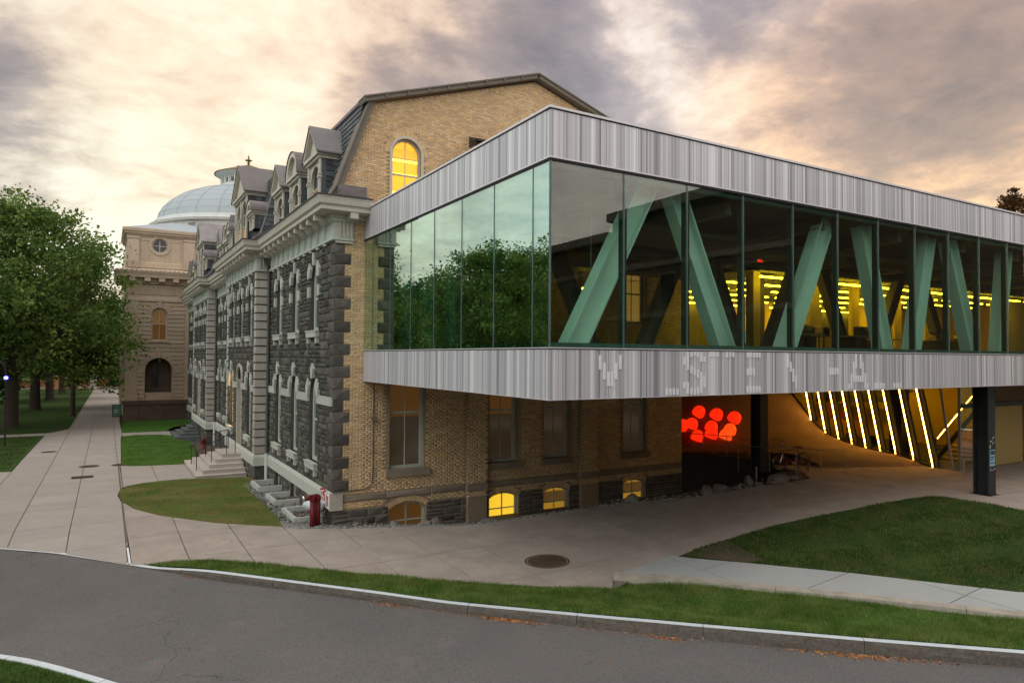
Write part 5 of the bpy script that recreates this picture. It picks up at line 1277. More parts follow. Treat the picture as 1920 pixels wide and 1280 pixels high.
for a, b in ((-4.0, -3.2), (-1.5, -.55)):
    mb = MB(TD); mb.box(a, b, 0, .05, 16.6, 16.68); mb.box(a, a+.05, 0, .04, 14.9, 16.6); mb.box(b-.05, b, 0, .04, 14.9, 16.6); mb.build('panel_frame', 'brownstone', dome)
dband('attic_base', [(0, 13.95), (.1, 14.0), (.1, 14.5), (0, 14.55)])
ac = dband('attic_cornice', [(0, 16.95), (.1, 17.0), (.12, 17.15), (.28, 17.2), (.3, 17.34), (.42, 17.4), (.46, 17.6), (.46, 17.7), (0, 17.78)])
mb = MB(TD)
for k in range(50): mb.box(XL-.1+k*.122, XL-.04+k*.122, .12, .2, 17.06, 17.16)
mb.build('dentils', 'brownstone', ac)
# low hipped metal roof over the attic and the big drum, dome, lantern
mb = MB(); a = (XL-.2, YD-.2, 17.75); 
mb.poly([a, (XR+.2, YD-.2, 17.75), (XR+.2, YD+5, 19.3), (XL+4.0, YD+4.5, 19.3)]); mb.poly([a, (XL+4.0, YD+4.5, 19.3), (XL+4, YD+9, 19.3), (XL-.2, YD+9.2, 17.75)]); mb.build('attic_roof', 'dome_metal', dome)
DC = (8.23, 67., 0)
mb = MB(); mb.lathe(DC, [(10.75, 12), (10.75, 19.2), (10.5, 19.3), (10.5, 20.5)], 64); mb.build('drum', 'dome_trim', dome, smooth=False)
mb = MB(); mb.lathe(DC, [(10.5, 20.4), (10.9, 20.5), (11.0, 20.75), (10.75, 20.85), (10.45, 20.95), (10.4, 21.3), (10.15, 21.35)], 64); mb.build('drum_cornice', 'dome_trim', dome)
DP = [(10.12, 21.35), (9.95, 22.1), (9.5, 22.95), (8.85, 23.7), (7.9, 24.45), (6.95, 25.0), (5.95, 25.4), (4.9, 25.75), (3.8, 26.0), (3.2, 26.1)]
mb = MB(); mb.lathe(DC, DP, 72); mb.build('dome_shell', 'dome_metal', dome, smooth=True)
for k in range(24):
    t = 2*math.pi*k/24+.06; mb = MB(); mb.tube([(DC[0]+(r+.0)*math.cos(t), DC[1]+(r+.0)*math.sin(t), z+.0) for r, z in DP], .055, 6, cap=False); mb.build('dome_rib', 'dome_metal', dome)
for i, (r, z) in enumerate(DP[1:-1]):      # seams of the metal sheets
    mb = MB(); mb.lathe(DC, [(r+.0, z-.02), (r+.02, z), (r+.0, z+.02)], 72); mb.build('dome_seam', 'dome_metal', dome)
mb = MB(); mb.lathe(DC, [(3.3, 26.0), (3.35, 26.3), (3.15, 26.35), (3.15, 26.55), (3.05, 26.6), (3.05, 27.3), (3.2, 27.4), (3.75, 27.75), (3.85, 27.9)], 48); lan = mb.build('lantern', 'dome_trim', dome)
for k in range(24):
    t = 2*math.pi*k/24; c, s = math.cos(t), math.sin(t); mb = MB(); T = lambda u, n, z, c=c, s=s: (DC[0]+c*(3.07+n)-s*u, DC[1]+s*(3.07+n)+c*u, z)
    mb.T = T; mb.box(-.2, .2, -.05, .02, 26.68, 27.22); mb.build('lantern_window', 'pane_dark', lan)
    mb = MB(T); mb.box(.30, .44, -.1, .1, 26.55, 27.35); mb.build('lantern_post', 'dome_trim', lan)
mb = MB(); mb.lathe(DC, [(3.95, 27.86), (3.95, 27.95), (2.6, 28.5), (1.2, 29.05), (.35, 29.35), (0, 29.45)], 32); mb.build('lantern_roof', 'finial', lan)
mb = MB(); mb.lathe(DC, [(.12, 29.35), (.12, 29.6), (.22, 29.65), (.1, 29.75), (.12, 29.85), (.42, 29.95), (.42, 30.02), (.15, 30.05), (.08, 30.3), (.13, 30.4), (.05, 30.5), (0, 30.9)], 10); mb.build('finial', 'finial', lan, smooth=True)
mb = MB(TD); mb.box(4.2, 4.9, -6, -5.05, 19.55, 20.15); mb.v = []; mb.f = []; mb.m = []
t = math.radians(228); mb.T = lambda u, n, z: (DC[0]+math.cos(t)*(10.5+n)-math.sin(t)*u, DC[1]+math.sin(t)*(10.5+n)+math.cos(t)*u, z); mb.box(-.5, .5, -.1, .06, 19.65, 20.35); vn = mb.build('drum_vent', 'dome_trim', dome)
m2 = MB(mb.T)
for k in range(5): m2.box(-.42, .42, .05, .09, 19.72+k*.11, 19.78+k*.11)
m2.build('louvre', 'pane_dark', vn)
mb = MB(); mb.box(XL, 20, 60, 84, -3, 17.5); mb.box(.3, 20, 52.5, 60, -3, 13.5); mb.build('main_block', 'brownstone', dome)
mb = MB(); mb.lathe((.35, 50.7, 12.0), [(0, -.12), (.12, -.05), (.13, .05), (0, .12)], 10); single('wall_lamp', mb, 'lamp_yellow', 'small yellow lamp glowing under the eaves of the domed building', 'lamp', (.35, 50.7, 12.0))

# ------------------------------------------------------------------ the glass hall on its steel frame
gh = thing('glass_hall', 'raised glass hall with striped metal bands cantilevered over the plaza', 'building', (1.017, -11.58, 4.845))
XM, YF, ZB, ZG0, ZG1, ZT = 1.017, -11.58, 4.845, 5.90, 9.72, 10.78
XE, YE = 48., 30.
FRX = [XM+.0]+[XM+1.94+1.866*i for i in range(25)]           # mullion lines of the front
LFY = [YF, -10.90, -9.23, -7.56, -5.88, -4.21, -2.53, -.86, -.02]
# bands: one object per panel
def panel(T, a, b, z0, z1, n0=0.): mb = MB(T); g = .007; mb.box(a+g, b-g, n0-.12, n0, z0, z1); mb.build('fascia_panel', 'fascia', gh)
TF = Tsouth(YF); TL = Tface(XM)
x = XM
while x < XE:
    w = 1.28; panel(TF, x, min(x+w, XE), ZB, ZG0-.045); panel(TF, x, min(x+w, XE), ZG1+.03, ZT-.05); x += w
y = YF+.13
while y < -.02:
    w = 1.28; panel(TL, y, min(y+w, -.01), ZB, ZG0-.045); panel(TL, y, min(y+w, -.01), ZG1+.03, ZT-.05); y += w
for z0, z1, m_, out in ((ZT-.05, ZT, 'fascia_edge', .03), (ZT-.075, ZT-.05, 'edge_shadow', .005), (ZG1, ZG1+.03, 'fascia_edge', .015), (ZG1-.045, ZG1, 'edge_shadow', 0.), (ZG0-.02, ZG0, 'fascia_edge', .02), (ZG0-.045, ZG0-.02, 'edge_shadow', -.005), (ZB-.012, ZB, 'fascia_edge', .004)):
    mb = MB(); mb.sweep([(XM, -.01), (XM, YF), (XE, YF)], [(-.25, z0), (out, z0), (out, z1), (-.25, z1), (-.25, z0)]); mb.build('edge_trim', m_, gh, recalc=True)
LET = [(2.264, 2.329, 5.75, 5.45), (2.379, 2.438, 5.59, 5.24), (2.482, 2.554, 5.4, 5.1), (2.588, 2.645, 5.4, 5.09), (2.701, 2.754, 5.59, 5.24), (2.808, 2.865, 5.76, 5.45), (4.141, 4.199, 5.02, 4.87), (4.247, 4.299, 5.02, 4.87), (4.349, 4.407, 5.02, 4.87), (4.459, 4.512, 5.01, 4.87), (4.685, 4.734, 5.72, 5.54), (4.685, 4.729, 5.15, 5.02), (4.784, 4.84, 5.84, 5.43), (4.784, 4.84, 5.15, 4.89), (4.894, 4.944, 5.84, 5.72), (4.894, 4.948, 5.53, 5.35), (4.894, 4.945, 5.02, 4.87), (5.001, 5.051, 5.85, 5.75), (5.001, 5.051, 5.49, 5.3), (5.001, 5.052, 5.0, 4.87), (5.102, 5.153, 5.85, 5.72), (5.102, 5.155, 5.44, 5.25), (5.102, 5.153, 5.02, 4.87), (5.212, 5.261, 5.84, 5.62), (5.212, 5.261, 5.38, 4.89), (5.317, 5.369, 5.74, 5.62), (5.317, 5.369, 5.28, 5.02), (5.518, 5.581, 5.85, 5.73), (5.634, 5.686, 5.85, 5.73), (5.739, 5.792, 5.85, 5.73), (6.056, 6.107, 5.85, 5.72), (6.17, 6.217, 5.85, 5.73), (6.265, 6.322, 5.85, 5.73), (6.787, 6.842, 5.85, 5.72), (6.892, 6.945, 5.85, 5.72), (6.995, 7.05, 5.85, 5.72), (7.105, 7.159, 5.85, 5.72), (7.206, 7.26, 5.85, 5.72), (6.786, 6.835, 5.46, 5.28), (6.891, 6.944, 5.46, 5.28), (6.994, 7.049, 5.46, 5.28), (6.775, 6.83, 5.03, 4.87), (6.884, 6.939, 5.02, 4.87), (6.983, 7.042, 5.02, 4.87), (7.093, 7.148, 5.02, 4.87), (7.197, 7.253, 5.02, 4.87), (8.278, 8.32, 5.81, 5.47), (8.368, 8.427, 5.62, 5.37), (8.471, 8.53, 5.45, 5.11), (8.579, 8.632, 5.27, 4.93), (10.004, 10.05, 5.46, 5.28), (10.106, 10.158, 5.46, 5.28), (10.207, 10.258, 5.46, 5.28), (10.315, 10.369, 5.46, 5.28), (10.813, 10.862, 5.03, 4.89), (10.92, 10.966, 5.31, 4.88), (11.03, 11.076, 5.62, 5.07), (11.136, 11.182, 5.84, 5.44), (11.13, 11.179, 5.25, 5.07), (11.229, 11.278, 5.25, 5.07), (11.339, 11.386, 5.84, 5.44), (11.333, 11.383, 5.25, 5.07), (11.444, 11.483, 5.62, 5.07), (11.549, 11.597, 5.31, 4.87), (11.65, 11.695, 5.03, 4.87), (12.017, 12.074, 5.03, 4.87), (12.128, 12.188, 5.03, 4.87), (12.243, 12.295, 5.03, 4.87), (12.342, 12.389, 5.02, 4.87), (12.45, 12.497, 5.02, 4.87), (12.938, 12.978, 5.02, 4.87), (13.049, 13.092, 5.02, 4.87), (13.156, 13.199, 5.02, 4.87), (13.26, 13.3, 5.02, 4.87)]
groups = {}
for q in LET:      # the letters of the name, made of short pale bars standing proud of the stripes
    k = [2, 4.0, 4.6, 5.45, 6.6, 8.2, 9.9, 10.7, 11.9, 12.9]; i = max(j for j, v in enumerate(k) if q[0] >= v); groups.setdefault(i, []).append(q)
for i, qs in groups.items():
    mb = MB(TF)
    for (a, b, c, d) in qs: mb.box(a, b, -.01, .018, d, c)
    mb.build('letter', 'fascia_letter', gh)
# glazing
def pane_(T, a, b, z0, z1, m_, n=-.03):
    mb = MB(T); mb.box(a, b, n-.02, n, z0, z1); mb.build('glass_pane', m_, gh)
mx = sorted(FRX)
for a, b in zip(mx[:-1], mx[1:]):
    pane_(TF, a+.012, b-.012, ZG0+.002, ZG1-.046, 'glass_front')
ly = LFY
for a, b in zip(ly[:-1], ly[1:]): pane_(TL, a+.012+(.05 if a == YF else 0), b-.012, ZG0+.002, ZG1-.046, 'glass_green')
mb0 = None
for i, x in enumerate(mx[1:-1]):
    mb = MB(TF); mb.box(x-.011, x+.011, -.06, -.02, ZG0, ZG1-.045); m_ = mb.build('mullion', 'mullion', gh); mb = MB(TF); mb.box(x+.02, x+.14, -.24, -.10, ZG0, ZG1-.045); mb.build('mullion_post', 'mullion_dark', m_)
for y in ly[1:-1]:
    mb = MB(TL); mb.box(y-.011, y+.011, -.06, -.02, ZG0, ZG1-.045); m_ = mb.build('mullion', 'mullion', gh); mb = MB(TL); mb.box(y-.12, y-.03, -.24, -.10, ZG0, ZG1-.045); mb.build('mullion_post', 'mullion_dark', m_)
mb = MB(); mb.box(XM+.01, XM+.045, YF+.01, YF+.045, ZG0, ZG1-.045); mb.build('corner_mullion', 'mullion', gh)
for z0, z1 in ((ZG0, ZG0+.10), (ZG1-.14, ZG1-.045)):
    mb = MB(); mb.sweep([(XM, -.01), (XM, YF), (XE, YF)], [(-.10, z0), (-.085, z1), (-.22, z1), (-.22, z0), (-.10, z0)]); mb.build('glazing_rail', 'mullion', gh, recalc=True)
# plates
def plate(z0, z1, nm, m_, i=.13):
    mb = MB(); P = [(XM+i, YF+i), (XE, YF+i), (XE, YE), (16.05, YE), (16.05, -.03), (XM+i, -.03)]
    mb.prism([(p[0], p[1], z0) for p in P], (0, 0, z1-z0)); return mb.build(nm, m_, gh, recalc=True)
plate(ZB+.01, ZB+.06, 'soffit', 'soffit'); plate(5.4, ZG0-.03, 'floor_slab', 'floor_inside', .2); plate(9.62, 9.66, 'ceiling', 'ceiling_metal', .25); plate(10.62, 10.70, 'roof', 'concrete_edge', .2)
# seams of the soffit
for x in np.arange(2.5, 34, 1.53):
    mb = MB(); mb.box(x-.01, x+.01, YF+.14, 8 if x > 16.1 else -.04, ZB+.003, ZB+.0095); mb.build('soffit_seam', 'edge_shadow', gh)
# sloping steel braces of the truss just inside the front
YT = -10.95
def brace(xa, za, xb, zb, w=.52, m_='truss', y=YT, dp=.34):
    d = Vector((xb-xa, zb-za)).normalized(); n = Vector((d.y, -d.x)); t = .035; mb = MB(Tsouth(y))
    for s in (-1, 1):      # flanges
        c = [(xa+n.x*(s*w/2), za+n.y*(s*w/2)), (xb+n.x*(s*w/2), zb+n.y*(s*w/2)), (xb+n.x*(s*(w/2-t)), zb+n.y*(s*(w/2-t))), (xa+n.x*(s*(w/2-t)), za+n.y*(s*(w/2-t)))]
        mb.prism([(p[0], -dp/2, p[1]) for p in c], (0, dp, 0))
    c = [(xa+n.x*(-w/2+t), za+n.y*(-w/2+t)), (xb+n.x*(-w/2+t), zb+n.y*(-w/2+t)), (xb+n.x*(w/2-t), zb+n.y*(w/2-t)), (xa+n.x*(w/2-t), za+n.y*(w/2-t))]
    mb.prism([(p[0], -.02, p[1]) for p in c], (0, .04, 0)); mb.build('truss_brace', m_, gh, recalc=True)
for (xa, xb) in ((1.98, 4.05), (6.70, 4.95), (8.92, 10.72), (13.5, 12.4), (14.95, 15.9), (18.55, 17.1), (20.3, 20.9), (25., 23.7)): brace(xa, ZG0-.05, xb, 9.62)
for x in np.arange(2.97, 44, 3.73):      # steel beams and service pipes under the ceiling
    mb = MB(); mb.box(x-.09, x+.09, YF+.5, -.1 if x < 16 else 8.3, 9.30, 9.60); mb.box(x-.16, x+.16, YF+.5, -.1 if x < 16 else 8.3, 9.28, 9.30); mb.build('ceiling_beam', 'ceiling_beam', gh)
for y, z, r_ in ((-9.1, 9.2, .10), (-7.4, 9.25, .06), (-3.9, 9.35, .08), (-5.0, 9.3, .12)):
    mb = MB(); mb.tube([(1.6, y, z), (44, y, z)], r_, 8); mb.build('service_pipe', 'ceiling_beam', gh)
for y in (-8.3, -2.6): mb = MB(); mb.box(2.0, 15.0, y-.5, y+.5, 8.95, 9.2); mb.build('duct', 'ceiling_beam', gh)
# second truss, deep in the room, its dimness painted as a darker colour
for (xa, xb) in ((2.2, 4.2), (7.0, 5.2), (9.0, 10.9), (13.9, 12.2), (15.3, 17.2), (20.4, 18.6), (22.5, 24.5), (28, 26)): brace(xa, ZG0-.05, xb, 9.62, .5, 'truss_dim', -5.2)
# bulkhead where the lit studio begins, back walls, tan columns
mb = MB(); mb.box(15.2, XE, -4.7, -4.4, 9.22, 9.62); mb.box(15.2, 15.5, -4.7, -.05, 9.22, 9.62); mb.build('bulkhead', 'bulkhead', gh)
mb = MB(); mb.box(16.06, XE, 8.4, 8.6, ZG0, 9.62); mb.build('back_wall', 'wall_yellow', gh)
mb = MB(); mb.box(16.06, 16.2, .0, 17., ZG0, 9.62); mb.build('back_wall', 'bulkhead', gh)
mb = MB(); mb.box(XE-.3, XE-.1, YF+.3, 17., ZG0, 9.62); mb.build('back_wall', 'wall_yellow', gh)
mb = MB(); mb.box(16.3, XE-.4, -4.3, 16.9, 9.595, 9.612); mb.build('ceiling_glow_sheet', 'ceiling_lit', gh)  # lighter sheet paints lamplight onto the ceiling of the lit studio
for (x, y, w, d, m_) in ((16.75, -3.4, .42, .4, 'column_tan'), (17.35, -3.1, .62, .3, 'bulkhead'), (20.6, -3.4, .66, .4, 'column_tan'), (21.5, -2.8, .5, .3, 'bulkhead'), (23.9, -3.3, .55, .2, 'wall_yellow'), (27.3, -3.3, .6, .3, 'wall_yellow'), (30.3, -3.3, .9, .15, 'wall_yellow'), (37.7, -3.2, .8, .4, 'column_tan'), (43.2, -2.6, 8.5, .15, 'column_tan'), (21.6, 2.6, .4, .4, 'column_tan'), (28.5, 6.5, 2.4, .15, 'wall_yellow'), (36., 3.5, 2.4, .15, 'wall_yellow'), (33.5, 5.5, .4, .4, 'bulkhead'), (25.2, 7.6, 2.6, .2, 'bulkhead'), (38.5, 7.6, 3.2, .2, 'bulkhead')):
    mb = MB(); mb.box(x-w/2, x+w/2, y-d/2, y+d/2, ZG0-.03, 9.62); mb.build('column' if w < .7 else 'partition', m_, gh)
for j, yy in enumerate((-4.15, -2.0, .0, 2.1, 4.5, 7.2)):
    x = 16.3+.45*j
    while x < 40:
        mb = MB(); mb.box(x, x+1.85, yy-.05, yy+.05, 9.02, 9.08); lt = mb.build('light_strip', 'strip_yellow', gh); mb = MB(); mb.box(x+.5, x+.52, yy-.01, yy+.01, 9.07, 9.62); mb.build('hanger', 'metal_dark', lt); x += 2.5
mb = MB(); mb.box(9.3, 9.5, -1.52, -1.44, 8.35, 8.42); mb.build('light_strip', 'strip_yellow', gh)
# sockets hanging on cables
for (x, y, z) in ((3.55, -9.6, 6.6), (7.0, -9.2, 6.7)):
    mb = MB(); mb.tube([(x, y, 9.6), (x, y, z)], .008, 5); c_ = mb.build('cable_drop', 'truss', gh); mb = MB(); mb.box(x-.07, x+.07, y-.05, y+.05, z-.14, z); mb.build('socket_box', 'truss', c_)
ex = thing('exit_sign', 'small glowing red exit sign hanging from the dark ceiling inside', 'sign', (13.9, -6.1, 9.3))
mb = MB(); mb.box(13.73, 14.07, -6.13, -6.09, 9.2, 9.39); mb.box(13.89, 13.91, -6.12, -6.10, 9.39, 9.62); mb.build('housing', 'furn_dark', ex)
def stroke_text(mb, txt, x0, z0, h, w, gap, n0, th):
    S = {'E': [(0, 0, 0, 1), (0, 1, 1, 1), (0, .5, .8, .5), (0, 0, 1, 0)], 'X': [(0, 0, 1, 1), (0, 1, 1, 0)], 'I': [(.5, 0, .5, 1)], 'T': [(0, 1, 1, 1), (.5, 0, .5, 1)]}
    for ch in txt:
        for (a, b, c, d) in S[ch]:
            p, q = Vector((x0+a*w, z0+b*h)), Vector((x0+c*w, z0+d*h)); dd = (q-p).normalized()*th/2; nn = Vector((-dd.y, dd.x)); p -= dd; q += dd
            mb.prism([(p.x+nn.x, n0, p.y+nn.y), (p.x-nn.x, n0, p.y-nn.y), (q.x-nn.x, n0, q.y-nn.y), (q.x+nn.x, n0, q.y+nn.y)], (0, .006, 0))
        x0 += w+gap
mb = MB(Tsouth(-6.13)); stroke_text(mb, 'EXIT', 13.765, 9.23, .13, .052, .022, .001, .024); mb.build('lettering', 'exit_red', ex)
# columns under the hall
def hcol(x, y, lab, zb):
    mb = MB(); s = .25; t = .05; zt = ZB+.01
    mb.box(x-s, x+s, y-s, y-s+t, zb, zt); mb.box(x-s, x+s, y+s-t, y+s, zb, zt); mb.box(x-t/2, x+t/2, y-s+t, y+s-t, zb, zt)
    t_ = thing('steel_column', lab, 'column', (x, y, zb), 'black steel columns carrying the glass hall'); mb.build('shaft', 'steel_black', t_)
    mb = MB(); mb.box(x-.36, x+.36, y-.34, y+.34, zb-.03, zb+.015); mb.build('base_plate', 'steel_black', t_)
    return t_
c1 = hcol(20.25, -10.55, 'big black steel column with a blue poster beside the right lawn', float(zground(20.2, -10.6)))
hcol(17.5, -3.1, 'black steel column behind the bicycle', float(zground(17.5, -3.1)))
hcol(35., -10.55, 'black steel column farther along under the glass hall', .95)
mb = MB(); mb.box(20.06, 20.40, -10.825, -10.81, 1.98, 2.55); po = single('poster', mb, 'poster', 'pale blue printed poster stuck on the big black column', 'poster', (20.2, -10.93, 2.2))
mb = MB(); mb.box(20.08, 20.38, -10.83, -10.826, 2.38, 2.52); mb.box(20.06, 20.36, -10.83, -10.826, 2.28, 2.32); mb.box(20.06, 20.3, -10.83, -10.826, 2.2, 2.235); mb.box(20.06, 20.38, -10.83, -10.826, 2.08, 2.11)
o_ = mb.build('lettering', 'poster_dark', po)
mb = MB(); rr = random.Random(5)
for k in range(16):
    x, z = 20.0+rr.uniform(.02, .42), rr.choice([rr.uniform(2.62, 3.05), rr.uniform(1.82, 1.92)]); mb.box(x, x+rr.uniform(.02, .06), -10.82, -10.812, z, z+rr.uniform(.01, .04))
single('paper_scraps', mb, 'paper', 'torn paper scraps and staples around the poster', 'paper', (20.2, -10.93, 2.8), kind='stuff')

# ------------------------------------------------------------------ concrete mound, glazed auditorium front
GY = [(-14, .93), (-7.3, .93), (-6.49, .97), (-5.66, 1.17), (-4.85, 1.33), (-4.12, 1.38), (-3.41, 1.45), (-2.7, 1.55), (-2, 1.71), (-1.27, 1.95), (-.46, 2.53), (.2, 3.3), (1.2, 4.3), (2.2, 4.84), (4, 4.84)]
def zm(x, y): return np.interp(y-np.minimum(6, np.maximum(0, (24.77-x)*.45)), [a for a, b in GY], [b for a, b in GY])
nx, ny = 40, 60; X = np.linspace(16.1, 24.74, nx); Y = np.linspace(-6.9, 9., ny); XX, YY = np.meshgrid(X, Y, indexing='ij'); ZZ = zm(XX, YY)
base = zground(XX, YY); ZZ = np.where(YY-np.minimum(6, np.maximum(0, (24.77-XX)*.45)) < -6.0, base-.05, np.maximum(ZZ, base-.05)+.0)
ZZ = np.minimum(ZZ, ZB+.0)
V = np.stack([XX, YY, ZZ], -1).reshape(-1, 3); F = np.array([(i*ny+j, (i+1)*ny+j, (i+1)*ny+j+1, i*ny+j+1) for i in range(nx-1) for j in range(ny-1) if not (X[i]+.1 < 20.4 and (Y[j]+Y[j+1])/2 < .15-(X[i]+.1-15.9)*.53)])
mo = npmesh('concrete_mound', V, F, 'mound_concrete', None, smooth=True); tag(mo, 'orange-lit concrete mound swelling up under the glass hall', 'mound', kind=None)
GX = 24.77
aud = thing('auditorium_front', 'slanting glazed wall of the auditorium with glowing neon fins', 'building', (GX, -6.5, .95))
TGx = Tface(GX)
bot = [(-6.49, .95), (-5.66, 1.17), (-4.85, 1.33), (-4.12, 1.38), (-3.41, 1.45), (-2.71, 1.55), (-2.0, 1.71), (-1.27, 1.95), (-.46, 2.53)]
for i, (y, z) in enumerate(bot):
    lean = .205; zt = ZB+.02; yt = y+(zt-z)*lean
    mb = MB(TGx); mb.prism([(y-.03, .06, z+.0), (y+.05, .06, z), (yt+.05, .06, zt), (yt-.03, .06, zt)], (0, .06, 0)); fin = mb.build('fin', 'steel_black', aud)
    mb = MB(TGx); mb.prism([(y-.20, -.1, z-.05), (y-.035, -.1, z-.05), (yt-.035, -.1, zt), (yt-.20, -.1, zt)], (0, .14, 0)); mb.build('fin_blade', 'steel_black', fin)
    mb = MB(TGx); mb.prism([(y-.012, .122, z+.03), (y+.026, .122, z+.03), (yt+.026, .122, zt), (yt-.012, .122, zt)], (0, .035, 0)); mb.build('neon_strip', 'strip_neon', fin)
for (y, z) in ((-7.25, .95),):
    mb = MB(TGx); yt = y+(ZB-z)*.14; mb.prism([(y-.04, .0, z), (y+.04, .0, z), (yt+.04, .0, ZB), (yt-.04, .0, ZB)], (0, .08, 0)); mb.build('edge_mullion', 'rail_metal', aud)
yy = [-7.3]+[b[0] for b in bot]; zz = [.95]+[b[1] for b in bot]
for i in range(len(yy)-1):
    mb = MB(TGx); l0, l1 = (ZB-zz[i])*.2, (ZB-zz[i+1])*.2; mb.poly([(yy[i], .0, zz[i]), (yy[i+1], .0, zz[i+1]), (yy[i+1]+l1, .0, ZB), (yy[i]+l0, .0, ZB)]); mb.build('glass_pane', 'glass_clear', aud)
mb = MB(TGx); mb.poly([(-.46, 0, 2.53), (2.2, 0, 4.84), (-.46+.4, 0, 4.84)]); mb.build('glass_pane', 'glass_clear', aud)
mb = MB(TGx)
for a, b in zip(GY[2:-1], GY[3:]): mb.prism([(a[0], .0, a[1]-.05), (b[0], .0, b[1]-.05), (b[0], .0, b[1]+.05), (a[0], .0, a[1]+.05)], (0, .10, 0))
mb.build('curb', 'steel_black', aud)
# second glass face and brown wall to the right
TS = Tsouth(-7.45)
for a, b in ((24.95, 26.1), (26.15, 27.2)): mb = MB(TS); mb.box(a, b, -.02, 0, .95, ZB); mb.build('glass_pane', 'glass_clear', aud)
for x in (24.9, 26.12, 27.25): mb = MB(TS); mb.box(x-.035, x+.035, -.06, .04, .95, ZB); mb.build('mullion', 'rail_metal', aud)
mb = MB(TS); mb.box(27.3, 31.9, -.25, 0, .9, ZB); mb.build('wall_panel', 'wall_brown', aud)
mb = MB(TS); mb.box(27.4, 30.4, .0, .03, .98, 3.6); mb.build('wall_panel', 'column_tan', aud)
mb = MB(TS); mb.box(24.95, 34, -.1, .06, 3.62, 3.80); mb.build('transom', 'steel_black', aud)
mb = MB(TS); mb.box(31.95, 44, -.1, 0, .9, ZB); mb.build('wall_panel', 'wall_brown', aud)
mb = MB(TS); mb.box(31.0, 31.6, .03, .07, 1.62, 1.68); mb.build('low_lamp', 'strip_yellow', aud)
# lobby behind the glass
mb = MB(); mb.box(24.8, 40, -7.4, 8, .70, .90); mb.build('lobby_floor', 'floor_inside', aud)
mb = MB(); mb.box(34., 34.2, -7.4, 3, .9, ZB); mb.box(24.9, 34, 3.0, 3.2, .9, ZB); mb.build('lobby_wall', 'wall_yellow', aud)
mb = MB(); mb.prism([(30.0, 3., 2.2), (30.0, -1.8, 2.2), (30.0, -1.8, 2.95), (30.0, 3., 3.2)], (.15, 0, 0)); mb.build('ramp_parapet', 'wall_yellow', aud)
mb = MB(); mb.prism([(29.2, 2.5, 3.2), (29.2, -1.5, 3.4), (29.2, -3.2, 4.1), (29.2, 2.5, 4.6)], (.1, 0, 0)); mb.build('ramp_parapet', 'bulkhead', aud)
for k in range(16):      # stair
    mb = MB(); mb.box(27.2+k*.28, 27.55+k*.28, -6.9, -5.4, .9+k*.17, .94+k*.17+.02); mb.build('stair_tread', 'column_tan', aud)
mb = MB(); mb.prism([(27.1, -5.35, .85), (31.8, -5.35, 3.65), (31.8, -5.35, 3.95), (27.1, -5.35, 1.15)], (0, .05, 0)); mb.build('stringer', 'steel_black', aud)
for dz in (.9, 1.0): mb = MB(); mb.tube([(27.1, -5.3-dz*.1, 1.1+dz), (31.8, -5.3-dz*.1, 3.9+dz)], .02, 6); mb.build('stair_rail', 'strip_neon' if dz == .9 else 'rail_metal', aud)
mb = MB(); mb.box(26.2, 26.9, -4.2, -3.6, .9, ZB); mb.build('lobby_column', 'steel_black', aud)
for (x, y, z, dx, dy) in ((28.5, -.6, 4.55, 0, 1.4), (28.5, -2.6, 4.5, 0, 1.4), (31, 1.2, 4.5, 0, 1.5), (30.5, -4.5, 4.4, 0, 1.2), (32., -1., 4.3, 0, 1.4)):
    mb = MB(); mb.box(x, x+.07, y, y+dy, z, z+.05); mb.build('light_strip', 'strip_yellow', aud)
mb = MB(); mb.box(24.86, 24.95, -7.3, 3., 4.74, 4.78); mb.build('edge_lamp', 'blind_orange', aud)
# chairs in the lobby: tilted writing chairs seen through the panes
def lobby_chair(x, y, rz, lab):
    t_ = thing('lobby_chair', lab, 'chair', (x, y, .9), 'chairs in the glazed lobby', rz)
    c, s = math.cos(rz), math.sin(rz)
    def part(nm, B, m_):
        mb = MB(); [mb.box(*b) for b in B]; o = mb.build(nm, m_); o.parent = t_; return o
    part('seat', [(-.22, .22, -.22, .22, .43, .47)], 'furn_dark'); part('backrest', [(-.22, .22, .19, .23, .50, .95)], 'furn_dark')
    for a in (-.2, .2):
        for b in (-.2, .2): part('leg', [(a-.012, a+.012, b-.012, b+.012, 0, .43)], 'rail_metal')
for i, (x, y, rz, lab) in enumerate(((26.6, -1.4, .4, 'black lobby chair behind the second and third neon fins'), (26.9, -2.6, 1.2, 'black lobby chair behind the fourth neon fin'), (27.4, -3.2, 2.0, 'black lobby chair behind the fifth neon fin'), (28.2, -4.9, .2, 'black lobby chair behind the sixth neon fin, by the column'), (28.0, -.4, 2.6, 'black lobby chair deepest in the lobby, left of the others'))): lobby_chair(x, y, rz, lab)
mb = MB(); mb.box(-.5, .5, -.3, .3, .70, .73); tb = thing('lobby_table', 'small table among the chairs behind the neon fins', 'table', (27.3, -2.1, .9)); o_ = mb.build('tabletop', 'furn_wood'); o_.parent = tb
for a in (-.45, .45):
    for b in (-.25, .25): mb = MB(); mb.box(a-.015, a+.015, b-.015, b+.015, 0, .7); o_ = mb.build('leg', 'rail_metal'); o_.parent = tb
# low rail along the glass curb
cr = thing('curb_rail', 'thin dark rail running along the foot of the neon fins', 'handrail', (24.4, -4, 1.2)); P_ = [(24.45, y, z+.22) for y, z in bot[:8]]; P_ = [(24.45, -7., 1.14)]+P_
mb = MB(); mb.tube(P_, .022, 6); mb.build('rail', 'metal_dark', cr)
for (x, y, z) in P_[1:]: mb = MB(); mb.tube([(x, y-.1, z-.42), (x, y-.1, z)], .016, 5); mb.build('post', 'metal_dark', cr)
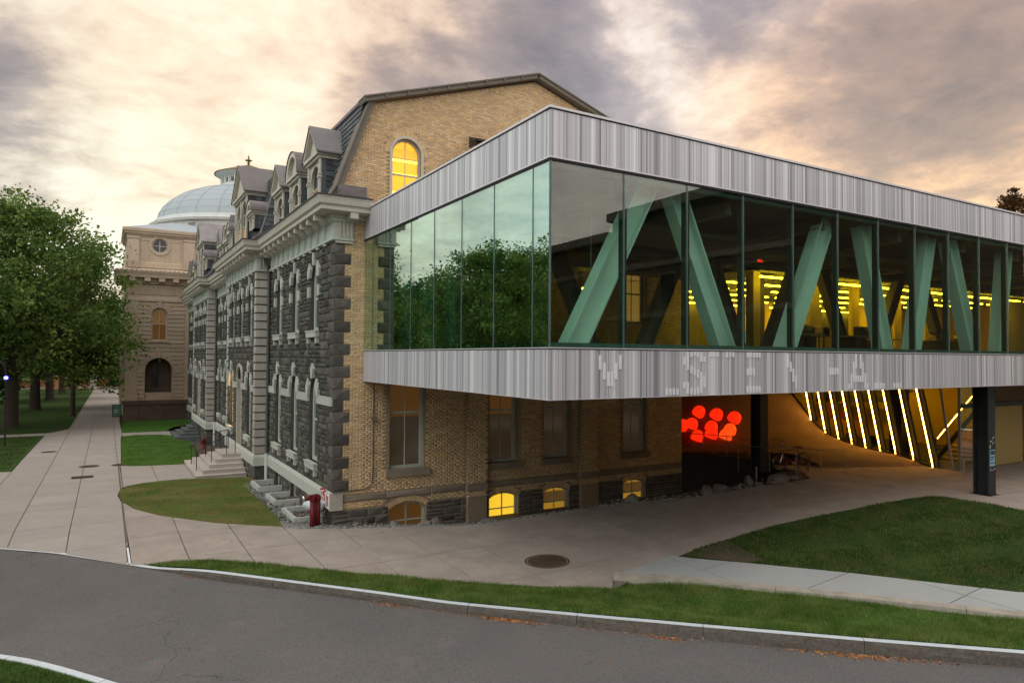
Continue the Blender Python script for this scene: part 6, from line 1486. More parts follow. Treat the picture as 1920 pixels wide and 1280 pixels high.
# glowing red seats on the mound
pf = [(18.04, 2.06, .56, 'red'), (19.33, 2.21, .60, 'red'), (20.1, 1.75, .62, 'red'), (20.86, 1.26, .64, 'red'), (18.53, 1.9, .60, 'red'), (19.34, 1.36, .60, 'red'), (20.09, .85, .60, 'orange'), (18.05, 1.05, .58, 'red'), (18.9, .95, .60, 'red'), (19.47, .55, .60, 'orange')]
labs = ['glowing red egg-shaped lamp cut off by the brick wall, top row', 'glowing red egg-shaped lamp second from the brick wall in the top row', 'glowing red egg-shaped lamp third from the brick wall in the top row', 'glowing red egg-shaped lamp at the right end of the top row', 'glowing red dome lamp in the middle row nearest the brick wall', 'glowing red dome lamp in the centre of the middle row', 'orange-red dome lamp at the right end of the middle row',
        'glowing red dome lamp half hidden by the brick wall, bottom row', 'glowing red dome lamp in the centre of the bottom row above the railing', 'orange-red dome lamp at the right end of the bottom row above the railing']
for i, (x, y, r, c) in enumerate(pf):
    r *= .57; z = float(zm(np.array([x]), np.array([y]))[0]); mb = MB()
    tilt = .55 if i < 4 else .2
    prof = [(0, -.24), (r*.6, -.22), (r*.93, -.12), (r*1.0, .03), (r*.92, .20), (r*.7, .34), (r*.38, .42), (0, .45)]
    v0 = len(mb.v); mb.lathe((0, 0, 0), [(a*.92, b*.92) for a, b in prof], 20); M_ = Matrix.Rotation(tilt, 3, 'Y') @ Matrix.Rotation(.25, 3, 'X')
    if i >= 4: mb.v = [(a, b, max(c_, -.12)) for a, b, c_ in mb.v]
    mb.v = [tuple(M_ @ Vector(p)+Vector((x, y, z+.12))) for p in mb.v]
    single('red_lamp', mb, 'pouf_'+c, labs[i], 'lamp', (x, y, z), 'glowing red lamps on the concrete mound', smooth=True)
# pit parapet and its railing
mb = MB(); PP = [(16.05, -1.55), (19.0, -2.05)]
mb.prism([(15.9, .1, -.9), (18.9, -1.5, -.9), (18.9, -1.5, 1.08), (15.9, .1, 1.44)], (0, .2, 0)); mb.prism([(18.9, -1.5, -.9), (20.4, -2.2, -.9), (20.4, -2.2, 1.0), (18.9, -1.5, 1.08)], (0, .2, 0)); single('dark_parapet', mb, 'parapet_dark', 'dark sloping concrete parapet between the brick wall and the bicycle', 'wall', (17, -.6, .6))
pr = thing('parapet_railing', 'thin steel railing with upright posts on the dark parapet', 'railing', (17, -1.6, 1.6))
A, B = Vector((16.0, .1, 2.30)), Vector((20.3, -2.15, 1.93)); mb = MB(); mb.tube([A, B], .018, 6); mb.build('rail', 'rail_metal', pr)
for t in (.0, .22, .45, .66, .86, 1.): p = A.lerp(B, t); mb = MB(); mb.tube([p, (p.x, p.y, 1.49-.5*t)], .016, 5); mb.build('post', 'rail_metal', pr)
# railing in front of the mound right of the bicycle
br = thing('bike_railing', 'thin steel railing the bicycle leans against', 'railing', (18, -4, .95))
A, B = Vector((16.6, -2.75, 1.98)), Vector((19.35, -5.85, 1.98)); mb = MB(); mb.tube([A, B], .02, 6); mb.build('rail', 'rail_metal', br)
for t in (.0, .3, .55, .78, 1.): p = A.lerp(B, t); mb = MB(); mb.tube([p, (p.x, p.y, float(zground(p.x, p.y)))], .016, 5); mb.build('post', 'rail_metal', br)
for (x, y, lab) in ((15.5, -4.6, 'thin short steel post at the edge of the planting bed, in front of the bicycle'), (23.9, -8.1, 'short pale bollard near the end of the curb rail')):
    zb = float(zground(x, y)); mb = MB(); mb.tube([(x, y, zb-.05), (x, y, zb+.55)], .03, 8); mb.tube([(x, y, zb+.55), (x, y, zb+.60)], .045, 8); single('bollard', mb, 'rail_metal', lab, 'bollard', (x, y, zb))
# bicycle
def bicycle(x, y, rz, zb):
    t_ = thing('bicycle', 'dark red bicycle with thin wheels leaning on the railing in front of the orange mound', 'bicycle', (x, y, zb), None, rz); r = .34
    def p_(nm, mb, m_, par=None):
        o = mb.build(nm, m_); o.parent = par or t_; return o
    for s, nm in ((-.52, 'rear'), (.52, 'front')):
        mb = MB(); n = 32; mb.tube([(s+r*math.cos(2*math.pi*i/n), 0, r+r*math.sin(2*math.pi*i/n)) for i in range(n+1)], .018, 6, cap=False); w_ = p_('wheel', mb, 'tyre')
        mb = MB(); mb.tube([(s+(r-.03)*math.cos(2*math.pi*i/n), 0, r+(r-.03)*math.sin(2*math.pi*i/n)) for i in range(n+1)], .010, 5, cap=False); p_('rim', mb, 'chrome', w_)
        mb = MB()
        for i in range(14): a = 2*math.pi*i/14; mb.tube([(s, 0, r), (s+(r-.03)*math.cos(a), 0, r+(r-.03)*math.sin(a))], .003, 3, cap=False)
        p_('spokes', mb, 'chrome', w_); mb = MB(); mb.tube([(s, -.05, r), (s, .05, r)], .025, 8); p_('hub', mb, 'chrome', w_)
    mb = MB(); bb, st, ht, hb = (-.10, 0, .30), (-.24, 0, .82), (.36, 0, .86), (.40, 0, .70)
    for a, b in ((bb, st), (st, ht), (bb, hb), (ht, hb), (bb, (-.52, 0, r)), (st, (-.52, 0, r))): mb.tube([a, b], .016, 6)
    p_('frame', mb, 'bike_frame'); mb = MB(); mb.tube([hb, (.46, 0, .5), (.52, 0, r)], .013, 6); p_('fork', mb, 'chrome')
    mb = MB(); mb.tube([ht, (.34, 0, 1.0)], .014, 6); mb.tube([(.46, .27, 1.06), (.34, .26, 1.04), (.33, .1, 1.02), (.33, -.1, 1.02), (.34, -.26, 1.04), (.46, -.27, 1.06)], .013, 6); p_('handlebar', mb, 'chrome')
    mb = MB(); mb.tube([st, (-.27, 0, .95)], .013, 6); mb.add([(-.42, -.09, .97), (-.42, .09, .97), (-.12, .03, .98), (-.12, -.03, .98), (-.42, -.08, .93), (-.42, .08, .93), (-.12, .02, .95), (-.12, -.02, .95)], [(0, 1, 2, 3), (7, 6, 5, 4), (0, 4, 5, 1), (1, 5, 6, 2), (2, 6, 7, 3), (3, 7, 4, 0)]); p_('saddle', mb, 'tyre')
    mb = MB(); mb.tube([(-.10, -.06, .30), (-.10, .06, .30)], .06, 12); mb.tube([(-.10, .07, .30), (.02, .07, .18)], .01, 5); mb.tube([(-.10, -.07, .30), (-.2, -.07, .42)], .01, 5); p_('crank', mb, 'chrome')
    mb = MB(); 
    for a in np.linspace(.3, 2.2, 9)[:-1]: mb.tube([(-.52+.38*math.cos(a), 0, r+.38*math.sin(a)), (-.52+.38*math.cos(a+.24), 0, r+.38*math.sin(a+.24))], .012, 4)
    p_('mudguard', mb, 'chrome')
bicycle(18.75, -3.75, math.radians(180-24), float(zground(18.75, -3.75))-.0)
# bike rack hoop
bk = thing('bike_rack', 'low dark red metal rack under the bicycle', 'bike rack', (18.3, -4.1, .95)); mb = MB(); mb.tube([(17.9, -4.0, .9), (17.95, -4.0, 1.35), (18.4, -4.25, 1.42), (18.85, -4.45, 1.35), (18.9, -4.45, .9)], .025, 7); mb.build('hoop', 'hydrant_red', bk)
# studio furniture behind the glass
def desk(x, y, w, d, lab, items=3):
    t_ = thing('studio_desk', lab, 'desk', (x, y, ZG0-.03), 'drawing desks in the lit studio'); z = ZG0-.03
    mb = MB(); mb.box(x-w/2, x+w/2, y-d/2, y+d/2, z+.72, z+.76); mb.build('desktop', 'furn_wood', t_)
    for a in (-1, 1):
        for b in (-1, 1): mb = MB(); mb.box(x+a*(w/2-.05)-.02, x+a*(w/2-.05)+.02, y+b*(d/2-.05)-.02, y+b*(d/2-.05)+.02, z, z+.72); mb.build('leg', 'furn_dark', t_)
    mb = MB(); mb.box(x-w/2+.05, x-w/2+.5, y-d/2+.05, y+d/2-.05, z+.1, z+.7); mb.build('drawer_box', 'furn_dark', t_)
    return t_
rr = random.Random(9)
for i, (x, y, lab) in enumerate(((15.6, -6.6, 'cluttered studio desk left of the first tan column'), (18.0, -5.4, 'cluttered studio desk in front of the first tan column'), (19.6, -6.3, 'cluttered studio desk under the second steel brace'), (21.6, -5.2, 'cluttered studio desk beside the tan board'), (24.2, -4.6, 'cluttered studio desk between the third and fourth braces'), (27.2, -5.4, 'cluttered studio desk below the yellow partition'), (30.0, -5.0, 'cluttered studio desk farthest right in the studio'))):
    desk(x, y, 1.7, .8, lab)
    for k in range(4):
        w, h = rr.uniform(.15, .45), rr.uniform(.08, .4); xx = x+rr.uniform(-.7, .4); mb = MB(); z = ZG0+.73; kk = rr.choice(['box', 'stack'])
        mb.box(xx, xx+w, y-.2, y+.15, z, z+h)
        if rr.random() < .5: mb.prism([(xx-.02, y-.22, z+h), (xx+w+.02, y-.22, z+h), (xx+w*.7, y+.0, z+h+.12), (xx+w*.2, y, z+h+.1)], (0, .3, 0))
        single('model_box', mb, rr.choice(['furn_wood', 'furn_dark', 'paper', 'column_tan']), ['tall', 'flat', 'slanted', 'small'][k]+' model box on the '+lab.replace('cluttered ', ''), 'box', (xx, y, z), 'model boxes on the studio desks')
for (x, y, w, h, m_, lab) in ((22.6, -5.6, 1.3, 1.35, 'column_tan', 'tan pin board leaning behind the desks'), (17.2, -2.5, 1.2, 1.0, 'screen_blue', 'pale blue screen glowing on a desk beyond the tan column'), (27.9, -3.0, .5, 1.0, 'furn_dark', 'dark leaning board near the right yellow column')):
    mb = MB(); mb.prism([(x-w/2, y, ZG0+.02), (x+w/2, y, ZG0+.02), (x+w/2, y+.15, ZG0+h), (x-w/2, y+.15, ZG0+h)], (0, .04, 0)); single('studio_board', mb, m_, lab, 'board', (x, y, ZG0))
# curtain gathers behind the left glass
for i, y in enumerate((-6.4, -4.9, -3.3)):
    mb = MB(); n = 26; xs = [XM+.42+.09*math.sin(k*2.1) for k in range(n)]; ys = [y+k*.028 for k in range(n)]
    for k in range(n-1): mb.poly([(xs[k], ys[k], 5.95), (xs[k+1], ys[k+1], 5.95), (xs[k+1], ys[k+1], 9.6), (xs[k], ys[k], 9.6)])
    single('curtain', mb, 'curtain', ['gathered pale curtain nearest the glass corner', 'gathered pale curtain in the middle of the left glass wall', 'gathered pale curtain nearest the brick wall'][i], 'curtain', (XM+.4, y, 5.9), 'curtains behind the left glass wall')
# ------------------------------------------------------------------ trees
def limb(mb, p, d, L, r, depth, rr, tips):
    n = 4; pts = [Vector(p)]; rs = [r]; dd = Vector(d).normalized()
    for i in range(n):
        dd = (dd+Vector((rr.uniform(-.14, .14), rr.uniform(-.14, .14), rr.uniform(-.02, .10)))).normalized(); pts.append(pts[-1]+dd*(L/n)); rs.append(r*(1-.45*(i+1)/n))
    mb.tube([tuple(q) for q in pts], rs, 7 if depth < 2 else 5, cap=False)
    if depth >= 3: tips.append(pts[-1]); return
    k = 3 if depth < 2 else 2
    for j in range(k+(1 if depth == 0 else 0)):
        a = rr.uniform(0, 2*math.pi); sp = rr.uniform(.45, .95); nd = (dd+Vector((math.cos(a)*sp, math.sin(a)*sp, rr.uniform(-.1, .3)))).normalized()
        st = pts[-1] if j == 0 else pts[rr.choice([2, 3, 4])]; limb(mb, st, nd, L*rr.uniform(.55, .8), rs[-1]*.8, depth+1, rr, tips)
def crown(cx, cz, R_, H_, n_cl, per, leaf, seed, low=.5, lumps=9):
    """clumps of leaves spread through an uneven crown"""
    r = np.random.default_rng(seed)
    # the crown is a set of big lumps; clumps sit near the lumps' surfaces, a few inside
    L = []
    for i in range(lumps):
        a = 2*np.pi*i/lumps*1.0+r.uniform(-.5, .5); rad = R_*r.uniform(.3, .68); L.append((cx+rad*np.cos(a), rad*np.sin(a), cz+H_*r.uniform(-low, .38), R_*r.uniform(.32, .48)))
    for i in range(3): L.append((cx+r.uniform(-.2, .2)*R_, r.uniform(-.2, .2)*R_, cz+H_*r.uniform(.1, .60), R_*r.uniform(.35, .45)))
    L = np.array(L); k = r.integers(0, len(L), n_cl); c = L[k]
    v = r.normal(size=(n_cl, 3)); v /= np.linalg.norm(v, axis=1)[:, None]; v[:, 2] = np.abs(v[:, 2])*np.where(r.uniform(size=n_cl) < .72, 1, -1)
    rad = c[:, 3]*np.where(r.uniform(size=n_cl) < .85, r.uniform(.70, 1.25, n_cl), r.uniform(.2, .7, n_cl))
    C = c[:, :3]+v*rad[:, None]*np.array([1, 1, .82])
    # twigs that stick out beyond the outline
    cs = np.where(r.uniform(size=n_cl) < .3, .26, .46)*R_/9*r.uniform(.6, 1.6, n_cl)*1.5
    P = (C[:, None, :]+r.normal(size=(n_cl, per, 3))*cs[:, None, None]*np.array([1, 1, .62])).reshape(-1, 3); n = len(P)
    a = r.normal(size=(n, 3)); a /= np.linalg.norm(a, axis=1)[:, None]; b = np.cross(a, r.normal(size=(n, 3))); b /= np.linalg.norm(b, axis=1)[:, None]
    s = leaf*r.uniform(.6, 1.35, n)[:, None]
    V = np.stack([P-a*s, P+b*s*.5, P+a*s, P-b*s*.5], 1).reshape(-1, 3); return V, np.arange(n*4).reshape(n, 4)
PROT = {}
def tree(key, loc, label, R_=9., H_=8., cz=12., trunk_r=.5, trunk_h=4., n_cl=420, per=110, leaf=.16, leafm='leaf', rz=0., sc=1., seed=1, group='trees along the footpath', name='tree'):
    t_ = thing(name, label, 'tree', loc, group, rz); t_.scale = (sc, sc, sc)
    if key not in PROT:
        rr = random.Random(seed); mb = MB(); tips = []
        mb.tube([(0, 0, -.5), (0, 0, .0), (.03, 0, .5), (.05, .04, trunk_h*.5), (.1, .02, trunk_h)], [trunk_r*1.75, trunk_r*1.5, trunk_r*1.1, trunk_r, trunk_r*.86], 12)
        for j in range(4):
            a = j*1.6+rr.uniform(-.3, .3); limb(mb, (.1, .02, trunk_h-.3*j*.4), (math.cos(a)*.7, math.sin(a)*.7, 1), H_*.42, trunk_r*.5, 0, rr, tips)
        V, F = crown(0, cz, R_, H_, n_cl, per, leaf, seed, low=.52)
        tr = mb.build('trunk', 'bark', None, smooth=True); cr = npmesh('crown', V, F, leafm, None)
        tr.parent = t_; cr.parent = t_; PROT[key] = (tr, cr)
    else:
        for o in PROT[key]:
            c = o.copy(); col.objects.link(c); c.parent = t_; c.scale = (1, 1, 1)
    return t_
G_ = lambda x, y: float(zground(np.array([x]), np.array([y]))[0])
tree('a', (-13.5, 48.2, -.55), 'big leafy tree nearest the camera on the left, dark thick trunk beside the path', 9.6, 11.2, 10.6, .50, 4.2, 500, 88, .19, 'leaf', seed=3)
tree('b', (-13.75, 74., -.85), 'second leafy tree along the left side of the footpath', 9., 9.5, 9.4, .52, 4.0, 380, 105, .22, 'leaf', seed=5, rz=1.)
tree('b', (-13.8, 100, -1.2), 'third leafy tree along the left side of the footpath', rz=2.3, sc=1.02)
tree('b', (-13.4, 124, -1.5), 'fourth leafy tree along the left side of the footpath', rz=4.0, sc=1.05)
tree('b', (-12.8, 148, -1.7), 'fifth and farthest leafy tree of the row beside the footpath', rz=5.2, sc=1.05)
# the limb that reaches across in front of the domed building comes from a tree on the lawn
tree('c', (-9.6, 61., -.7), 'slimmer tree whose branches reach in front of the domed building', 5.0, 8.5, 9.5, .22, 4.5, 260, 90, .17, 'leaf', seed=8)
# trees left of the frame: the left glass wall mirrors them
WH = ['nearest the glass hall', 'behind the nearest one', 'opposite the glass corner', 'second row', 'closest to the road', 'far corner', 'far row middle', 'far row end']
for i, (x, y, s_, rz) in enumerate(((-24, 36, .86, .4), (-29, 20, .80, 1.9), (-24, 8, .72, 3.1), (-33, 2, .84, 4.4), (-23, -6, .66, 5.2), (-36, 48, 1., 2.2), (-40, 30, 1., 0.2), (-42, 12, 1., 3.2))):
    tree('a', (x, y, -.2), 'leafy tree mirrored in the left glass wall, '+WH[i], rz=rz, sc=s_, group='trees mirrored in the glass')
# dark trees closing the view at the end of the path
for i, (x, y, s_) in enumerate(((-26, 92, 1.), (-38, 120, 1.1), (-24, 165, 1.15), (-8, 185, 1.2), (3, 176, 1.0), (-40, 180, 1.3), (-56, 150, 1.3), (-60, 190, 1.4), (-18, 205, 1.4), (10, 215, 1.3), (-4, 160, .8), (-30, 66, .95), (-48, 84, 1.2))):
    if 'd' not in PROT: tree('d', (x, y, -2.), 'dark tree in the dusk background on the far left, nearer one', 9.5, 12., 9.5, .45, 3., 360, 90, .30, 'leaf_dark', seed=12, group='dark background trees')
    else: tree('d', (x, y, -2.), 'dark tree closing the view beyond the lawn, '+['', 'behind the nearest one', 'centre of the middle row', 'just left of the path end', 'just right of the path end', 'left of the middle row', 'farthest left', 'behind the farthest left', 'behind the path end', 'farthest right', 'small one by the right gate pier', 'close behind the first leafy tree', 'close one at the left edge'][i], rz=i*1.3, sc=s_, group='dark background trees')
for i, (x, y, s_, lab) in enumerate(((-44, -52, 1.1, 'unseen dark tree added to block low sky, leftmost across the road'), (-28, -58, 1.2, 'unseen dark tree added to block low sky, second across the road'), (-13, -54, 1.1, 'unseen dark tree added to block low sky, straight behind the lawn'), (2, -60, 1.25, 'unseen dark tree added to block low sky, right of the middle'), (14, -52, 1.05, 'unseen dark tree added to block low sky beside the dark brick building'), (-58, -34, 1.2, 'unseen dark tree added to block low sky at the far left bend of the road'))):  # out-of-view trees added to darken the wall under the overhang
    tree('d', (x, y, -1.), lab, rz=i*2.1, sc=s_, group='unseen trees added to block low sky')
tree('e', (66.4, 8.2, 1.3), 'dark brown tree top showing above the roof at the right edge', 3.0, 6.4, 15.4, .4, 8., 120, 80, .16, 'leaf_brown', seed=21, group=None, name='tree')
# ------------------------------------------------------------------ the dark brick building across the road, mirrored in the front glass
def cross_building():
    t_ = thing('dark_brick_building', 'dark brick building across the road behind the camera, mirrored in the front glass', 'building', (30, -45, 0)); gx = 25.
    mb = MB(); mb.box(gx, gx+26, -95, -39.2, -1, 14.6); mb.box(gx+.0, gx+26, -39.2, -24, -1, 15.9); mb.build('wall', 'dark_brick', t_)
    for z in (5.2, 8.4, 11.8):
        mb = MB(); mb.box(gx-.12, gx, -95, -24, z, z+.35); mb.build('string_course', 'dark_trim', t_)
    mb = MB(); mb.box(gx-.5, gx+.2, -95, -39.2, 14.2, 14.8); mb.box(gx-.5, gx+.2, -39.3, -23.6, 15.5, 16.1); mb.box(gx-.2, gx+26, -24, -23.6, 15.5, 16.1); mb.build('cornice', 'dark_trim', t_)
    for y in np.arange(-92, -25, 3.4):
        for z in (1.6, 5.9, 9.2):
            mb = MB(); mb.box(gx-.06, gx+.02, y, y+1.5, z, z+2.1); w_ = mb.build('window', 'dark_trim', t_); mb = MB(); mb.box(gx-.08, gx-.06, y+.1, y+1.4, z+.1, z+2.); mb.build('pane', 'pane_dark', w_)
cross_building()
# ------------------------------------------------------------------ boulders and stones in the planting bed
def rock(rr, sx, sy, sz, n=2):
    bm = bmesh.new(); bmesh.ops.create_icosphere(bm, subdivisions=n, radius=1); ph = [rr.uniform(0, 6) for _ in range(6)]
    pl = [(Vector((rr.uniform(-1, 1), rr.uniform(-1, 1), rr.uniform(-.2, 1))).normalized(), rr.uniform(.55, .85)) for _ in range(6)]
    V = []
    for v in bm.verts:
        p = v.co.copy()
        for nn, d in pl:
            e = p.dot(nn)-d
            if e > 0: p -= nn*e
        p *= 1+.06*math.sin(p.x*5+ph[0])*math.cos(p.y*6+ph[1]); V.append((p.x*sx, p.y*sy, p.z*sz))
    F = [tuple(v.index for v in f.verts) for f in bm.faces]; bm.free(); return V, F
rr = random.Random(31)
B = [(3.35, -1.05, .48, .3, .34, 'large rounded boulder right of the first basement window'), (2.95, -1.2, .32, .22, .16, 'flat low stone just left of the large rounded boulder'), (4.3, -1.45, .3, .25, .14, 'low dark stone between the boulder and the pilaster'), (5.55, -1.0, .45, .3, .2, 'dark stone at the foot of the first brick pilaster'), (7.6, -1.5, .35, .25, .16, 'dark stone between the two glowing basement windows'), (8.2, -1.8, .3, .25, .15, 'dark stone below the second glowing basement window'),
     (10.3, -1.9, .42, .26, .22, 'pale flat boulder between the last two basement windows'), (10.0, -2.4, .3, .2, .12, 'low stone in front of the pale flat boulder'), (12.9, -2.9, .5, .32, .24, 'brown boulder left of a jagged pair near the brick wall end'), (13.6, -3.3, .38, .3, .2, 'jagged stone of the pair near the brick wall end'), (13.2, -3.7, .3, .2, .12, 'small stone at the paving edge near the brick wall end'),
     (15.0, -3.3, .34, .28, .28, 'rounded pale boulder standing alone in the dark bed'), (16.2, -3.9, .6, .4, .26, 'broad low boulder right of the pale one'), (16.7, -3.4, .4, .3, .28, 'upright boulder behind the broad low one'), (15.9, -4.5, .35, .25, .13, 'flat stone at the paving edge below the column'), (17.2, -4.8, .4, .25, .12, 'last flat stone of the bed near the bike rail'), (.75, -.45, .2, .15, .1, 'small stone at the brick corner'), (1.9, -.95, .26, .18, .13, 'greenish stone under the first basement window')]
for x, y, sx, sy, sz, lab in B:
    if x > 9: y = float(np.interp(x, [p[0] for p in EDGE_Y], [p[1] for p in EDGE_Y]))+.30+.5*((x*7.3) % 1); sx *= .8; sy *= .9; sz *= .95
    V, F = rock(rr, sx, sy, sz); a = rr.uniform(0, 3); z = float(zbed(np.array([x]), np.array([y]))[0]); mb = MB(); mb.add([(x+math.cos(a)*p[0]-math.sin(a)*p[1], y+math.sin(a)*p[0]+math.cos(a)*p[1], z+p[2]+sz*.35) for p in V], F); single('boulder', mb, 'boulder', lab, 'boulder', (x, y, z), 'boulders in the planting bed', smooth=False)
def pebbles():
    protos = [rock(rr, 1, .8, .5, 1) for _ in range(6)]; r = np.random.default_rng(2); Vs, Fs, k = [], [], 0
    front = [(-1.4, .45), (-1.0, .02), (.2, -.62), (2.63, -1.58), (3.72, -2.18), (5.41, -2.5), (8.68, -3.05), (10.38, -3.7), (12.1, -4.68), (14.5, -5.1), (16.2, -5.46)]
    for i in range(5200):
        t = (r.uniform(0, 1)**1.7)*(len(front)-1.001); j = int(t); f = t-j; fx, fy = front[j][0]*(1-f)+front[j+1][0]*f, front[j][1]*(1-f)+front[j+1][1]*f
        d = abs(r.normal())*.32+.02; x, y = fx, fy+d
        if x > 7.5 and r.uniform() < .75: continue
        if r.uniform() < .30: x, y = r.uniform(-1.3, -.15), r.uniform(.4, 10.)
        if y > -.03 and x > -.08: continue
        if y > .2 and x > -.95 and (r.uniform() < .75): 
            if any(a < y < b for a, b in ((.9, 2.95), (4.1, 5.95), (7.25, 9.15))): continue
        s = r.uniform(.03, .085)*(1.0 if x < 6 else 1.3); V, F = protos[r.integers(6)]; a = r.uniform(0, 6.28); z = float(zbed(np.array([x]), np.array([y]))[0])
        V = np.array(V)*s; c, sn = math.cos(a), math.sin(a); W_ = np.stack([x+c*V[:, 0]-sn*V[:, 1], y+sn*V[:, 0]+c*V[:, 1], z+V[:, 2]+s*.2], 1); Vs.append(W_); Fs.append(np.array(F)+k); k += len(V)
    o = npmesh('pebbles', np.concatenate(Vs), np.concatenate(Fs), 'pebble', None, kind='stuff'); o['label'] = 'loose grey-green pebbles along the foot of the walls'; o['category'] = 'pebbles'
pebbles()
# ------------------------------------------------------------------ covers in the paving
def cover(x, y, r, lab, grid=True):
    z = G_(x, y)+.014; t_ = thing('manhole_cover', lab, 'manhole cover', (x, y, z)); mb = MB(); mb.lathe((x, y, z), [(r+.05, -.01), (r+.05, .004), (r, .006), (r, -.006), (0, -.006)], 40); mb.v = [(p[0], p[1], p[2]+G_(p[0], p[1])-G_(x, y)+.004) for p in mb.v]; mb.build('rim', 'manhole', t_)
    mb = MB(); n = int(2*r/.05)
    for i in range(-n//2, n//2+1):
        u = i*.05
        if abs(u) < r-.03: h = math.sqrt((r-.03)**2-u*u); mb.box(x+u-.013, x+u+.013, y-h, y+h, z-.006, z+.005); mb.box(x-h, x+h, y+u-.013, y+u+.013, z-.006, z+.003)
    mb.v = [(p[0], p[1], p[2]+G_(p[0], p[1])-G_(x, y)+.004) for p in mb.v]; mb.build('cover_ribs', 'manhole', t_)
cover(4.05, -6.98, .58, 'big round rusty manhole cover in the plaza paving')
cover(-7.3, 19.3, .42, 'round manhole cover in the footpath beside the lower left lawn'); cover(-5.85, 19.15, .40, 'round manhole cover at the corner of the side path to the steps'); cover(-9.55, 27.5, .36, 'faint manhole cover at the left edge of the footpath')
t_ = thing('drain_grate', 'rectangular iron drain grate in the footpath', 'drain', (-7.5, 15.4, G_(-7.5, 15.4)+.012)); mb = MB(); x, y, z = -7.5, 15.4, G_(-7.5, 15.4)+.014; mb.box(x-.45, x+.45, y-.42, y+.42, z-.01, z+.002); mb.build('frame', 'metal_dark', t_)
for i in range(8): mb = MB(); mb.box(x-.40, x+.40, y-.38+i*.1, y-.33+i*.1, z, z+.008); mb.build('bar', 'manhole', t_)
# stain-like leaf litter by the kerb
def litter():
    r = np.random.default_rng(4); V, F, k = [], [], 0
    for (xc, s_, n) in ((-.75, .16, 130), (1.15, .30, 420), (3.45, .2, 150), (6.0, .35, 480), (-4.6, .15, 50), (.2, .4, 25), (2.6, .4, 30), (4.8, .4, 30), (7.1, .3, 60)):
        for i in range(n):
            x = xc+r.normal()*s_; y = float(np.interp(x, [p[0] for p in KERB], [p[1] for p in KERB])); q = abs(r.normal())*.09+.02; x -= q*.75; y -= q*.68
            z = float(zroad(x))+.006; a = r.uniform(0, 6.28); l = r.uniform(.012, .035); w = l*.45; dz = r.uniform(0, .02); c_, t_ = math.cos(a), math.sin(a)
            V += [(x-c_*l, y-t_*l, z), (x+t_*w, y-c_*w, z+dz), (x+c_*l, y+t_*l, z+dz*.5), (x-t_*w, y+c_*w, z)]; F.append((k, k+1, k+2, k+3)); k += 4
    for i in range(90):      # a few loose leaves blown over the road and paving
        x, y = r.uniform(-6, 8), r.uniform(-14, 0); rd = kerb_sd(np.array([x]), np.array([y]))[0] < -.05
        if not rd and kerb_sd(np.array([x]), np.array([y]))[0] < 1.8: continue
        z = (float(zroad(x)) if rd else float(zground(np.array([x]), np.array([y]))[0])+.014)+.004; a = r.uniform(0, 6.28); l = r.uniform(.02, .045); w = l*.5; c_, t_ = math.cos(a), math.sin(a)
        V += [(x-c_*l, y-t_*l, z), (x+t_*w, y-c_*w, z+.01), (x+c_*l, y+t_*l, z+.004), (x-t_*w, y+c_*w, z)]; F.append((k, k+1, k+2, k+3)); k += 4
    o = npmesh('leaf_litter', np.array(V), np.array(F), 'litter', None, kind='stuff'); o['label'] = 'small heaps of orange-brown leaves in the gutter along the kerb'; o['category'] = 'leaves'
litter()
# ------------------------------------------------------------------ street furniture and the far end
lp = thing('blue_lamp_post', 'dark hooked lamp post with a blue emergency light at the left edge', 'lamp', (-12.2, 32., -.4))
mb = MB(); mb.tube([(-12.2, 32., -.5), (-12.2, 32., 3.3), (-12.22, 32, 4.4), (-12.3, 32, 4.9), (-12.5, 32, 5.15), (-12.9, 32., 5.25)], .05, 8); mb.build('post', 'metal_dark', lp)
mb = MB(); mb.lathe((-12.2, 31.9, 4.15), [(0, -.12), (.11, -.08), (.12, .06), (0, .12)], 12); mb.build('blue_light', 'lamp_blue', lp)
mb = MB(); mb.lathe((-12.16, 31.78, 4.15), [(0, -.05), (.05, 0), (0, .05)], 10); mb.build('white_core', 'lamp_white', lp)
sb = thing('sandwich_board', 'green and white sandwich board sign on the footpath beside the domed building', 'sign', (-5.6, 58, -.7)); zz = -.68
for s in (-1, 1):
    mb = MB(); mb.prism([(-6.05, 58+s*.28, zz), (-5.2, 58+s*.28, zz), (-5.2, 58+s*.02, zz+1.25), (-6.05, 58+s*.02, zz+1.25)], (0, .03*s, 0)); mb.build('frame', 'metal_dark', sb)
mb = MB(); mb.prism([(-5.98, 57.66, zz+.12), (-5.27, 57.66, zz+.12), (-5.27, 57.92, zz+1.18), (-5.98, 57.92, zz+1.18)], (0, -.02, 0)); bd = mb.build('board', 'board_green', sb)
mb = MB()
for a, b, c, d in ((.15, .75, .55, .62), (.2, .6, .40, .46)): mb.prism([(-5.98+a*.7, 57.62+b*0, zz+.12+c), (-5.98+b*.7, 57.62, zz+.12+c), (-5.98+b*.7, 57.64, zz+.12+d), (-5.98+a*.7, 57.64, zz+.12+d)], (0, -.06, 0))
mb.lathe((-5.62, 57.72, zz+.75), [(.16, -.02), (.2, .0), (.16, .02)], 16); mb.build('emblem', 'board_white', bd)
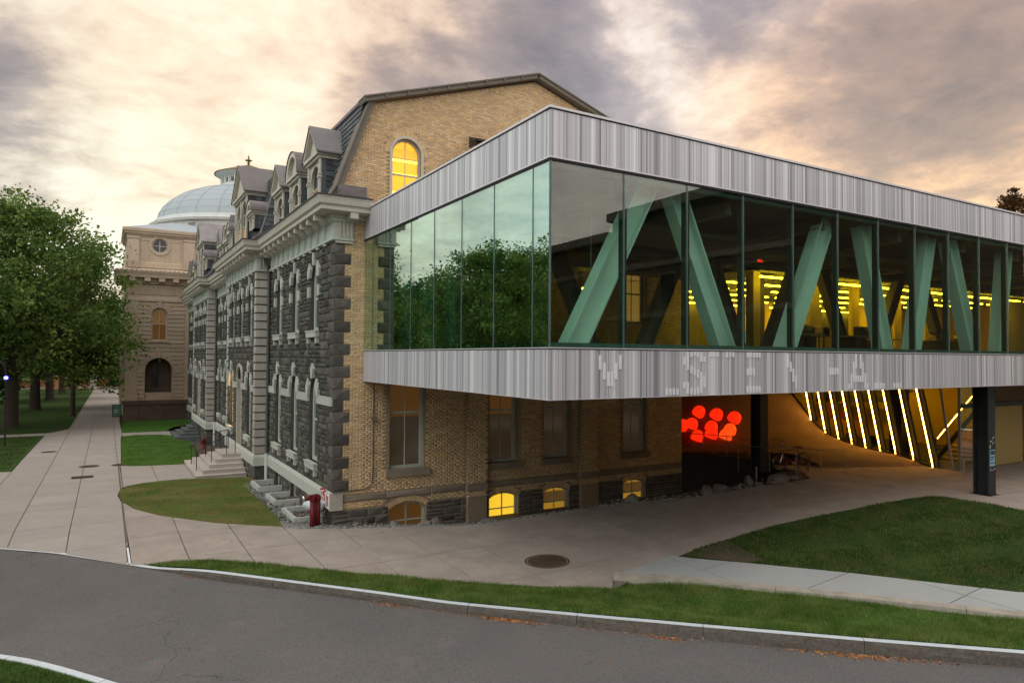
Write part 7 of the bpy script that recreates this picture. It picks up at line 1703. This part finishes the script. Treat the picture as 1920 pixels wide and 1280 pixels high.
def far_pier(x, y, lab):
    z = G_(x, y) if y < 148 else -2.2; t_ = thing('gate_pier', lab, 'pier', (x, y, z)); mb = MB(); mb.box(x-.6, x+.6, y-.6, y+.6, z-.5, z+3.0); mb.build('shaft', 'limestone_warm', t_); mb = MB(); mb.box(x-.75, x+.75, y-.75, y+.75, z+3.0, z+3.3); mb.box(x-.5, x+.5, y-.5, y+.5, z+3.3, z+3.6); mb.build('cap', 'limestone_warm', t_)
far_pier(-8.9, 140, 'pale stone pier at the left of the far end of the path'); far_pier(-2.6, 140, 'pale stone pier at the right of the far end of the path')
t_ = thing('far_lantern', 'glowing yellow lantern by the right pier at the end of the path', 'lamp', (-3.6, 138, -1)); mb = MB(); mb.tube([(-3.6, 138, -2), (-3.6, 138, 2.2)], .08, 6); mb.build('post', 'metal_dark', t_); mb = MB(); mb.lathe((-3.6, 138, 3.0), [(0, -.7), (.45, -.4), (.5, .3), (0, .7)], 10); mb.build('lantern', 'lamp_yellow', t_)
mb = MB(); mb.poly([(-70, 149.5, -1.9), (6, 149.5, -1.9), (6, 166, -1.6), (-70, 166, -1.6)]); mb.build('far_road', 'lit_road', None, kind='structure')
mb = MB()
for k in range(9): x = -40+k*3.8; mb.box(x, x+3.6, 166, 166.6, -1.6, -.2)
single('far_wall', mb, 'barrier_lit', 'low wall glowing orange beyond the lawn at the far left', 'wall', (-24, 166, -1.6))
for i, (x, y, w) in enumerate(((-15.5, 150., .8), (-23., 152., .8))): mb = MB(); mb.box(x-w/2, x+w/2, y-w/2, y+w/2, -2, .9); mb.box(x-w/2-.15, x+w/2+.15, y-w/2-.15, y+w/2+.15, .9, 1.15); single('wall_pier', mb, 'barrier_lit', ['orange-lit wall pier nearer the path end', 'orange-lit wall pier farther left'][i], 'pier', (x, y, -2))
for i, (x, y) in enumerate(((-3.2, 64), (-3.3, 70), (-2.9, 100))): 
    V, F = crown(0, 1.0, 1.5, 1.4, 60, 60, .07, 40+i); o = npmesh('shrub', V, F, 'leaf_dark', None); o.location = (x, y, G_(x, y)-.3); tag(o, ['dark shrub beside the footpath just past the domed building', 'second dark shrub past the domed building', 'farthest dark shrub right of the footpath'][i], 'shrub', 'shrubs past the domed building')
print('OBJECTS', len(bpy.data.objects), 'TRIS', sum(len(m.polygons) for m in bpy.data.meshes))
